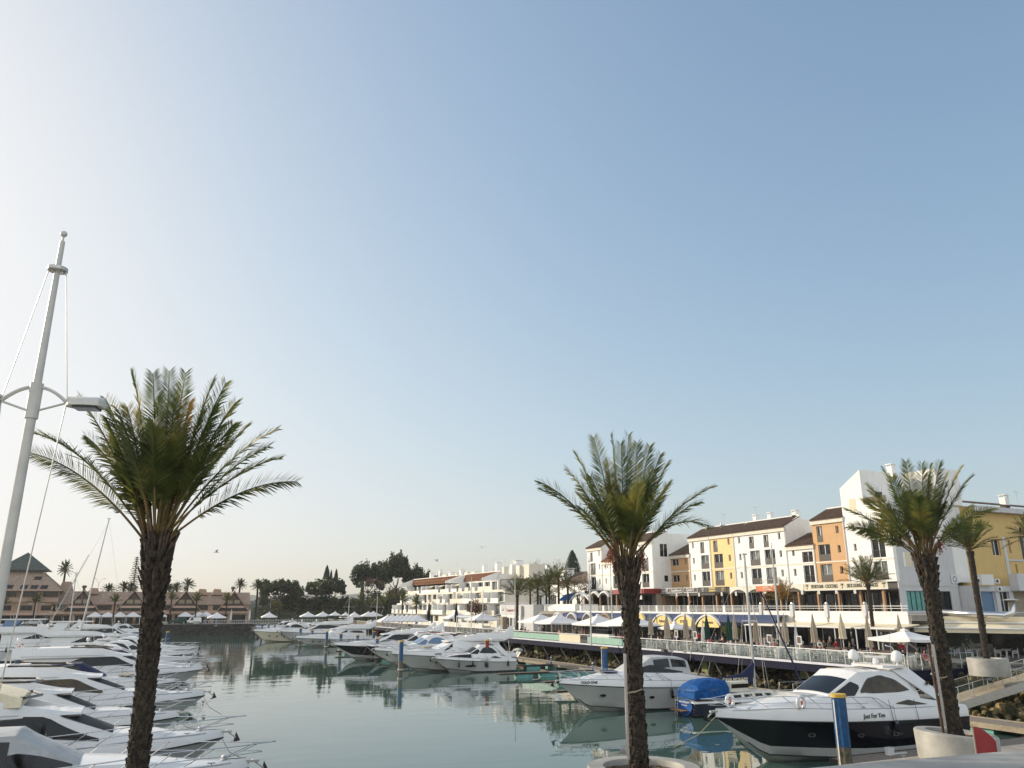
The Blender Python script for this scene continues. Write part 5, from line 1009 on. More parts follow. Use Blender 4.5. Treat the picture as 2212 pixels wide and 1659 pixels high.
t, H, C = express('white cruiser lettered YOLO ONE with a grey canvas cockpit cover', 'R', (1208.6, 1474), 14.6, 4.3, 2.15, 1.55, 'gel_shaded_grey', None, canvas='canvas_grey', g=.5, ports=(.36, .50, .64, .78), arch=False, hh=1.05)
lettering('YOLO ONE', .26, 'rubber', t, (12.55, H.bd(.86) + .02, H.sh(.86) + .22), (R(90), 0, pi - .33), bold=.008)
lettering('MT', .26, 'rubber', t, (2.4, H.bd(.16) * .93, H.gw(.16) + .5), (R(90), 0, pi), bold=.005)
obj('roof_aerial', MB().box(4.2, 4.6, -.2, .2, 4.3, 4.5).cyl((4.3, 0, 4.3), (4.3, 0, 4.9), .03, n=5).cyl((3.9, .3, 4.2), (3.7, .3, 5.0), .02, n=5), 'rubber', t)
t, H, C = fly('white flybridge yacht with tall swept wing and small dark portholes, nearest beyond YOLO ONE', 'R', (846.3, 1411), 16.5, 4.8, 2.2, 1.55, 'gel_shaded_grey', win='slit', windscreen=False, ph=(.46, .54, .68), mast=True, flyh=.8)
C.side(t, 'windscreen', [(8.9, .62, .97), (10.0, .30, .5)], 'dark_glass', .02, both=True)
lettering('SOKERO', .24, 'rubber', t, (11.0, H.bd(.67) + .02, H.sh(.67) + .28), (R(90), 0, pi - .12), bold=.008)
t, H, C = express('small white hardtop boat with black side windows and three hanging fenders', 'R', (940, 1421), 10.6, 3.4, 1.7, 1.15, 'gel_shaded_grey', None, hh=.95, g=.32, ports=(), rail=False)
for x in (.75, .42, .12): fender(t, x * 10.6, H.bd(x) + .12, 1.35)
C.side(t, 'foredeck_cover', [(6.2, .1, .98), (9.0, .2, .98)], 'canvas_black', .03); portholes(t, H, (.6,), .5, .75, .12)
lettering('SMILE SENORA', .2, 'galva', t, (4.4, H.bd(.42) + .02, H.sh(.42) + .18), (R(90), 0, pi), bold=.004)
# inflatable tender hung at its stern
q = onZ(1068, 1395, 1.6); b = thing('inflatable_dinghy', 'grey inflatable dinghy tipped up on the stern of the small hardtop boat', 'dinghy', (48.2, 101.0, 1.75), R(78)); b.rotation_euler = (R(-58), 0, R(80))
obj('tubes', MB().tube([(-1.3, -.62, 0), (.6, -.62, 0), (1.25, -.35, .12), (1.45, 0, .16), (1.25, .35, .12), (.6, .62, 0), (-1.3, .62, 0)], .22, 10), 'canvas_grey', b, True); obj('floor', MB().box(-1.2, 1.0, -.5, .5, -.12, -.08), 'galva', b); obj('bench', MB().box(-.3, 0, -.5, .5, .05, .1), 'gel_white', b)
t, H, C = express('white cruiser with pale blue windscreen behind the tall blue pile', 'R', (809, 1403), 14.0, 4.2, 2.1, 1.5, 'gel_shaded_grey', None, 'blue_glass', hh=1.1, g=.45); 
obj('deck_dish', MB().lathe([(.01, .06), (.3, 0), (.32, .04), (.01, .12)], (9.6, 1.2, 2.95), 12), 'gel_white', t)
t, H, C = express('navy hulled cruiser with red roof line between the black yacht and the white cruiser', 'R', (790, 1394), 15.0, 4.4, 2.2, 1.6, 'gel_shaded_grey', 'gel_navy', 'dark_glass', hh=1.15); obj('roof_stripe', MB().rings([[Vector((x, s_, z)) for s_, z in ((1.35, 4.02), (1.30, 4.12))] for x in (3.4, 5.5, 7.2)]), 'red_paint', t)
t, H, C = fly('black hulled flybridge yacht with pale bow stem in the right row', 'R', (722, 1392), 17.5, 4.9, 2.3, 1.7, 'gel_shaded_grey', 'gel_black', flyh=.7, mast=True)
t, H, C = fly('white flybridge yacht with a small dark quarter window left of the black hulled yacht', 'R', (638.8, 1377), 16.5, 4.7, 1.8, 1.4, 'gel_shaded_grey', win='slit', windscreen=False, flyh=.75)
C.side(t, 'quarter_window', [(6.3, .55, .85), (7.6, .5, .55)], 'dark_glass', .02)
t, H, C = fly('white flybridge yacht with wide black windows and black bimini, far along the right row', 'R', (605, 1363), 17.0, 4.9, 2.4, 1.7, 'gel_shaded_grey', bimini='canvas_black', flyh=.8)
portholes(t, H, (.55, .60, .65), .62, .5, .09)
t, H, C = express('cream hulled cruiser at the far end of the right row with long shadowed side', 'R', (548, 1362), 15.0, 4.6, 2.5, 1.8, 'gel_cream', None, 'dark_glass', g=.5)
t, H, C = express('second cream boat partly hidden behind the first at the far end', 'R', (588, 1361), 14.5, 4.4, 2.4, 1.7, 'gel_cream', None, 'brown_glass', g=.5)
t, H, C = express('white sport boat with dark windows, farthest boat of the right row', 'R', (553, 1354), 14.0, 4.2, 2.2, 1.5, 'gel_white', None, 'dark_glass', g=.45)
# ================================================================= left hand row (bows to the right)
t, H, C = express('nearest white boat at the bottom left with grey canvas over its cockpit', 'L', (538, 1653), 14.5, 4.4, 2.0, 1.5, 'gel_shaded_grey', None, 'window_glass', canvas='canvas_grey', g=.5, arch=False, hh=1.0)
t, H, C = fly('big white flybridge yacht with long black side window and cream cover at the lower left', 'L', (483, 1588), 16.5, 4.8, 2.1, 1.5, 'gel_cream' if 0 else 'gel_shaded_grey', win='long', cover='canvas_cream', flyh=.7, ph=(.82,), wing=False)
t, H, C = fly('white yacht with dark slanted windscreen and wheelhouse, third from the near end on the left', 'L', (387, 1545), 15.5, 4.3, 1.8, 1.4, 'gel_shaded_grey', win='none', flyh=.6, ph=(), wing=False)
t, H, C = fly('white yacht with brown tinted saloon window on the left', 'L', (443, 1499), 17.5, 4.8, 2.2, 1.6, 'gel_shaded_grey', glass='brown_glass', win='curve', flyh=.7, ph=(.72,), wing=False)
t, H, C = express('low white cruiser between the two yachts with tinted windows on the left', 'L', (378, 1471), 13.5, 4.0, 1.7, 1.3, 'gel_shaded_grey', None, 'dark_glass', g=.4, canvas='canvas_navy', arch=False)
t, H, C = fly('white flybridge yacht with a thin black swept window and beige cushions on the left', 'L', (437, 1444), 17.0, 4.8, 2.2, 1.6, 'gel_shaded_grey', glass='dark_glass', win='curve', flyh=.7, ph=(.8,), wing=False)
t, H, C = express('white cruiser with navy canvas cover on the left', 'L', (435, 1436), 15.0, 4.3, 1.9, 1.4, 'gel_shaded_grey', None, 'dark_glass', canvas='canvas_navy', arch=False)
t, H, C = express('white sleek cruiser with black hull stripe on the left', 'L', (416, 1421.5), 15.5, 4.3, 2.0, 1.5, 'gel_black', 'gel_white', 'dark_glass')
t, H, C = express('dark hulled cruiser with cream bow roll on the left', 'L', (418, 1409.5), 15.0, 4.3, 2.0, 1.5, 'gel_shaded_grey', 'gel_navy', 'dark_glass')
t, H, C = express('slim white cruiser, last bow rail showing right of the left palm trunk', 'L', (421, 1399), 15.0, 4.2, 2.0, 1.5, 'gel_white', None, 'dark_glass')
t, H, C = fly('white yacht with blue hull side and white hardtop behind the left palm trunk', 'L', (352, 1392), 17, 5.0, 2.4, 1.8, 'gel_white', 'blue_glass', win='curve', hard='gel_white', flyh=.7, ph=())
t, H, C = fly('large white yacht with blue glass wings under its hardtop on the far left', 'L', (262, 1384), 19, 5.4, 2.6, 2.0, 'gel_white', None, win='curve', hard='blue_glass', flyh=.9, mast=True, ph=())
# second file of boats further left, sterns towards us or half hidden
more = [((300, 1381), 14, 'express', 'white', 'white cruiser tucked behind the large hardtop yacht on the left'), ((310, 1372), 13, 'fly', 'white', 'small white flybridge boat near the stone quay behind the left palm'), ((335, 1362), 12, 'express', 'blue', 'blue hulled open boat near the stone quay behind the left palm'),
        ((215, 1372), 13, 'express', 'white', 'white hardtop cruiser under the raked masts'), ((160, 1378), 12, 'fly', 'white', 'short white flybridge boat left of the raked masts'), ((120, 1397), 14, 'express', 'white', 'white cruiser with canvas behind the orange topped pile'),
        ((95, 1370), 13, 'fly', 'white', 'white flybridge boat in the far left corner'), ((60, 1362), 12, 'express', 'white', 'white cabin boat nearest the parked white car on the far quay'), ((250, 1362), 12, 'express', 'blue', 'little blue boat by the far quay under the marquees'), ((190, 1362), 12, 'express', 'white', 'white cabin cruiser by the far quay under the marquees')]
for px, L_, kd, c_, lb in more:
    if kd == 'fly': fly(lb, 'L', px, L_, 4.2, 2.0, 1.5, 'gel_white', 'gel_blue' if c_ == 'blue' else None, rail=False, ph=())
    else: express(lb, 'L', px, L_, 3.9, 1.9, 1.4, 'gel_white', 'gel_blue' if c_ == 'blue' else None, canvas='canvas_navy' if 'canvas' in lb else None, arch='canvas' not in lb, rail=False, ports=())
# cover and passerelle poles on the near left boats
for i, (a, b) in enumerate((((0, 1430), (150, 1371)),)):
    pass
# ================================================================= sailing boats
def sailboat(label, loc, rz, L, B, F, mast_h, hullm, boomm, rake=.0, cabin='gel_white', furl=None, cover='canvas_blue', text=None, dodger=None, beamz=None):
    t = thing('sailing_boat', label, 'sailing boat', loc, rz, None); H = Hull(L, B, F, F * .85, .12)
    H.bd = lambda q: B / 2 * (.62 + .38 * sm(q / .4)) * max(0, 1 - max(0, (q - .45) / .55) ** 2.0)
    build_hull(t, H, hullm, None, 'gel_white', deckm='gel_white', plat=False)
    C = House(H, [(L * .28, .48, B * .34, B * .28), (L * .5, .5, B * .36, B * .3), (L * .66, .36, B * .28, B * .2), (L * .74, .05, B * .18, B * .1)], .04, .08); C.body(t, cabin, 'coachroof'); 
    for k in range(4): C.side(t, 'cabin_window', [(L * (.30 + k * .085), .35, .75), (L * (.36 + k * .085), .35, .75)], 'dark_glass', .012, n=3)
    mx = L * .56; z0 = H.gw(.56) + .4; top = Vector((mx - rake * mast_h, 0, z0 + mast_h))
    m_ = obj('mast', MB().cyl((mx, 0, z0 - .5), top, .13 if mast_h > 12 else .11, .085, n=8), 'galva', t); obj('spreader', MB().cyl((mx - rake * mast_h * .5, -.9, z0 + mast_h * .5), (mx - rake * mast_h * .5, .9, z0 + mast_h * .5), .025, n=5), 'galva', m_); obj('masthead', MB().box(top.x - .25, top.x + .25, -.06, .06, top.z, top.z + .12).cyl((top.x, 0, top.z), (top.x, 0, top.z + .6), .01, n=4), 'galva', m_)
    for s_ in (1, -1): obj('shroud', MB().cyl((mx, s_ * H.bd(.56) * .95, H.gw(.56)), top - Vector((0, 0, .3)), .014, n=4).cyl((mx - .5, s_ * H.bd(.5) * .95, H.gw(.5)), (mx - rake * mast_h * .5, s_ * .9, z0 + mast_h * .5), .011, n=4), 'dull_steel', t)
    obj('backstay', MB().cyl((.15, 0, H.gw(0)), top, .012, n=4), 'dull_steel', t)
    fs = (L * .985, 0, H.gw(1) + .1)
    obj('forestay', MB().cyl(fs, top - Vector((0, 0, .6)), .014, n=4), 'dull_steel', t)
    if furl: a = Vector(fs) + (top - Vector(fs)) * .05; b = Vector(fs) + (top - Vector(fs)) * .72; obj('furled_sail', MB().cyl(a, b, .09, .045, n=7), furl, t)
    bz = z0 + .9; sc_ = obj('boom_cover', MB().rings([[(x, -.07 - .05 * k, z - hh_ * .2), (x, -.05, z + hh_ * .6), (x, .05, z + hh_ * .6), (x, .07 + .05 * k, z - hh_ * .2), (x, .03, z - hh_ * .6), (x, -.03, z - hh_ * .6)] for x, z, hh_, k in ((L * .22, bz - .05, .22, 0), (L * .34, bz, .35, 1), (L * .46, bz + .06, .6, 1), (mx - .25, bz + .3, 1.2, 1.4), (mx - .02, bz + 1.05, 1.0, 1), (mx + .06, bz + 1.6, .3, .4))], True, True), cover, t, 40)
    obj('boom', MB().cyl((L * .2, 0, bz - .2), (mx, 0, bz - .15), .06, n=6), 'galva', t)
    if text: lettering(text, .42, 'gel_cream', sc_, (L * .40, .22, bz - .02), (R(90), 0, pi), bold=.008)
    return t, H, C, mx, z0
t, H, C, mx, z0 = sailboat('blue hulled sailing boat with bright blue cockpit tent, stern towards us', (38.8, 51.5, 0), 0, 12.5, 3.7, 1.15, 10.6, 'gel_navy', None, .0, 'old_wall', 'canvas_navy', 'canvas_navy')
lettering('CAVA MONAMI', .36, 'gel_cream', t, (4.9, -.17, z0 + .86), (R(90), 0, 0), bold=.008)
obj('cockpit_tent', MB().rings([[(x, -w_, 1.25), (x, -w_ * .98, 1.9 + a * .2), (x, -w_ * .7, 1.95 + a), (x, 0, 2.05 + a), (x, w_ * .7, 1.95 + a), (x, w_ * .98, 1.9 + a * .2), (x, w_, 1.25)] for x, w_, a in ((.12, 1.1, -.5), (.5, 1.2, .25), (1.4, 1.3, .55), (2.6, 1.35, .62), (3.3, 1.3, .5))], False, True), 'canvas_blue', t, 40)
obj('transom_plate', MB().add([(-.07, .98 * cos(a) * (1 if sin(a) > 0 else .9), .72 + .62 * sin(a) * (.8 if sin(a) > 0 else 1.15)) for a in [k * pi / 10 for k in range(20)]], [tuple(range(20))]), 'gel_blue', t)
lettering('AVA MONAMI', .20, 'gel_white', t, (-.09, -.02, 1.0), (R(90), 0, -pi / 2), bold=.004); lettering('VILAMOURA', .13, 'gel_white', t, (-.09, -.02, .78), (R(90), 0, -pi / 2), bold=.003)
obj('boarding_ladder', MB().cyl((-.2, .7, .1), (-.12, .7, 1.4), .02, n=5).cyl((-.2, 1.0, .1), (-.12, 1.0, 1.4), .02, n=5).cyl((-.2, .7, .3), (-.2, 1.0, .3), .02, n=4).cyl((-.19, .7, .55), (-.19, 1.0, .55), .02, n=4).cyl((-.18, .7, .8), (-.18, 1.0, .8), .02, n=4).cyl((-.17, .7, 1.05), (-.17, 1.0, 1.05), .02, n=4), 'steel', t)
obj('swim_step', MB().box(-.75, -.1, -.5, .95, .42, .47), 'teak', t); obj('pushpit', MB().tube([(2.0, -1.35, 1.9), (.2, -1.0, 1.9), (-.05, 0, 1.85), (.2, 1.0, 1.9), (2.0, 1.35, 1.9)], .02, 5).cyl((.2, -1, 1.2), (.2, -1, 1.9), .018, n=4).cyl((.2, 1, 1.2), (.2, 1, 1.9), .018, n=4), 'steel', t); obj('bow_pulpit', MB().tube([(10.2, -.8, 1.3), (10.3, -.75, 1.95), (12.6, -.1, 2.05), (12.6, .1, 2.05), (10.3, .75, 1.95), (10.2, .8, 1.3)], .022, 5), 'steel', t)
obj('name_band', MB().box(3.2, 9.5, -1.93, -1.9, .7, .74), 'gel_white', t)
obj('deckhouse', MB().rbox((4.6, 0, 2.0), (2.3, 1.9, .75), 0, .3), 'old_wall', t); obj('deckhouse_window', MB().box(3.8, 5.5, -.97, -.955, 1.9, 2.2), 'dark_glass', t)
q = onY(236, 1118, 142); sailboat('sailing boat with the tallest raked mast on the left', (q.x + 5.3, 141.5, 0), pi, 13, 3.8, 1.2, q.z - 1.9, 'gel_white', None, .10, furl='canvas_grey', cover='canvas_white')
q = onY(165, 1235, 156); sailboat('sailing boat with the shorter mast left of the tallest one', (q.x - 5.9, 156, 0), 0, 11, 3.4, 1.1, q.z - 1.8, 'gel_white', None, .02, cover='canvas_navy')
# ================================================================= date palms
FWD = Vector((sin(HEAD), cos(HEAD), 0)); RGT = Vector((cos(HEAD), -sin(HEAD), 0))
def at_plane(px, py, P, depth=0.0):
    "point on the upright plane through P facing the camera (plus a depth offset) seen at the surveyed direction"
    d = ray(px, py); Q = P + FWD * depth - Vector((0, 0, CAMZ)); s = Q.dot(FWD) / d.dot(FWD); return Vector((0, 0, CAMZ)) + d * s
def bez(a, b, c, d, t): u = 1 - t; return a * (u ** 3) + b * (3 * u * u * t) + c * (3 * u * t * t) + d * (t ** 3)
def frond(par, base, tip, rr, nl=58, lw=.022, ll=.36, arch=.25, m='frond', stalk=.26, n=16, roll=None, sm_='stalk'):
    L = (tip - base).length; hor = Vector((tip.x - base.x, tip.y - base.y, 0)); up = Vector((0, 0, 1)); rise = tip.z - base.z
    arch *= .38; c1 = base + hor * .28 + up * (rise * .36 + L * arch * .5); c2 = base + hor * .64 + up * (rise * .72 + L * arch * .9)
    if hor.length < .5: c1 = base + (tip - base) * .33; c2 = base + (tip - base) * .66 + Vector((rr.uniform(-.1, .1), rr.uniform(-.1, .1), 0))
    P = [bez(base, c1, c2, tip, i / n) for i in range(n + 1)]
    mb = MB(); mb.tube(P, [.025 * (1 - .85 * i / n) + .004 for i in range(n + 1)], 4)
    st = obj('frond', mb, [sm_, m], par); me_v, me_f = [], []
    side0 = hor.cross(up); side0 = side0.normalized() if side0.length > .05 else Vector((rr.uniform(-1, 1), rr.uniform(-1, 1), 0)).normalized()
    sd_ = abs(hor.dot(RGT)) / max(.01, L); rot = roll if roll is not None else rr.choice((-1, 1)) * rr.uniform(.1, .5) + rr.choice((-1, 1)) * .75 * sd_
    lmb = MB()
    for i in range(nl):
        t = stalk + (1 - stalk) * (i + rr.random() * .5) / nl; p = bez(base, c1, c2, tip, t); q = bez(base, c1, c2, tip, min(1, t + .02)); d = (q - bez(base, c1, c2, tip, t - .02)).normalized()
        s0 = (Matrix.Rotation(rot + rr.uniform(-.3, .3), 3, d) @ side0); s0 = (s0 - d * s0.dot(d)).normalized(); nn = s0.cross(d).normalized()
        if nn.z < 0: nn = -nn
        k = (t - stalk) / (1 - stalk); l = ll * (.45 + .75 * sin(pi * min(1, (k * .8 + .18))) ** .8) * rr.uniform(.85, 1.1); fw = lerp(.55, 1.25, k)
        if k < .08: l *= .5
        for s_ in (1, -1):
            dd = (s0 * s_ + d * fw + nn * rr.uniform(.0, .45)).normalized(); tipL = p + dd * l - up * (l * rr.uniform(.0, .12)); w = d * (lw * .6) + nn * lw * .35
            mid = p + dd * l * .45
            lmb.add([p - w * .5, mid - w, tipL, mid + w, p + w * .5], [(0, 1, 2, 3, 4)])
    me = st.data; o = len(mb.v); 
    me2 = bpy.data.meshes.new('frond'); me2.from_pydata(mb.v + lmb.v, [], mb.f + [tuple(i + o for i in f) for f in lmb.f]); me2.materials.append(MATS[sm_]); me2.materials.append(MATS[m])
    nf = len(mb.f); me2.polygons.foreach_set('material_index', [0 if (k // 4) < n * .36 else 1 for k in range(nf)] + [1] * (len(me2.polygons) - nf)); me2.update(); st.data = me2; bpy.data.meshes.remove(me)
    return st
def palm_trunk(par, a, b, r0, r1, rhead, rr, head=1.6, row=.105, nscale=11, bump=.05, stubs=46, mat_='trunk'):
    d = b - a; L = d.length; n = 40; P = []; Rr = []
    for i in range(n + 1):
        t = i / n; p = a + d * t + Vector((sin(t * 2.2) * .04, cos(t * 1.7) * .03, 0)) * (1 if r0 > .15 else .4); P.append(p); k = sm((t * L - (L - head)) / head); Rr.append(lerp(lerp(r0, r1, t), rhead, k) * (1 + .25 * max(0, 1 - t * L / .5)))
    Rr[-1] *= .8
    mb = MB().tube(P, Rr, 14)
    # old leaf bases in a helix: wedge scales
    ax = d.normalized(); e1 = ax.orthogonal().normalized(); e2 = ax.cross(e1); z = .05; j = 0
    while z < L - .05:
        t = z / L; i = min(n - 1, int(t * n)); p = P[i].lerp(P[i + 1], t * n - i); r = lerp(Rr[i], Rr[i + 1], t * n - i); k = sm((z - (L - head)) / head); hgt = row * lerp(1.1, 2.2, k); out = bump * lerp(.8, 2.0, k)
        for q in range(nscale):
            a_ = 2 * pi * (q + .38 * j) / nscale + rr.uniform(-.16, .16); w = pi / nscale * rr.uniform(.65, 1.1); o = out * rr.uniform(.2, 1.6); hgt = row * lerp(1.1, 2.2, k) * rr.uniform(.7, 1.3)
            if rr.random() < .08: continue
            def V(an, rad, zz): return p + (e1 * cos(an) + e2 * sin(an)) * rad + ax * zz
            mb.add([V(a_ - w, r * .98, -hgt * .4), V(a_ + w, r * .98, -hgt * .4), V(a_ + w * .7, r + o, hgt * .55), V(a_ - w * .7, r + o, hgt * .55), V(a_, r * .96, hgt * .8), V(a_, r + o * .5, -hgt * .6)], [(0, 5, 3), (5, 1, 2), (5, 2, 3), (3, 2, 4), (0, 3, 4), (1, 4, 2)])
        z += row * lerp(1, 1.25, k); j += 1
    o = obj('trunk', mb, mat_, par)
    if stubs:
        mb = MB()
        for q in range(stubs):
            an = q * 2.399; t = 1 - rr.random() ** 1.4 * head * .7 / L; i = min(n - 1, int(t * n)); p = P[i]; r = Rr[i]; dr = (e1 * cos(an) + e2 * sin(an)); s = rr.uniform(.2, .55); p0 = p + dr * r * .85
            mb.cyl(p0, p0 + dr * s * .45 + ax * s, .035, .016, n=4)
        obj('leaf_stubs', mb, 'trunk_stub', o)
    return P[-1]
def big_palm(label, base, crown, tips, seed, r=(.24, .23, .33), nback=26, nl=58, dates=0, ll=.43, lw=.023, head=1.7, arch=.22):
    rr = random.Random(seed); t = thing('date_palm', label, 'palm tree', base); C = at_plane(crown[0], crown[1], base) - base; palm_trunk(t, Vector((0, 0, 0)), C, r[0], r[1], r[2], rr, head)
    def cb(dr=.16): a = rr.uniform(0, 6.28); return C + Vector((cos(a) * dr, sin(a) * dr, rr.uniform(-.15, .15)))
    mean = 0
    for i, tp in enumerate(tips):
        T = at_plane(tp[0], tp[1], base, rr.uniform(-.8, .8)) - base; mean += (T - C).length
        hor = (T - C).dot(RGT); b = C + RGT * max(-.2, min(.2, hor * .2)) + Vector((0, 0, rr.uniform(-.2, .1)))
        frond(t, b, T, rr, nl, lw, ll, arch=tp[2] if len(tp) > 2 else arch * min(1, abs(hor) / 2.0), m='frond_dry' if len(tp) > 3 else 'frond')
    mean /= len(tips)
    for i in range(nback):
        a = 2 * pi * i / nback + rr.uniform(-.2, .2); e = rr.uniform(.62, 1.42); Lf = mean * rr.uniform(.55, .95); dr = Vector((cos(a), sin(a), 0))
        if abs(dr.dot(RGT)) > .75 and e < .85: e = rr.uniform(.85, 1.35)
        T = C + dr * Lf * cos(e) + Vector((0, 0, Lf * sin(e))); frond(t, C + dr * .18 + Vector((0, 0, rr.uniform(-.2, .15))), T, rr, nl, lw, ll, arch=.16 * cos(e), m='frond_dry' if rr.random() < .10 else 'frond')
    for i in range(dates):
        a = rr.uniform(0, 6.28); dr = Vector((cos(a), sin(a), 0)); p = C + dr * .2; q = C + dr * rr.uniform(.5, .75) + Vector((0, 0, rr.uniform(.1, .5))); mb = MB().tube([p, (p + q) / 2 + Vector((0, 0, .3)), q], .02, 4)
        for k in range(26):
            e = q + Vector((rr.uniform(-.16, .16), rr.uniform(-.16, .16), -rr.uniform(.1, .6))); mb.cyl(q, e, .005, n=3)
            for j in range(3): mb.ball(q.lerp(e, 1 - .22 * j), .022, 5, 3)
        obj('date_cluster', mb, 'date_cluster', t)
    return t
Z1 = 3.4
def Dz(cr, x0, y0, k): return [((x0 + a * k) / 1.823, (y0 + b * k) / 1.823) + tuple(r) for a, b, *r in cr]
P1b = onZ(291, 1668, 3.3); P1b = Vector((.6, 18.9, 3.35))
b1_ = at_plane(298, 1655, Vector((.6, 18.9, 3.3)))
# base of the left palm: on the planter line, found from its trunk at the bottom of the picture
def on_line(px, py, Y): return onY(px, py, Y)
q = on_line(300, 1655, 18.8); B1 = Vector((q.x, 18.8, 3.35))
t1 = Dz([(850, 95, .1), (1010, 100), (1140, 80), (1270, 95), (1490, 155), (1590, 175), (1665, 330), (635, 300), (430, 295, .12), (480, 600, .25), (60, 575, .3), (10, 725, .35), (1990, 545, .3), (1935, 680, .3), (2010, 775, .3), (2155, 960, .42), (1060, 300), (1180, 260), (900, 420), (1400, 420), (700, 620, .2, 1)], 100, 1420, 1100 / 2212)
big_palm('biggest date palm, in front of the boats on the left', B1, (340, 1158), t1, 3, (.19, .185, .285), 24, 88)
q = on_line(1383, 1652, 18.9); B2 = Vector((q.x, 18.9, 3.45))
t2 = Dz([(110, 650, .3), (130, 735, .3), (415, 520, .2), (515, 350), (710, 170), (910, 140), (1010, 240), (1095, 140), (1190, 235), (1325, 270), (1440, 360), (1515, 455, .15), (2020, 710, .3), (1870, 880, .32), (1985, 1150, .75), (900, 680, .1, 1), (560, 700, .2)], 2080, 1660, .3617)
big_palm('middle date palm standing in a round concrete planter', B2, (1352, 1208), t2, 11, (.235, .20, .30), 20, 74, dates=3)
q = on_line(2063, 1592, 18.9); B3 = Vector((q.x, 18.9, 3.6))
t3 = Dz([(230, 880, .2), (260, 1160, .35), (585, 460, .15), (640, 725, .2), (845, 195), (1220, 75), (1500, 110), (1630, 125), (1800, 80), (2160, 175), (2330, 320, .15), (2690, 860, .3), (2600, 1130, .4), (1000, 330), (1420, 880, .1, 1), (1900, 300), (460, 1240, .3)], 3280, 1800, .235)
big_palm('right date palm standing in a white round planter', B3, (1996, 1196), t3, 23, (.26, .205, .30), 20, 74, dates=1)
# support poles tied to two trunks
for (B, px, lb) in ((B2, ((1350, 1412), (1357, 1640)), 'pale steel stake tied to the middle palm'), (B3, ((2015, 1392), (2045, 1588)), 'shiny steel stake tied to the right palm')):
    a = at_plane(*px[1], B, -.25); b = at_plane(*px[0], B, -.35); a.z = max(a.z, 3.3)
    t = thing('support_stake', lb, 'stake'); obj('pole', MB().cyl(a, b, .045, n=8), 'steel', t); c_ = a.lerp(b, .62)
    obj('tie', MB().tube([c_ + Vector((.0, 0, 0)), c_ + RGT * .25 + Vector((0, 0, .03)), c_ + RGT * .55 + Vector((0, .2, .08))], .02, 5), 'canvas_tan', t)
    if 'right' in lb: obj('second_pole', MB().cyl(a + FWD * .2, b + FWD * .3, .04, n=6), 'dark_wood', t)
def planter(label, c, r, zt, zb, slant=0, m='smooth_concrete'):
    t = thing('planter', label, 'planter', (c.x, c.y, 0)); n = 48
    def ring(rad, z, s=1): return [(rad * cos(2 * pi * k / n), rad * sin(2 * pi * k / n), z + s * slant * cos(2 * pi * k / n - 2.6)) for k in range(n)]
    obj('bowl', MB().rings([ring(r * .97, zb, 0), ring(r, zt - .05), ring(r - .03, zt), ring(r * .72, zt), ring(r * .70, zt - .04), ring(r * .69, zt - .35, 0)], True), m, t, 40)
    rr = random.Random(2); mb = MB().add([(*p[:2], zt - .16) for p in ring(r * .70, 0, 0)], [tuple(range(n))]); 
    for k in range(160):
        a, q = rr.uniform(0, 6.28), r * .68 * rr.random() ** .5; mb.ball((q * cos(a), q * sin(a), zt - .16), rr.uniform(.02, .06), 5, 3)
    obj('soil', mb, 'bark', t); return t
planter('round concrete planter of the middle palm at the bottom edge', Vector((B2.x + .1, B2.y, 0)), 1.5, 3.92, 3.15); planter('white round concrete planter of the right palm', Vector((B3.x + .05, B3.y, 0)), 1.25, 3.98, 3.15, .08); planter('round concrete planter of the left palm', Vector((B1.x, B1.y, 0)), 1.4, 3.9, 3.15)
# ---------------------------------------------------------------- smaller palms
def small_palm(label, base, H, Lf, seed, nf=26, nl=22, r=.13, m='frond_small', e0=(.1, 1.45), group=None, ll=.36, lw=.045, name='small_palm', head=.5, kids_=True, arch=.35):
    rr = random.Random(seed); t = thing(name, label, 'palm tree', base, 0, group); C = Vector((0, 0, H))
    if H > 1: palm_trunk(t, Vector((0, 0, 0)), C, r * 1.15, r, r * 1.35, rr, head, .16, 8, .03, 0)
    for i in range(nf):
        a = i * 2.399; e = lerp(e0[0], e0[1], ((i + .5) / nf) ** .8); dr = Vector((cos(a), sin(a), 0)); L_ = Lf * rr.uniform(.85, 1.05); T = C + dr * L_ * cos(e) + Vector((0, 0, L_ * sin(e) - L_ * .25 * cos(e)))
        frond(t, C, T, rr, nl, lw, ll * Lf / 2.4, arch=arch * cos(e), m=m, n=6, stalk=.15, sm_='stalk')
    return t
q = onX(1874, 1262, 70.5); small_palm('young date palm on the deck in front of the sports bar', (q.x, q.y, 3.15), q.z - 3.15, 3.3, 31, 28, 30, .17, e0=(.25, 1.4))
q = onZ(2134, 1432, 3.9); sp2 = small_palm('young date palm in the grey planter on the deck behind the right palm', (q.x, q.y, 3.6), 8.6, 3.0, 32, 26, 30, .2, e0=(.3, 1.45)); planter('large grey round planter on the deck behind the right palm', Vector((q.x, q.y, 0)), 1.4, 4.25, 3.0, .0, 'smooth_concrete')
q = onX(1694, 1318, 76); small_palm('short orange tinted palm on the upper promenade', (76, q.y, 7.15), 1.6, 3.0, 33, 26, 26, .16, m='frond_dry', e0=(.1, 1.4)); 
for k_ in range(1): small_palm('palm crown with reddish flower stalks at the right edge', (onY(2212, 1110, 58).x + .6, 58, 7.0), 9.0, 3.4, 34, 30, 30, .22, e0=(-.3, 1.4))
q = onX(1117, 1262, 70); t = small_palm('date palm with open crown left of the white cafe, on the deck', (70, q.y, 3.15), q.z - 3.15 - 2.2, 4.4, 35, 26, 20, .26, e0=(.2, 1.4), lw=.09)
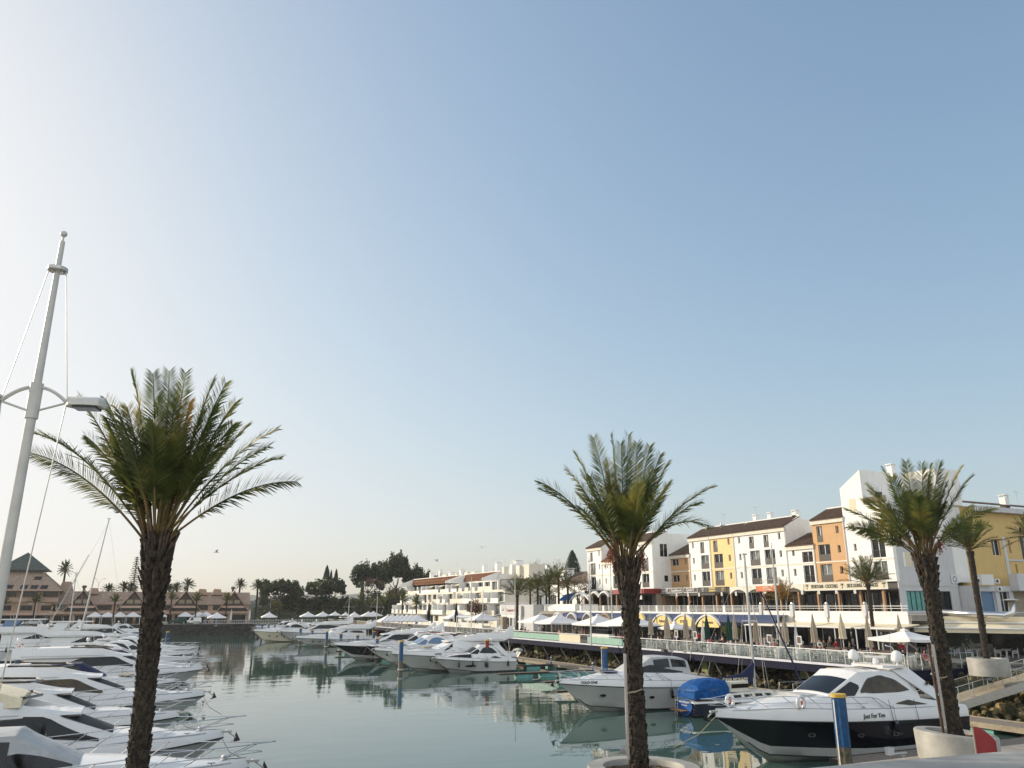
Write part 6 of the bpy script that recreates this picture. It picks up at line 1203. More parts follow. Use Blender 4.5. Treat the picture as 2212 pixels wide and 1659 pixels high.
for i, (px, py, H_, L_, lb) in enumerate(((1161, 1268, 0, 3.6, 'feathery palm left in the clump behind the white parasols'), (1186, 1262, 0, 3.8, 'feathery palm second in the clump behind the white parasols'), (1206, 1252, 0, 4.0, 'tallest feathery palm in the clump behind the white parasols'), (1226, 1266, 0, 3.6, 'feathery palm right in the clump behind the white parasols'), (1180, 1285, 0, 3.2, 'low feathery palm in front of the clump'), (1145, 1272, 0, 3.0, 'small yellowish palm at the left of the clump'))):
    q = onX(px, py, 76 + i * .8); small_palm(lb, (q.x, q.y, 5.0), q.z - 5.0, L_, 40 + i, 24, 16, .2, m='frond_small', e0=(-.5, 1.4), lw=.10, group='palms in a clump behind the parasols')
# fan palms and small palms far away: shared meshes
fp = small_palm('short date palm in front of the salmon row, first from the left', (0, 0, 0), 6.0, 3.0, 60, 22, 9, .17, e0=(.2, 1.4), lw=.16, group='palms in front of the salmon buildings')
for i, (px, py) in enumerate(((8, 1300), (78, 1293), (250, 1293), (372, 1287), (426, 1291), (491, 1291))):
    q = onY(px, py, 262); H_ = q.z - 3.0; lb = 'short palm on the far quay in front of the salmon buildings, %s from the left' % nth(i)
    if i == 0: fp.location = (q.x, 262, 3.0); fp.scale = (1, 1, H_ / 7.0); fp['label'] = lb
    else: dup(fp, (q.x, 262, 3.0), i * 1.1, lb, (1, 1, H_ / 7.0))
wp = small_palm('tall fan palm behind the salmon buildings, first from the left', (0, 0, 0), 14.0, 2.5, 61, 30, 9, .26, m='pine_leaf', e0=(-1.0, 1.35), lw=.26, name='fan_palm', group='fan palms on the skyline', arch=.1)
for i, (px, py, s) in enumerate(((142, 1228, 1.1), (235, 1272, 1.2), (268, 1268, 1.2), (283, 1270, 1.0), (366, 1272, 1.1), (382, 1270, 1.1), (406, 1262, 1.25), (519, 1262, 1.1), (557.5, 1264, 1.15), (607, 1262, 1.0))):
    q = onY(px, py, 292 if i else 300); lb = 'fan palm on the skyline behind the far quay, %s from the left' % nth(i)
    sc_ = (s, s, (q.z - 2.2) / 14.0)
    if i == 0: wp.location = (q.x, q.y, 2.2); wp.scale = sc_; wp['label'] = lb
    else: dup(wp, (q.x, q.y, 2.2), i * 1.3, lb, sc_)
mp_ = small_palm('small yellowish palm on the quay below the big pines, first from the left', (0, 0, 0), 5.0, 3.0, 62, 24, 10, .17, e0=(-.1, 1.4), lw=.16, group='small palms below the big pines')
for i, (px, py) in enumerate(((762, 1300), (782, 1290), (800, 1302), (822, 1298), (842, 1284), (870, 1288), (900, 1296), (596, 1303))):
    q = onX(px, py, 74) if i < 7 else onY(px, py, 275); lb = 'small yellowish palm on the quay below the big pines, %s from the left' % nth(i if i < 7 else 7)
    if i == 7: lb = 'small yellow palm under the pines by the kiosk'
    if i == 0: mp_.location = (q.x, q.y, 3); mp_.scale = (1, 1, (q.z - 3) / 6.0)
    else: dup(mp_, (q.x, q.y, 3), i * .9, lb, (1, 1, (q.z - 3) / 6.0))
# ================================================================= broadleaf trees, pines, cypresses
def cloud(mb, c, r, n, size, rr, shell_=.55, flat=0):
    for i in range(n):
        while True:
            v = Vector((rr.uniform(-1, 1), rr.uniform(-1, 1), rr.uniform(-1, 1)))
            if v.length <= 1: break
        v = v.normalized() * lerp(shell_, 1, rr.random()) if v.length > .01 else v
        if flat and v.z < -flat: v.z = -flat * rr.random()
        p = Vector((c[0] + v.x * r[0], c[1] + v.y * r[1], c[2] + v.z * r[2])); s = size * rr.uniform(.6, 1.35); a = Vector((rr.gauss(0, 1), rr.gauss(0, 1), rr.gauss(0, 1))).normalized(); b = a.orthogonal().normalized(); d = a.cross(b)
        mb.add([p + b * s, p + d * s * .8, p - b * s * .9, p - d * s * .7], [(0, 1, 2, 3)])
def tree(name, label, base, lobes, trunk, leaf, n, size, seed, group=None, cat='tree', flat=0, limbs=True):
    rr = random.Random(seed); t = thing(name, label, cat, base, 0, group); mb = MB(); tot = sum(r[0] * r[1] for _, r in lobes)
    for c, r in lobes:
        k = max(8, int(n * r[0] * r[1] / tot)); sub = 7
        for j in range(sub + 2):
            v = Vector((rr.gauss(0, 1), rr.gauss(0, 1), rr.gauss(0, .8))).normalized() * .62; q = (c[0] + v.x * r[0], c[1] + v.y * r[1], c[2] + v.z * r[2] * .8); rs = rr.uniform(.42, .62); cloud(mb, q, (r[0] * rs, r[1] * rs, r[2] * rs * 1.0), int(k / (sub + 2)), size, rr, .5, flat)
        cloud(mb, c, (r[0] * .6, r[1] * .6, r[2] * .6), int(k * .25), size * 1.2, rr, .2, flat)
    obj('crown', mb, leaf, t); mb = MB()
    for a, b, r0, r1 in trunk: mb.tube([a, Vector(a).lerp(Vector(b), .5) + Vector((rr.uniform(-.2, .2), rr.uniform(-.2, .2), 0)), b], [r0, (r0 + r1) / 2, r1], 7)
    if limbs:
        top = Vector(trunk[0][1])
        for c, r in lobes: mb.tube([top * .8 + Vector(trunk[0][0]) * .2, top.lerp(Vector(c), .5) + Vector((0, 0, -r[2] * .4)), Vector(c) - Vector((0, 0, r[2] * .3))], [trunk[0][3], trunk[0][3] * .6, .08], 5)
    obj('trunk', mb, 'bark', t); return t
def pine_px(label, px0, px1, ytop, ybot, Y, zb, seed, n=2600, lobes=5, size=.42):
    a, b = onY(px0, (ytop + ybot) / 2, Y), onY(px1, (ytop + ybot) / 2, Y); zt = onY((px0 + px1) / 2, ytop, Y).z; zl = onY((px0 + px1) / 2, ybot, Y).z; rr = random.Random(seed); w = (b.x - a.x) / 2; h = (zt - zl) / 2; cx = (a.x + b.x) / 2
    lb = [((lerp(-w * .62, w * .62, i / (lobes - 1)), rr.uniform(-w * .4, w * .4), zl + h - zb + rr.uniform(-.12, .12) * h + (h * .12 if 0 < i < lobes - 1 else -.1 * h)), (w * 1.55 / lobes, w * .6, h * .98)) for i in range(lobes)]
    return tree('stone_pine', label, (cx, Y, zb), lb, [((0, 0, 0), (0, 0, zl - zb + h * .2), .4, .28)], 'pine_leaf', n, size, seed, 'stone pines on the hillside', flat=.35)
pine_px('wide flat topped stone pine, left one of the low pair', 545, 668, 1250, 1296, 305, 6, 1, 6500, 6); pine_px('flat topped stone pine, right one of the low pair', 656, 752, 1246, 1296, 308, 6, 2, 5500, 5); pine_px('round topped stone pine left of the tallest pine', 754, 838, 1212, 1280, 318, 7, 3, 6500, 5); pine_px('tallest dark pine on the hill', 820, 893, 1190, 1272, 325, 7, 4, 7500, 5); pine_px('dark pine right of the tallest one', 876, 928, 1222, 1284, 325, 7, 5, 4500, 4); pine_px('low dark pine crown behind the first terraced block', 915, 962, 1238, 1268, 330, 9, 6, 2600, 4)
def cypress_px(label, px, w, ytop, ybot, Y, zb, seed, leaf='cypress_leaf'):
    q = onY(px, ytop, Y); z2 = onY(px, ybot, Y).z; W = (onY(px + w / 2, ybot, Y).x - onY(px - w / 2, ybot, Y).x) / 2; rr = random.Random(seed); t = thing('cypress', label, 'tree', (q.x, Y, zb), 0, 'dark cypresses'); mb = MB(); H_ = q.z - zb
    for i in range(1500):
        u = rr.random() ** .8; z = lerp(z2 - zb - 2, H_, u); r = W * (1 - u) ** .62 * rr.uniform(.7, 1.12) + .05; a = rr.uniform(0, 6.28); s = rr.uniform(.2, .5) * (1.1 - .5 * u); p = Vector((r * cos(a), r * sin(a), z)); mb.add([p + Vector((0, 0, s * 1.4)), p + Vector((s * .5 * sin(a), -s * .5 * cos(a), 0)), p - Vector((0, 0, s)), p - Vector((s * .5 * sin(a), -s * .5 * cos(a), 0))], [(0, 1, 2, 3)])
    obj('crown', mb, leaf, t); obj('trunk', MB().cyl((0, 0, 0), (0, 0, H_ * .8), .3, .1, n=6), 'bark', t); return t
for i_, (a_, b_, yt) in enumerate(((592, 640, 1276), (628, 690, 1280), (676, 735, 1276), (722, 760, 1284), (790, 850, 1272), (840, 895, 1268))):
    p_, q_2 = onY(a_, 1300, 300), onY(b_, 1300, 300); zt_ = onY(a_, yt, 300).z; w_ = (q_2.x - p_.x) / 2
    tree('evergreen_tree', 'dark bushy evergreen under the pine crowns, %s from the left' % nth(i_), ((p_.x + q_2.x) / 2, 300, 4), [((-w_ * .4, 0, (zt_ - 4) * .55), (w_ * .7, w_ * .6, (zt_ - 4) * .5)), ((w_ * .4, 1, (zt_ - 4) * .5), (w_ * .7, w_ * .6, (zt_ - 4) * .46))], [((0, 0, 0), (0, 0, (zt_ - 4) * .5), .25, .15)], 'bush_leaf', 1600, .40, 80 + i_, 'dark evergreens under the pines')
cypress_px('tall dark cypress rising behind the flat topped pines', 707, 22, 1222, 1262, 320, 8, 1); cypress_px('shorter second stem of the cypress pair', 716, 10, 1232, 1262, 320, 8, 2); cypress_px('slim cypress right of the tall one', 727, 14, 1230, 1262, 320, 8, 3); cypress_px('narrow dark cypress in front of the round topped pine', 784, 12, 1250, 1300, 290, 5, 4); cypress_px('broad dark cypress behind the brown roof, left of the white apartment', 1236, 40, 1190, 1240, 190, 9, 5)
cypress_px('dark pointed tree left of the low pines', 573, 22, 1252, 1295, 300, 5, 6, 'pine_leaf')
# tiered norfolk pine
q = onY(297, 1200, 290); t = thing('norfolk_pine', 'slender tiered conifer left of the big palm trunk', 'tree', (q.x, 290, 2.5)); H_ = q.z - 2.5; mb = MB(); rr = random.Random(9); W = 3.2
for k in range(24):
    z = H_ * (.34 + .64 * k / 24); r = W * (1 - k / 25) ** .75 + .25
    for a in range(7):
        an = a * .9 + k * .5; L_ = r * rr.uniform(.75, 1.1)
        for j in range(10): p = Vector((L_ * j / 10 * cos(an), L_ * j / 10 * sin(an), z + .35 * sin(j / 10 * 2.2))); s = .24; mb.add([p + Vector((0, 0, s * .6)), p + Vector((s * sin(an), -s * cos(an), 0)), p + Vector((0, 0, -s * .4)), p - Vector((s * sin(an), -s * cos(an), 0))], [(0, 1, 2, 3)])
obj('crown', mb, 'pine_leaf', t); obj('trunk', MB().cyl((0, 0, 0), (0, 0, H_), .3, .05, n=6), 'bark', t)
# bare and scrubby trees
def bare(label, px, py, X, zb, w, h, seed, leaf='dry_leaf', n=700, plane='X'):
    q = onX(px, py, X) if plane == 'X' else onY(px, py, X); rr = random.Random(seed); t = thing('bare_tree', label, 'tree', (q.x, q.y, zb), 0, 'bare winter trees'); H_ = q.z - zb; mb = MB(); mb.cyl((0, 0, 0), (0, 0, H_ * .5), .22, .15, n=6); tips = []
    def br(p, d, L_, r, k):
        e = p + d * L_; mb.cyl(p, e, r, r * .6, n=4, caps=False)
        if k == 0: tips.append(e); return
        for i in range(3): br(e, (d + Vector((rr.gauss(0, .5), rr.gauss(0, .5), rr.gauss(.1, .3)))).normalized(), L_ * rr.uniform(.6, .85), r * .6, k - 1)
    for i in range(6): a = i * 1.05; br(Vector((0, 0, H_ * rr.uniform(.35, .5))), Vector((cos(a) * w, sin(a) * w, h)).normalized(), H_ * .22, .09, 3)
    obj('trunk', mb, 'bark', t); lm = MB()
    for i in range(n): p = rr.choice(tips) + Vector((rr.gauss(0, .35), rr.gauss(0, .35), rr.gauss(0, .3))); s = rr.uniform(.06, .16); a = Vector((rr.gauss(0, 1), rr.gauss(0, 1), rr.gauss(0, 1))).normalized(); b = a.orthogonal().normalized(); lm.add([p + b * s, p + a.cross(b) * s, p - b * s], [(0, 1, 2)])
    obj('twigs', lm, leaf, t); return t
bare('bare winter tree above the white rooftop block, left', 1146, 1212, 105, 8, .9, 1, 1); bare('bare winter tree above the white rooftop block, right', 1186, 1213, 105, 8, .9, 1, 2); bare('leafless brown tree in front of the brown tiled house', 1250, 1242, 80, 5, .8, 1, 3); bare('brown leafless tree under the tallest pine', 812, 1248, 300, 8, .9, 1, 4, plane='Y', n=1200); bare('brown scrubby tree right of the tallest pine trunk', 858, 1272, 300, 8, .9, .8, 5, plane='Y', n=900)
t = tree('hedge_shrub', 'rusty red round shrub on the terrace beside the cream flats', onX(1028, 1318, 75) * 1.0, [((0, 0, .6), (2.6, 3.6, 2.0))], [((0, 0, -3), (0, 0, 0), .2, .1)], 'dry_leaf', 900, .22, 7, cat='shrub', limbs=False)
tree('hedge_shrub', 'dark green shrub hanging over the white trim at the far right', (97, 52, 6.8), [((0, 0, .8), (3, 2.2, 1.6)), ((9, -6, 1.4), (5, 3, 2.4))], [((0, 0, -2), (0, 0, 0), .2, .1)], 'hedge_leaf', 2600, .2, 8, cat='shrub', limbs=False)
q = onX(1576, 1340, 66); q2 = onZ(1566, 1395, 3.2)
t = tree('potted_bush', 'round yellow green bush among the tables behind the mast', (q.x, q.y, 3.15), [((0, 0, 1.9), (1.1, 1.1, .95))], [((0, 0, 0), (0, 0, 1.2), .07, .05)], 'pot_leaf', 1500, .10, 9, cat='bush', limbs=False); obj('pot', MB().lathe([(.3, 0), (.45, .6), (.38, .6), (.36, .5)], n=12), 'canvas_tan', t)
tree('hedge_shrub', 'green bush above the tiled house right of the cypress', (100, 178, 14.8), [((0, 0, .5), (3, 5, 1.4)), ((0, -7, .2), (3, 4, 1.2))], [((0, 0, -6), (0, 0, 0), .2, .1)], 'bush_leaf', 900, .3, 10, cat='shrub', limbs=False)
# hillside under the pines
mb = MB(); nx, ny = 60, 8; vs = []
for j in range(ny + 1):
    for i in range(nx + 1):
        x = 33 + i * 3.2; y = 279 + j * 7; z = 2.3 + 7.5 * sm(j / 5) + 1.0 * noise.noise(Vector((x * .06, y * .06, 0))); vs.append((x, y, z))
mb.add(vs, [(j * (nx + 1) + i, j * (nx + 1) + i + 1, (j + 1) * (nx + 1) + i + 1, (j + 1) * (nx + 1) + i) for j in range(ny) for i in range(nx)]); mb.add([(33, 335, 9), (226, 335, 9), (226, 420, 5), (33, 420, 5)], [(0, 1, 2, 3)])
struct('hillside', mb, 'bush_leaf', True)
mb = MB(); rr = random.Random(77)
for k in range(250):
    x = rr.uniform(34, 175); y = rr.uniform(277, 318); z = 2.3 + 7.5 * sm((y - 279) / 35); cloud(mb, (x, y, z + .3), (rr.uniform(1.2, 3.2), 2, rr.uniform(.7, 1.8)), 46, .32, rr, .5)
o = obj('undergrowth', mb, 'bush_leaf'); tag(o, 'dark shrubs and undergrowth covering the bank below the pines', 'undergrowth', kind='stuff')
# ================================================================= parasols
def tilt_cap(mb, r, z, h): pass
def parasol_mesh(W, rim, apex, sag=.10):
    mb = MB(); n = 6; hs = W / 2
    for a in range(4):
        rs = []
        for i in range(n + 1):
            u = i / n; z = lerp(apex, rim, u) - sag * sin(u * pi); row = []
            for k in range(7):
                v = -1 + 2 * k / 6; x, y = v * hs * u, hs * u; zz = z + (.10 * (1 - v * v) * -u); c, s = cos(a * pi / 2), sin(a * pi / 2); row.append((x * c - y * s, x * s + y * c, zz))
            rs.append(row)
        rs.append([(p[0], p[1], p[2] - .22) for p in rs[-1]]); mb.rings(rs)
    mb.lathe([(.01, apex + .16), (.35, apex + .02), (.36, apex - .06)], n=4, a0=pi / 4)
    return mb
def parasol(label, loc, W=5.0, rim=2.35, apex=3.6, m='canvas_white', group='large white parasols on the deck'):
    t = thing('parasol', label, 'parasol', loc, 0, group); obj('canopy', parasol_mesh(W, rim, apex), m, t, 25)
    obj('pole', MB().cyl((0, 0, 0), (0, 0, apex), .05, n=6), 'gel_white', t); mb = MB()
    for a in range(4):
        c = W * .46; mb.cyl((0, 0, rim + .1), (c * (1 if a in (0, 3) else -1) * .55, c * (1 if a < 2 else -1) * .55, lerp(apex, rim, .55) - .12), .02, n=4)
    obj('ribs', mb, 'gel_white', t); obj('base', MB().box(-.5, .5, -.5, .5, 0, .12), 'concrete', t); return t
def closed_parasol_mesh(h0, h1, r, seed):
    rr = random.Random(seed); mb = MB(); rs = []; n = 16
    for i in range(12):
        u = i / 11; z = lerp(h1, h0, u); R_ = r * (.10 + .9 * u ** .8) * (1 - .15 * sin(u * 9)); rs.append([(R_ * (1 if k % 2 else .55) * cos(2 * pi * k / n + u * .4), R_ * (1 if k % 2 else .55) * sin(2 * pi * k / n + u * .4), z + (.18 * rr.random() if i == 11 else 0)) for k in range(n)])
    mb.rings(rs, True); return mb
def closed_parasol(label, loc, m, h0=1.4, h1=4.05, r=.42, seed=1, group='folded parasols on the deck'):
    t = thing('folded_parasol', label, 'parasol', loc, seed * .7, group); obj('folded_canopy', closed_parasol_mesh(h0, h1, r, seed), m, t, 25); obj('pole', MB().cyl((0, 0, 0), (0, 0, h1 + .1), .045, n=6), 'gel_white', t); obj('base', MB().box(-.45, .45, -.45, .45, 0, .12), 'concrete', t); return t
UP = [(1042.5, 1323.6), (987.5, 1322), (1031, 1319.6), (1167, 1326), (1205.6, 1327), (1260, 1323), (1291.5, 1328.4), (1355, 1330)]
nm = ['white parasol left of the tall white pole, right one of the far pair', 'white parasol, left one of the far pair by the cream flats', 'white parasol just behind the far pair', 'white parasol left end of the row of five', 'white parasol second in the row of five', 'white parasol third and highest in the row of five', 'white parasol fourth in the row, nearest the middle palm', 'white parasol partly hidden behind the middle palm trunk']
p0 = None
for i, (px, py) in enumerate(UP):
    q = onZ(px, py, 6.75)
    lb = nm[i]; W_ = 6.0 if i < 7 else 6.4
    if p0 is None: p0 = parasol(lb, (q.x, q.y, 3.15), 6.0)
    else: dup(p0, (q.x, q.y, 3.15), 0, lb, W_ / 6.0)
q = onZ(1458, 1344.5, 5.9); parasol('smaller white parasol between the folded ones right of the middle palm', (q.x, q.y, 3.15), 3.4, 2.1, 2.75)
q = onZ(1953, 1361, 6.0); parasol('cream parasol left of the right palm trunk', (q.x, q.y, 3.15), 4.3, 2.2, 2.85, 'canvas_beige' if 0 else 'canvas_white')
k = 0
for (px, py, W_) in ((580.8, 1318.4, 4.5), (582, 1322, 4), (469.5, 1322.7, 4.6), (666, 1321.3, 4.4), (698, 1321, 4.4), (724.5, 1321, 4.2), (747, 1322, 3), (766, 1321.6, 3.6), (787, 1319, 4.8), (796, 1321, 4.5), (807, 1320.4, 5)):
    q = onZ(px, py, 6.5); lb = 'small white parasol on the distant terraces, %s from the left' % nth([469.5, 580.8, 582, 666, 698, 724.5, 747, 766, 787, 796, 807].index(px)); dup(p0, (q.x, q.y, 3.0), 0, lb, (W_ / 6, W_ / 6, .96), 'white parasols of the distant terraces')
for i in range(7):
    px = 838 + i * 10.5; q = onZ(px, 1328.5, 6.3); dup(p0, (q.x, q.y, 3.1), 0, 'small white awning parasol in the tight row by the glass screens, %s from the left' % nth(i), (.62, .62, .9), 'tight row of white awning parasols')
kinds = [(1404, 1324, 'canvas_beige', 1.5, .42), (1439, 1325, 'canvas_beige', 1.3, .48), (1479.5, 1325, 'canvas_beige', 1.4, .42), (1496, 1324, 'canvas_beige', 1.4, .36), (1525, 1325, 'canvas_green', 1.2, .40), (1572, 1326, 'canvas_green', 1.3, .42), (1584.6, 1325, 'canvas_beige', 1.25, .36), (1630, 1326, 'canvas_tan', 1.2, .45),
         (1692, 1326, 'canvas_beige', 1.2, .45), (1754, 1326, 'canvas_beige', 1.1, .46), (1815, 1326, 'canvas_cream', 1.5, .48), (1870.6, 1328, 'canvas_beige', 1.1, .42), (1939, 1327, 'canvas_beige', 1.2, .40), (2013, 1352, 'canvas_beige', 1.0, .35), (1517, 1343, 'canvas_white', .9, .3), (1717, 1346.4, 'canvas_white', .4, .30)]
cn = {'canvas_beige': 'beige', 'canvas_green': 'dark green', 'canvas_tan': 'brownish', 'canvas_cream': 'cream yellow', 'canvas_white': 'white'}; cnt = {}
for i, (px, py, m, h0, r) in enumerate(kinds):
    q = onZ(px, py, 7.25 if py < 1335 else 6.3 if px < 2000 else 6.6); cnt[m] = cnt.get(m, -1) + 1
    closed_parasol('folded %s parasol standing on the deck, %s of its colour from the left' % (cn[m], nth(cnt[m])), (q.x, q.y, 3.15), m, h0, q.z - 3.15, r, i + 1)
q = onZ(1105, 1303, 7.3); closed_parasol('tall folded white parasol beside the white cafe', (q.x - 2, q.y, 3.15), 'canvas_white', 1.0, 5.2, .55, 40)
for i, px in enumerate((927, 986)): q = onX(px, 1310, 62); closed_parasol('black folded parasol in front of the terraced flats, %s one' % ('left', 'right')[i], (q.x, q.y, 3.15), 'canvas_black', 1.5, 5.6, .5, 50 + i)
for i, px in enumerate((500, 540)): q = onY(px, 1320, 262); closed_parasol('white folded parasol on the far quay, %s one' % ('left', 'right')[i], (q.x, q.y, 3.0), 'canvas_white', 1.0, 4.2, .4, 60 + i)
# ================================================================= tables and chairs
ch = thing('terrace_chair', 'x', 'chair', (0, 0, 0), 0, 'white terrace chairs')
mb = MB()
for x in (-.24, .24):
    for y in (-.24, .22): mb.box(x - .02, x + .02, y - .02, y + .02, 0, .62 if y < 0 else .86)
    mb.box(x - .02, x + .02, -.24, .22, .60, .64)
obj('frame', mb, 'chair_grey', ch); obj('seat', MB().box(-.22, .22, -.22, .2, .42, .46), 'chair_grey', ch); obj('backrest', MB().box(-.22, .22, .2, .23, .60, .64).box(-.22, .22, .2, .23, .70, .74).box(-.22, .22, .2, .23, .80, .86), 'chair_grey', ch)
ch2 = thing('wicker_chair', 'x', 'chair', (0, 0, 0), 0, 'dark terrace chairs')
obj('frame', MB().box(-.22, -.18, -.2, -.16, 0, .42).box(.18, .22, -.2, -.16, 0, .42).box(-.22, -.18, .16, .2, 0, .42).box(.18, .22, .16, .2, 0, .42), 'rubber', ch2); obj('seat', MB().box(-.24, .24, -.24, .24, .40, .46), 'dark_wood', ch2); obj('backrest', MB().rbox((0, .23, .66), (.46, .05, .42), 0, 0, .12), 'dark_wood', ch2)
tbw = thing('terrace_table', 'x', 'table', (0, 0, 0), 0, 'terrace tables'); obj('tabletop', MB().box(-.42, .42, -.42, .42, .71, .75), 'smooth_concrete', tbw); obj('pedestal', MB().box(-.04, .04, -.04, .04, .03, .71).box(-.25, .25, -.25, .25, 0, .03), 'galva', tbw)
rr = random.Random(21); firsts = {}
def put(proto, x, y, rz, lb, key):
    if key not in firsts: firsts[key] = 0; proto.location = (x, y, 3.15); proto.rotation_euler = (0, 0, rz); proto['label'] = lb
    else: dup(proto, (x, y, 3.15), rz, lb)
cr = {'r0': 0, 'r1': 0, 'r2': 0}; ct = {}
ROWN = {'r0': 'right behind the deck railing', 'r1': 'in the second row of tables', 'r2': 'in the third row of tables'}
def row(rk, X, ys, protoC, kname, key):
    for y in ys:
        x = X + rr.uniform(-.25, .25); ct[rk] = ct.get(rk, -1) + 1; put(tbw, x, y, 0, 'square grey terrace table %s, %s from the near end' % (ROWN[rk], nth(ct[rk])), 't')
        for dx, dy, rz in ((-.75, 0, pi / 2), (.75, 0, -pi / 2), (0, .75, 0), (0, -.75, pi)):
            if rr.random() < .8: cr[rk] += 1; put(protoC, x + dx + rr.uniform(-.06, .06), y + dy, rz + rr.uniform(-.25, .25), '%s chair %s, %s from the near end' % (kname, ROWN[rk], nth(cr[rk] - 1)), key)
row('r0', 58.4, [47.5 + 2.55 * i for i in range(15)], ch, 'white framed', 'c'); row('r1', 61.6, [48.5 + 2.9 * i for i in range(11)], ch, 'white framed', 'c'); row('r2', 64.8, [50 + 3.4 * i for i in range(8)], ch2, 'dark', 'd')
for i in range(16):
    x, y = rr.uniform(60, 67), 95 + i * 2.6; ct['f'] = ct.get('f', -1) + 1; put(tbw, x, y, 0, 'square terrace table under the big white parasols, %s from the near end' % nth(ct['f']), 't')
    for dx in (-.75, .75): put(ch2, x + dx, y, pi / 2 if dx < 0 else -pi / 2, 'dark chair under the big white parasols, %s from the near end' % nth(cr.setdefault('f', 0)), 'd'); cr['f'] += 1
# planter boxes and counters, menu boards
for i, y in enumerate((53.5, 58.8, 62.5, 66.8, 72.5, 77.5, 82)):
    o = obj('planter_box', MB().box(-.35, .35, -1.2, 1.2, 0, .95), 'dark_wood'); tag(o, 'long dark planter box between the terraces, %s from the near end' % nth(i), 'planter', 'dark planter boxes'); o.location = (63.2, y, 3.15)
for i, y in enumerate((60.5, 64.6, 70.6, 76.8, 80.4)):
    t = thing('menu_board', 'white framed menu board on a post on the deck, %s from the near end' % nth(i), 'menu board', (59.9, y, 3.15), R(-90), 'menu boards'); obj('post', MB().box(-.04, .04, -.04, .04, 0, 1.3), 'gel_white', t); obj('frame', MB().box(-.32, .32, -.03, .03, 1.25, 1.35).box(-.32, .32, -.03, .03, 1.95, 2.05).box(-.32, -.24, -.03, .03, 1.35, 1.95).box(.24, .32, -.03, .03, 1.35, 1.95), 'gel_white', t); obj('sheet', MB().box(-.24, .24, -.01, .01, 1.35, 1.95), 'dark_wood', t)
for i, (px, py) in enumerate(((1600, 1395), (1650, 1400), (1700, 1408), (1740, 1412))):
    q = onZ(px, py + 12, 3.15); o = obj('waste_bin', MB().lathe([(.28, 0), (.36, .85), (.30, .85), (.30, .8)], n=14, caps=True), 'gel_white'); o.location = (58.0, q.y, 3.15); tag(o, 'pale green tub behind the deck railing, %s from the left' % nth(i), 'tub', 'pale tubs behind the railing')
t = thing('drinks_counter', 'white refrigerated counter with sloping white top behind the cream panels', 'counter', (58.8, 99, 3.15), R(-90)); obj('body', MB().box(0, 5, 0, .9, 0, 1.2), 'gel_white', t); obj('glass_case', MB().box(.2, 4.8, .0, .7, 1.2, 1.75), 'dark_glass', t); obj('canopy', MB().box(-.5, 5.6, -.4, 1.2, 2.2, 2.32), 'gel_white', t); obj('post', MB().box(.1, .2, .1, .2, 1.75, 2.2), 'gel_white', t)
an_ = math.atan2(-13.0, 8.0); ux, uy = cos(an_), sin(an_); nx_, ny_ = -uy, ux
for i in range(9):
    for j in range(3):
        d_ = -2.2 + j * 2.6; x, y = 74.2 + ux * (1.2 + i * 2.5) + nx_ * d_, 62.5 + uy * (1.2 + i * 2.5) + ny_ * d_
        if i < 1: continue
        ct['p'] = ct.get('p', -1) + 1; put(tbw, x, y, an_, 'square table of the open restaurant at the right edge, %s in order' % nth(ct['p']), 't')
        for s_ in (-.75, .75): put(ch, x + ux * s_, y + uy * s_, an_ + (pi / 2 if s_ < 0 else -pi / 2), 'white chair of the open restaurant at the right edge, %s in order' % nth(cr.setdefault('p', 0)), 'c'); cr['p'] += 1
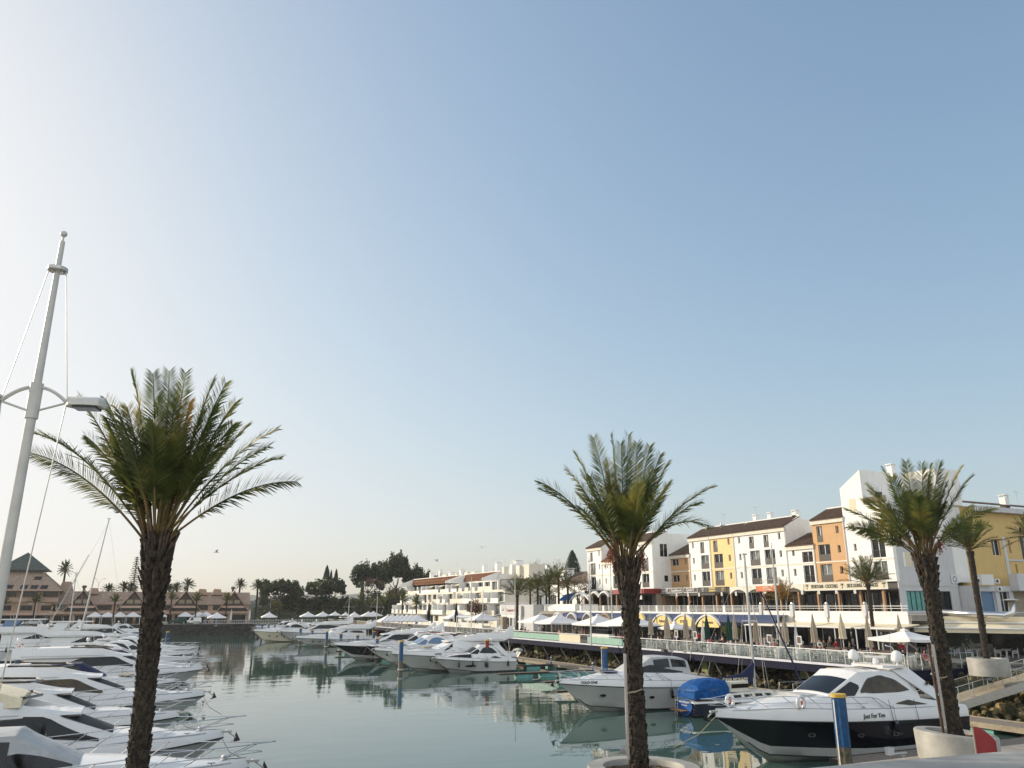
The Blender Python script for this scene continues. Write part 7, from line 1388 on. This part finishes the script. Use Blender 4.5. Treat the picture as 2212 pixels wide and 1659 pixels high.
# ================================================================= people
def person_mesh(pose, seed):
    rr = random.Random(seed); J = {}; 
    if pose == 'stand':
        lean = rr.uniform(-.04, .04); J = dict(pel=(0, 0, .95), wst=(0, 0, 1.1), chs=(0, lean, 1.32), nek=(0, lean, 1.48), hd0=(0, lean + .01, 1.56), hd1=(0, lean + .02, 1.70), sL=(.17, lean, 1.42), eL=(.24, lean + .03, 1.14), hL=(.22, lean - .10, .90), sR=(-.17, lean, 1.42), eR=(-.25, lean, 1.15), hR=(-.20, lean - .16, .98), kL=(.10, -.02, .50), aL=(.11, .02, .08), fL=(.12, -.13, .04), kR=(-.10, -.06, .50), aR=(-.10, .06, .08), fR=(-.11, -.09, .04), hpL=(.09, 0, .90), hpR=(-.09, 0, .90))
    elif pose == 'walk':
        J = dict(pel=(0, 0, .94), wst=(0, -.01, 1.1), chs=(0, -.04, 1.32), nek=(0, -.06, 1.48), hd0=(0, -.07, 1.56), hd1=(0, -.08, 1.70), sL=(.17, -.04, 1.42), eL=(.23, .12, 1.18), hL=(.2, .05, .95), sR=(-.17, -.04, 1.42), eR=(-.23, -.12, 1.18), hR=(-.18, -.32, 1.05), kL=(.10, -.22, .54), aL=(.10, -.30, .10), fL=(.10, -.44, .08), kR=(-.09, .05, .50), aR=(-.1, .34, .16), fR=(-.1, .28, .04), hpL=(.09, 0, .90), hpR=(-.09, 0, .90))
    else:
        b = rr.uniform(-.12, .05); J = dict(pel=(0, 0, .55), wst=(0, .01 + b * .2, .72), chs=(0, b, .94), nek=(0, b - .02, 1.10), hd0=(0, b - .04, 1.18), hd1=(0, b - .05, 1.32), sL=(.17, b, 1.04), eL=(.22, b - .12, .80), hL=(.12, b - .34, .80), sR=(-.17, b, 1.04), eR=(-.22, b - .10, .80), hR=(-.10, b - .32, .84), kL=(.12, -.44, .52), aL=(.12, -.42, .10), fL=(.12, -.56, .05), kR=(-.12, -.42, .52), aR=(-.12, -.50, .10), fR=(-.12, -.63, .05), hpL=(.09, -.02, .53), hpR=(-.09, -.02, .53))
    rad = dict(pel=.15, wst=.13, chs=.16, nek=.058, hd0=.085, hd1=.098, sL=.07, eL=.048, hL=.038, sR=.07, eR=.048, hR=.038, kL=.068, aL=.045, fL=.04, kR=.068, aR=.045, fR=.04, hpL=.10, hpR=.10)
    E = [('pel', 'wst'), ('wst', 'chs'), ('chs', 'nek'), ('nek', 'hd0'), ('hd0', 'hd1'), ('chs', 'sL'), ('sL', 'eL'), ('eL', 'hL'), ('chs', 'sR'), ('sR', 'eR'), ('eR', 'hR'), ('pel', 'hpL'), ('hpL', 'kL'), ('kL', 'aL'), ('aL', 'fL'), ('pel', 'hpR'), ('hpR', 'kR'), ('kR', 'aR'), ('aR', 'fR')]
    K = list(J); me = bpy.data.meshes.new('p'); me.from_pydata([J[k] for k in K], [(K.index(a), K.index(b)) for a, b in E], []); o = bpy.data.objects.new('p', me); COL.objects.link(o); md = o.modifiers.new('s', 'SKIN')
    for i, k in enumerate(K): me.skin_vertices[0].data[i].radius = (rad[k], rad[k] * (.75 if k in ('chs', 'wst', 'pel') else 1)); me.skin_vertices[0].data[i].use_root = (k == 'pel')
    s = o.modifiers.new('d', 'SUBSURF'); s.levels = 1; s.render_levels = 1; dg = bpy.context.evaluated_depsgraph_get(); m2 = bpy.data.meshes.new_from_object(o.evaluated_get(dg)); bpy.data.objects.remove(o); m2.name = 'body'
    top, wl_ = J['nek'][2], J['pel'][2]
    return m2, J
SK = mat('skin', (.42, .25, .17), .6); CL = [('cloth_black', (.012, .012, .015)), ('cloth_navy', (.02, .03, .08)), ('cloth_white', (.62, .60, .56)), ('cloth_red', (.45, .02, .02)), ('cloth_grey', (.16, .16, .17)), ('cloth_olive', (.10, .10, .06)), ('cloth_pink', (.55, .25, .22))]
for n_2, c_ in CL: mat(n_2, c_, .9, var=.15)
mat('hair_dark', (.02, .014, .01), .6); mat('hair_grey', (.3, .29, .27), .7)
BODY = {}
def person(label, loc, rz, pose, topc, legc, hair='hair_dark', seed=1):
    key = (pose, seed % 3, topc, legc)
    if key not in BODY:
        m2, J = person_mesh(pose, seed % 3); m2.materials.clear(); [m2.materials.append(MATS[k]) for k in ('skin', topc, legc)]; zn, zp = J['nek'][2], J['pel'][2]; idx = []
        for p in m2.polygons:
            c = p.center; idx.append(0 if c.z > zn - .02 else 2 if (c.z < zp + .06 and not (abs(c.x) > .15 and pose != 'sit')) or (pose == 'sit' and c.z < .62 and c.y < .02) else 1)
            hands = (Vector(J['hL']) - c).length < .07 or (Vector(J['hR']) - c).length < .07
            if hands: idx[-1] = 0
        m2.polygons.foreach_set('material_index', idx); m2.shade_smooth(); BODY[key] = (m2, J)
    m2, J = BODY[key]; t = thing('person', label, 'person', loc, rz, 'people on the terraces'); o = bpy.data.objects.new('body', m2); COL.objects.link(o); o.parent = t
    h = Vector(J['hd1']); obj('hair', MB().ball((h.x, h.y + .025, h.z + .03), .112, 8, 6, (1, 1.05, .95)), hair, t, True); return t
PP = [(1487 / 1, 1388, 'sit', 'cloth_white', 'cloth_grey', 'seated person in white top right of the middle palm trunk'), ]
def pr(px, py, zz=3.15): return onZ(px, py, zz)
LST = [(1474, 1392, 'stand', 'cloth_black', 'cloth_black', 'person in black right of the palm trunk, left of the pair'), (1490, 1393, 'sit', 'cloth_navy', 'cloth_grey', 'seated person in navy next to the one in black'), (1505, 1394, 'sit', 'cloth_white', 'cloth_navy', 'seated person in white beside the menu board'),
       (1511, 1396, 'walk', 'cloth_red', 'cloth_black', 'person in bright red top between the folded parasols'), (1577, 1402, 'sit', 'cloth_red', 'cloth_navy', 'seated person in red behind the railing near the green parasol'), (1627, 1405, 'sit', 'cloth_navy', 'cloth_grey', 'seated person in navy right of the round yellow green bush'), (1640, 1406, 'sit', 'cloth_grey', 'cloth_black', 'seated person in grey left of the sailing boat mast'),
       (1672, 1412, 'sit', 'cloth_pink', 'cloth_white', 'seated person in pink behind the railing right of the mast'), (1733, 1406, 'sit', 'cloth_white', 'cloth_black', 'seated person in white left of the large beige folded parasol'), (1782, 1410, 'sit', 'cloth_olive', 'cloth_black', 'seated person in olive between two beige parasols'), (1796, 1408, 'stand', 'cloth_black', 'cloth_navy', 'standing person in black at the table by the cream yellow parasol'),
       (1808, 1409, 'sit', 'cloth_navy', 'cloth_grey', 'seated person in navy below the cream yellow parasol'), (1838, 1418, 'sit', 'cloth_olive', 'cloth_black', 'seated person in olive right of the cream yellow parasol'), (1846, 1416, 'stand', 'cloth_grey', 'cloth_black', 'standing person in grey jacket right of the cream yellow parasol'), (1888, 1413, 'stand', 'cloth_red', 'cloth_black', 'person in red beside the young palm trunk'), (1899, 1412, 'walk', 'cloth_black', 'cloth_black', 'person in black right of the one in red'),
       (1936, 1428, 'stand', 'cloth_black', 'cloth_black', 'person in black under the cream parasol'), (1985, 1438, 'sit', 'cloth_white', 'cloth_navy', 'seated grey haired person in white left of the right palm'), (2001, 1440, 'sit', 'cloth_red', 'cloth_pink', 'seated person in red left of the right palm trunk'), (2092, 1415, 'walk', 'cloth_black', 'cloth_black', 'waiter in black near the thin palm trunk'), (2100, 1414, 'walk', 'cloth_white', 'cloth_white', 'person in white near the thin palm trunk')]
for i, (px, py, po, a, b, lb) in enumerate(LST): q = pr(px, py); person(lb, (max(57.3, q.x), q.y, 3.15), rr.uniform(-1, 1) + (0 if po == 'sit' else .5), po, a, b, 'hair_grey' if 'grey haired' in lb else 'hair_dark', i)
for i in range(30):
    y = 49 + i * 1.75 + rr.uniform(-.5, .5); X_ = (60.0, 61.6, 64.8, 66.8, 69.0)[i % 5] + rr.uniform(-.4, .4); person('terrace guest among the folded parasols, %s from the near end' % nth(i), (X_, y, 3.15), rr.uniform(0, 6), ('sit', 'sit', 'stand', 'sit', 'walk')[(i * 7) % 5], CL[(i * 5) % 7][0], CL[(i * 3) % 5][0], ('hair_dark', 'hair_grey')[i % 4 == 3], i)
for i in range(14):
    y = 96 + i * 3.1; person('person under the big white parasols, %s from the near end' % nth(i), (60.2 + (i * 37 % 50) / 10, y, 3.15), i * 1.3, ('sit', 'stand', 'sit', 'walk')[i % 4], CL[i % 7][0], CL[(i * 3) % 5][0], 'hair_dark', i)
for i, (px, lb) in enumerate(((1492, 'person in black walking on the upper promenade under the fashion shop signs'), (1560, 'dark dressed person in a shop doorway on the upper promenade'))): q = onX(px, 1312, 78); person(lb, (78, q.y, 7.15), .6, 'walk', 'cloth_black', 'cloth_grey', 'hair_dark', i)
# ================================================================= lamp posts and masts
def mast_lamp(label, loc, ztop, r=.12, heads=True, arms=1.35, hs=1.0, zarm=None, rz=0, group='white mast lamps along the quay'):
    t = thing('mast_lamp', label, 'lamp post', loc, rz, group); H_ = ztop - loc[2]; za = H_ * .66 if zarm is None else zarm - loc[2]
    obj('mast', MB().cyl((0, 0, 0), (0, 0, za), r, r * .8, n=14).cyl((0, 0, za), (0, 0, H_ - .25), r * .72, r * .45, n=12), 'lamp_white', t, 40); obj('ball_finial', MB().ball((0, 0, H_ - .1), r * .62, 12, 8).cyl((0, 0, H_ - .3), (0, 0, H_ - .1), r * .2, n=6), 'lamp_white', t, True)
    zc = H_ * .93; obj('stay_collar', MB().lathe([(r * 1.3, -.05), (r * 1.75, -.03), (r * 1.75, .03), (r * 1.3, .05)], (0, 0, zc), 14), 'dull_steel', t)
    obj('arm_collar', MB().cyl((0, 0, za - .5), (0, 0, za + .12), r * 1.08, n=14), 'lamp_white', t); a = obj('cross_arm', MB(), 'lamp_white', t); mb = MB()
    for s in (1, -1):
        mb.tube([(s * arms * k / 8, 0, za + .06 - .26 * (k / 8) ** 2) for k in range(9)], .032, 6); mb.tube([(s * .08, 0, za - .36), (s * arms * .95, 0, za - .22)], .02, 5)
    a.data = mesh_of('cross_arm', mb, 'lamp_white')
    for s in (1, -1):
        obj('stay_wire', MB().cyl((s * r * 1.5, 0, zc), (s * arms * 1.0, 0, za - .15), .011, n=4), 'dull_steel', t); obj('stay_wire', MB().cyl((s * arms, 0, za - .2), (s * r * 2, 0, za - H_ * .5), .011, n=4), 'dull_steel', t)
        if heads:
            h = obj('lamp_head', MB().rings([[(s * (arms + x * hs), y * w_, za - .22 + z) for y, z in ((-1, -.05), (-.9, .06), (0, .13), (.9, .06), (1, -.05), (0, -.06))] for x, w_ in ((.02, .06), (.12, .17), (.45, .21), (.75, .17), (.82, .08))], True, True), 'lamp_white', t, 40)
            obj('lens', MB().box(s * (arms + .2 * hs), s * (arms + .7 * hs), -.14, .14, za - .31, za - .27), 'window_glass', h)
    return t
q = onY(140, 495, 15); L0 = mast_lamp('tall white mast lamp with flat lamp heads and stay wires at the left edge', (q.x, 15, 3.15), q.z, .095, True, .52, .76, onY(68, 842, 15).z, rz=-HEAD + R(8))
m0 = None
for i, (px, py, w_) in enumerate(((1112.5, 1229, 'in front of the white cafe'), (1019, 1245, 'in front of the cream flats'), (1043.5, 1270, 'right of the far pair of parasols'), (1272, 1199, 'in front of the left white gable'), (1318, 1215, 'left of the middle palm trunk'), (1666, 1172, 'in front of the wide white house'), (755, 1290, 'by the small palms under the pines'), (815.6, 1286, 'right of the one by the small palms'))):
    q = onZ(px, py, 14.6 if py < 1260 else 11.5 if py < 1280 else 10.5)
    if m0 is None: m0 = mast_lamp('slim white mast lamp ' + w_, (q.x, q.y, 3.15), 14.6, .11, False, 1.6)
    else: dup(m0, (q.x, q.y, 3.15), i * .4, 'slim white mast lamp ' + w_, (1, 1, (q.z - 3.15) / 11.45))
for i, (px, py) in enumerate(((70, 1305), (38, 1320))): q = onY(77, 1315, 262) if i == 0 else onY(20, 1310, 262)
q = onY(77, 1316, 255); mast_lamp('white mast lamp on the far quay in front of the salmon tower', (onY(77, 1320, 262).x, 262, 3.0), 12.0, .1, True, 1.2)
st = thing('street_lamp', 'two armed street lamp above the salmon roof', 'street lamp', (0, 0, 0), 0, 'curved street lamps on the skyline')
obj('pole', MB().cyl((0, 0, 0), (0, 0, 12.4), .1, .06, n=6), 'galva', st)
for s in (1, -1): h = obj('arm', MB().tube([(0, 0, 12.3), (s * .25, 0, 13.4), (s * .8, 0, 14.3), (s * 1.5, 0, 14.6)], .05, 5), 'galva', st); obj('lamp_head', MB().rbox((s * 1.75, 0, 14.62), (.7, .25, .16)), 'dull_steel', h)
for i, (px, py, lb) in enumerate(((391.5, 1254, 'two armed street lamp above the salmon roof'), (215, 1250, 'street lamp behind the masts left of the fan palms'), (586, 1290, 'small double street lamp by the dark pointed tree'), (802, 1262, 'street lamp in front of the round topped pine'))):
    q = onY(px, py, 300); sc_ = (1, 1, (q.z - 2.5) / 14.6)
    if i == 0: st.location = (q.x, 300, 2.5); st.scale = sc_
    else: dup(st, (q.x, 300, 2.5), i * .5, lb, sc_)
t0 = None
for i, px in enumerate((1258, 1273)):
    q = onX(px, 1327, 75); lb = 'white globe lamp on a short post by the blue awning, %s one' % ('left', 'right')[i]
    if t0 is None: t0 = thing('globe_lamp', lb, 'lamp', (75, q.y, 7.15), 0, 'globe lamps'); obj('post', MB().cyl((0, 0, 0), (0, 0, 2.5), .05, n=6), 'rubber', t0); obj('globe', MB().ball((0, 0, 2.7), .28), 'gel_white', t0, True)
    else: dup(t0, (75, q.y, 7.15), 0, lb)
# ================================================================= cars on the far quay
def car(label, x, y, rz, m, van=False, z=3.0):
    t = thing('parked_van' if van else 'parked_car', label, 'van' if van else 'car', (x, y, z), rz); L_, H_ = (4.6, 1.85) if van else (4.3, 1.45)
    prof = [(0, .35), (0, .8), (.1, .95), (.9, 1.05), (1.55 if not van else 1.3, H_ - .05), (3.3 if not van else 4.4, H_), (4.05 if not van else 4.58, 1.05), (L_, .95), (L_, .35)]
    mb = MB(); n = len(prof); rs = [[(p[0], s * (.86 if p[1] < 1.1 else .72), p[1]) for p in prof] for s in (-1, 1)]; mb.add(rs[0] + rs[1], [tuple(range(n - 1, -1, -1)), tuple(range(n, 2 * n))] + [(i, (i + 1) % n, n + (i + 1) % n, n + i) for i in range(n)]); obj('body', mb, m, t)
    for s in (-1, 1): obj('side_window', MB().add([(1.25, s * .87, 1.05), (1.7, s * .78, H_ - .12), (3.1 if not van else 2.3, s * .78, H_ - .12), (3.7 if not van else 2.3, s * .87, 1.05)], [(0, 1, 2, 3)]), 'window_glass', t); obj('headlight', MB().box(-.03, .05, s * .5, s * .8, .7, .85), 'gel_white', t)
    obj('windscreen', MB().add([(.95, -.78, 1.08), (.95, .78, 1.08), (1.48, .68, H_ - .1), (1.48, -.68, H_ - .1)], [(0, 1, 2, 3)]), 'window_glass', t)
    for x_ in (.8, L_ - .8):
        for s in (-1, 1): w = obj('wheel', MB().cyl((x_, s * .70, .32), (x_, s * .90, .32), .32, n=14), 'rubber', t); obj('rim', MB().cyl((x_, s * .895, .32), (x_, s * .91, .32), .18, n=8), 'galva', w)
    return t
q = onY(400, 1340, 259.5); car('white delivery van parked on the far quay', q.x, 260.5, 0, 'gel_white', True); q = onY(368, 1340, 259.5); car('dark green people carrier parked left of the white van', q.x, 260.5, 0, 'canvas_green', True); q = onY(12, 1342, 260); car('white car parked at the far left of the quay', q.x, 261, 0, 'gel_white'); q = onY(52, 1342, 260); car('silver car parked right of the white car on the far quay', q.x, 262, 0, 'galva')
for i, px in enumerate((355, 424)): q = onY(px, 1350, 259); planter('large round grey planter on the edge of the far quay, %s one' % ('left', 'right')[i], Vector((q.x, 259.6, 0)), .95, 3.7, 2.0)
# marquees of the far quay
tm = thing('market_tent', 'white peaked tent on the far quay, first from the left', 'tent', (0, 0, 3.0), 0, 'white peaked tents on the far quay')
obj('roof', MB().add([(-2, -2, 2.3), (2, -2, 2.3), (2, 2, 2.3), (-2, 2, 2.3), (0, 0, 3.5), (-2, -2, 2.0), (2, -2, 2.0), (2, 2, 2.0), (-2, 2, 2.0)], [(0, 1, 4), (1, 2, 4), (2, 3, 4), (3, 0, 4), (0, 5, 6, 1), (1, 6, 7, 2), (3, 2, 7, 8), (0, 3, 8, 5)]), 'canvas_white', tm)
obj('legs', MB().box(-1.95, -1.88, -1.95, -1.88, 0, 2.2).box(1.88, 1.95, -1.95, -1.88, 0, 2.2).box(-1.95, -1.88, 1.88, 1.95, 0, 2.2).box(1.88, 1.95, 1.88, 1.95, 0, 2.2), 'gel_white', tm)
for i, px in enumerate((205, 233, 259, 287, 318, 345, 400, 430, 445)):
    q = onY(px, 1330, 264); lb = 'white peaked tent on the far quay, %s from the left' % nth(i)
    if i == 0: tm.location = (q.x, 264, 3.0)
    else: dup(tm, (q.x, 264, 3.0), 0, lb)
fq = thing('terrace_fence', 'pale fence along the edge of the far quay', 'fence', (19, 258.4, 3.0)); obj('top_rail', MB().box(0, 37, -.03, .03, .95, 1.02), 'white_metal', fq); obj('slats', (lambda m: [m.box(i * .5, i * .5 + .12, -.02, .02, 0, .94) for i in range(74)] and m)(MB()), 'galva', fq)
# ================================================================= near wall, red cloth, gulls
a, b = onZ(1770, 1657, 6.0), onZ(2300, 1612, 6.0); d = (b - a); t = obj('parapet_wall', MB().rbox(((a.x + b.x) / 2 - d.y * 0, (a.y + b.y) / 2, 4.5), (d.length + 6, .9, 3.0), math.atan2(d.y, d.x)), 'smooth_concrete'); n_ = Vector((d.y, -d.x, 0)).normalized(); t.location = n_ * .45; tag(t, 'pale smooth wall top across the bottom right corner', 'wall')
q = onZ(2133, 1628, 4.3); t = thing('red_cloth', 'dark red curved cloth sign standing behind the pale wall by the right planter', 'banner', (q.x, q.y, 0)); mb = MB(); rs = []
for i in range(9):
    u = i / 8; p = RGT * (-.28 + .56 * u); zt = 4.95 - .35 * u ** 2.5; rs.append([(p.x + FWD.x * .1 * sin(u * 3), p.y + FWD.y * .1 * sin(u * 3), 3.5), (p.x + FWD.x * .1 * sin(u * 3), p.y + FWD.y * .1 * sin(u * 3), zt)])
mb.rings(rs); obj('cloth', mb, 'red_paint', t); p = RGT * -.29; obj('edge_pole', MB().cyl((p.x, p.y, 3.2), (p.x, p.y, 5.0), .02, n=6), 'canvas_tan', t)
for i, (px, py, D_, lb) in enumerate(((467, 1193, 70, 'gull gliding above the salmon roofs'), (1043, 1184, 80, 'gull gliding above the cream flats'), (944, 1212, 90, 'gull gliding right of the tallest pine'))):
    p = Vector((0, 0, CAMZ)) + ray(px, py).normalized() * D_; t = thing('gull', lb, 'bird', p, i * 1.7); mb = MB(); mb.rings([[(x, r * cos(a), r * sin(a)) for a in (0, 1.26, 2.5, 3.8, 5.0)] for x, r in ((-.24, .006), (-.1, .028), (.05, .034), (.16, .02), (.20, .02), (.24, .004))], True); obj('body', mb, 'galva', t, True)
    obj('wings', MB().add([(-.05, 0, .03), (.07, 0, .03), (.12, .30, .20), (.02, .30, .20), (-.10, .68, .10), (.12, -.30, .20), (.02, -.30, .20), (-.10, -.68, .10)], [(0, 1, 2, 3), (3, 2, 4), (1, 0, 6, 5), (5, 6, 7)]), 'dull_steel', t)
# ================================================================= thin sea haze
hz = obj('haze', MB().box(-5200, 5200, -60, 5400, -5, 160), 'water'); hz.data.materials.clear()
hm = bpy.data.materials.new('haze_air'); hm.use_nodes = True; hn = hm.node_tree.nodes; hn.remove(hn['Principled BSDF']); pv = hn.new('ShaderNodeVolumePrincipled')
pv.inputs['Color'].default_value = (.90, .90, .92, 1); pv.inputs['Density'].default_value = .00012; pv.inputs['Anisotropy'].default_value = .2
hm.node_tree.links.new(pv.outputs[0], hn['Material Output'].inputs['Volume']); hz.data.materials.append(hm); tag(hz, 'thin pale haze over the harbour', 'haze', kind='stuff')
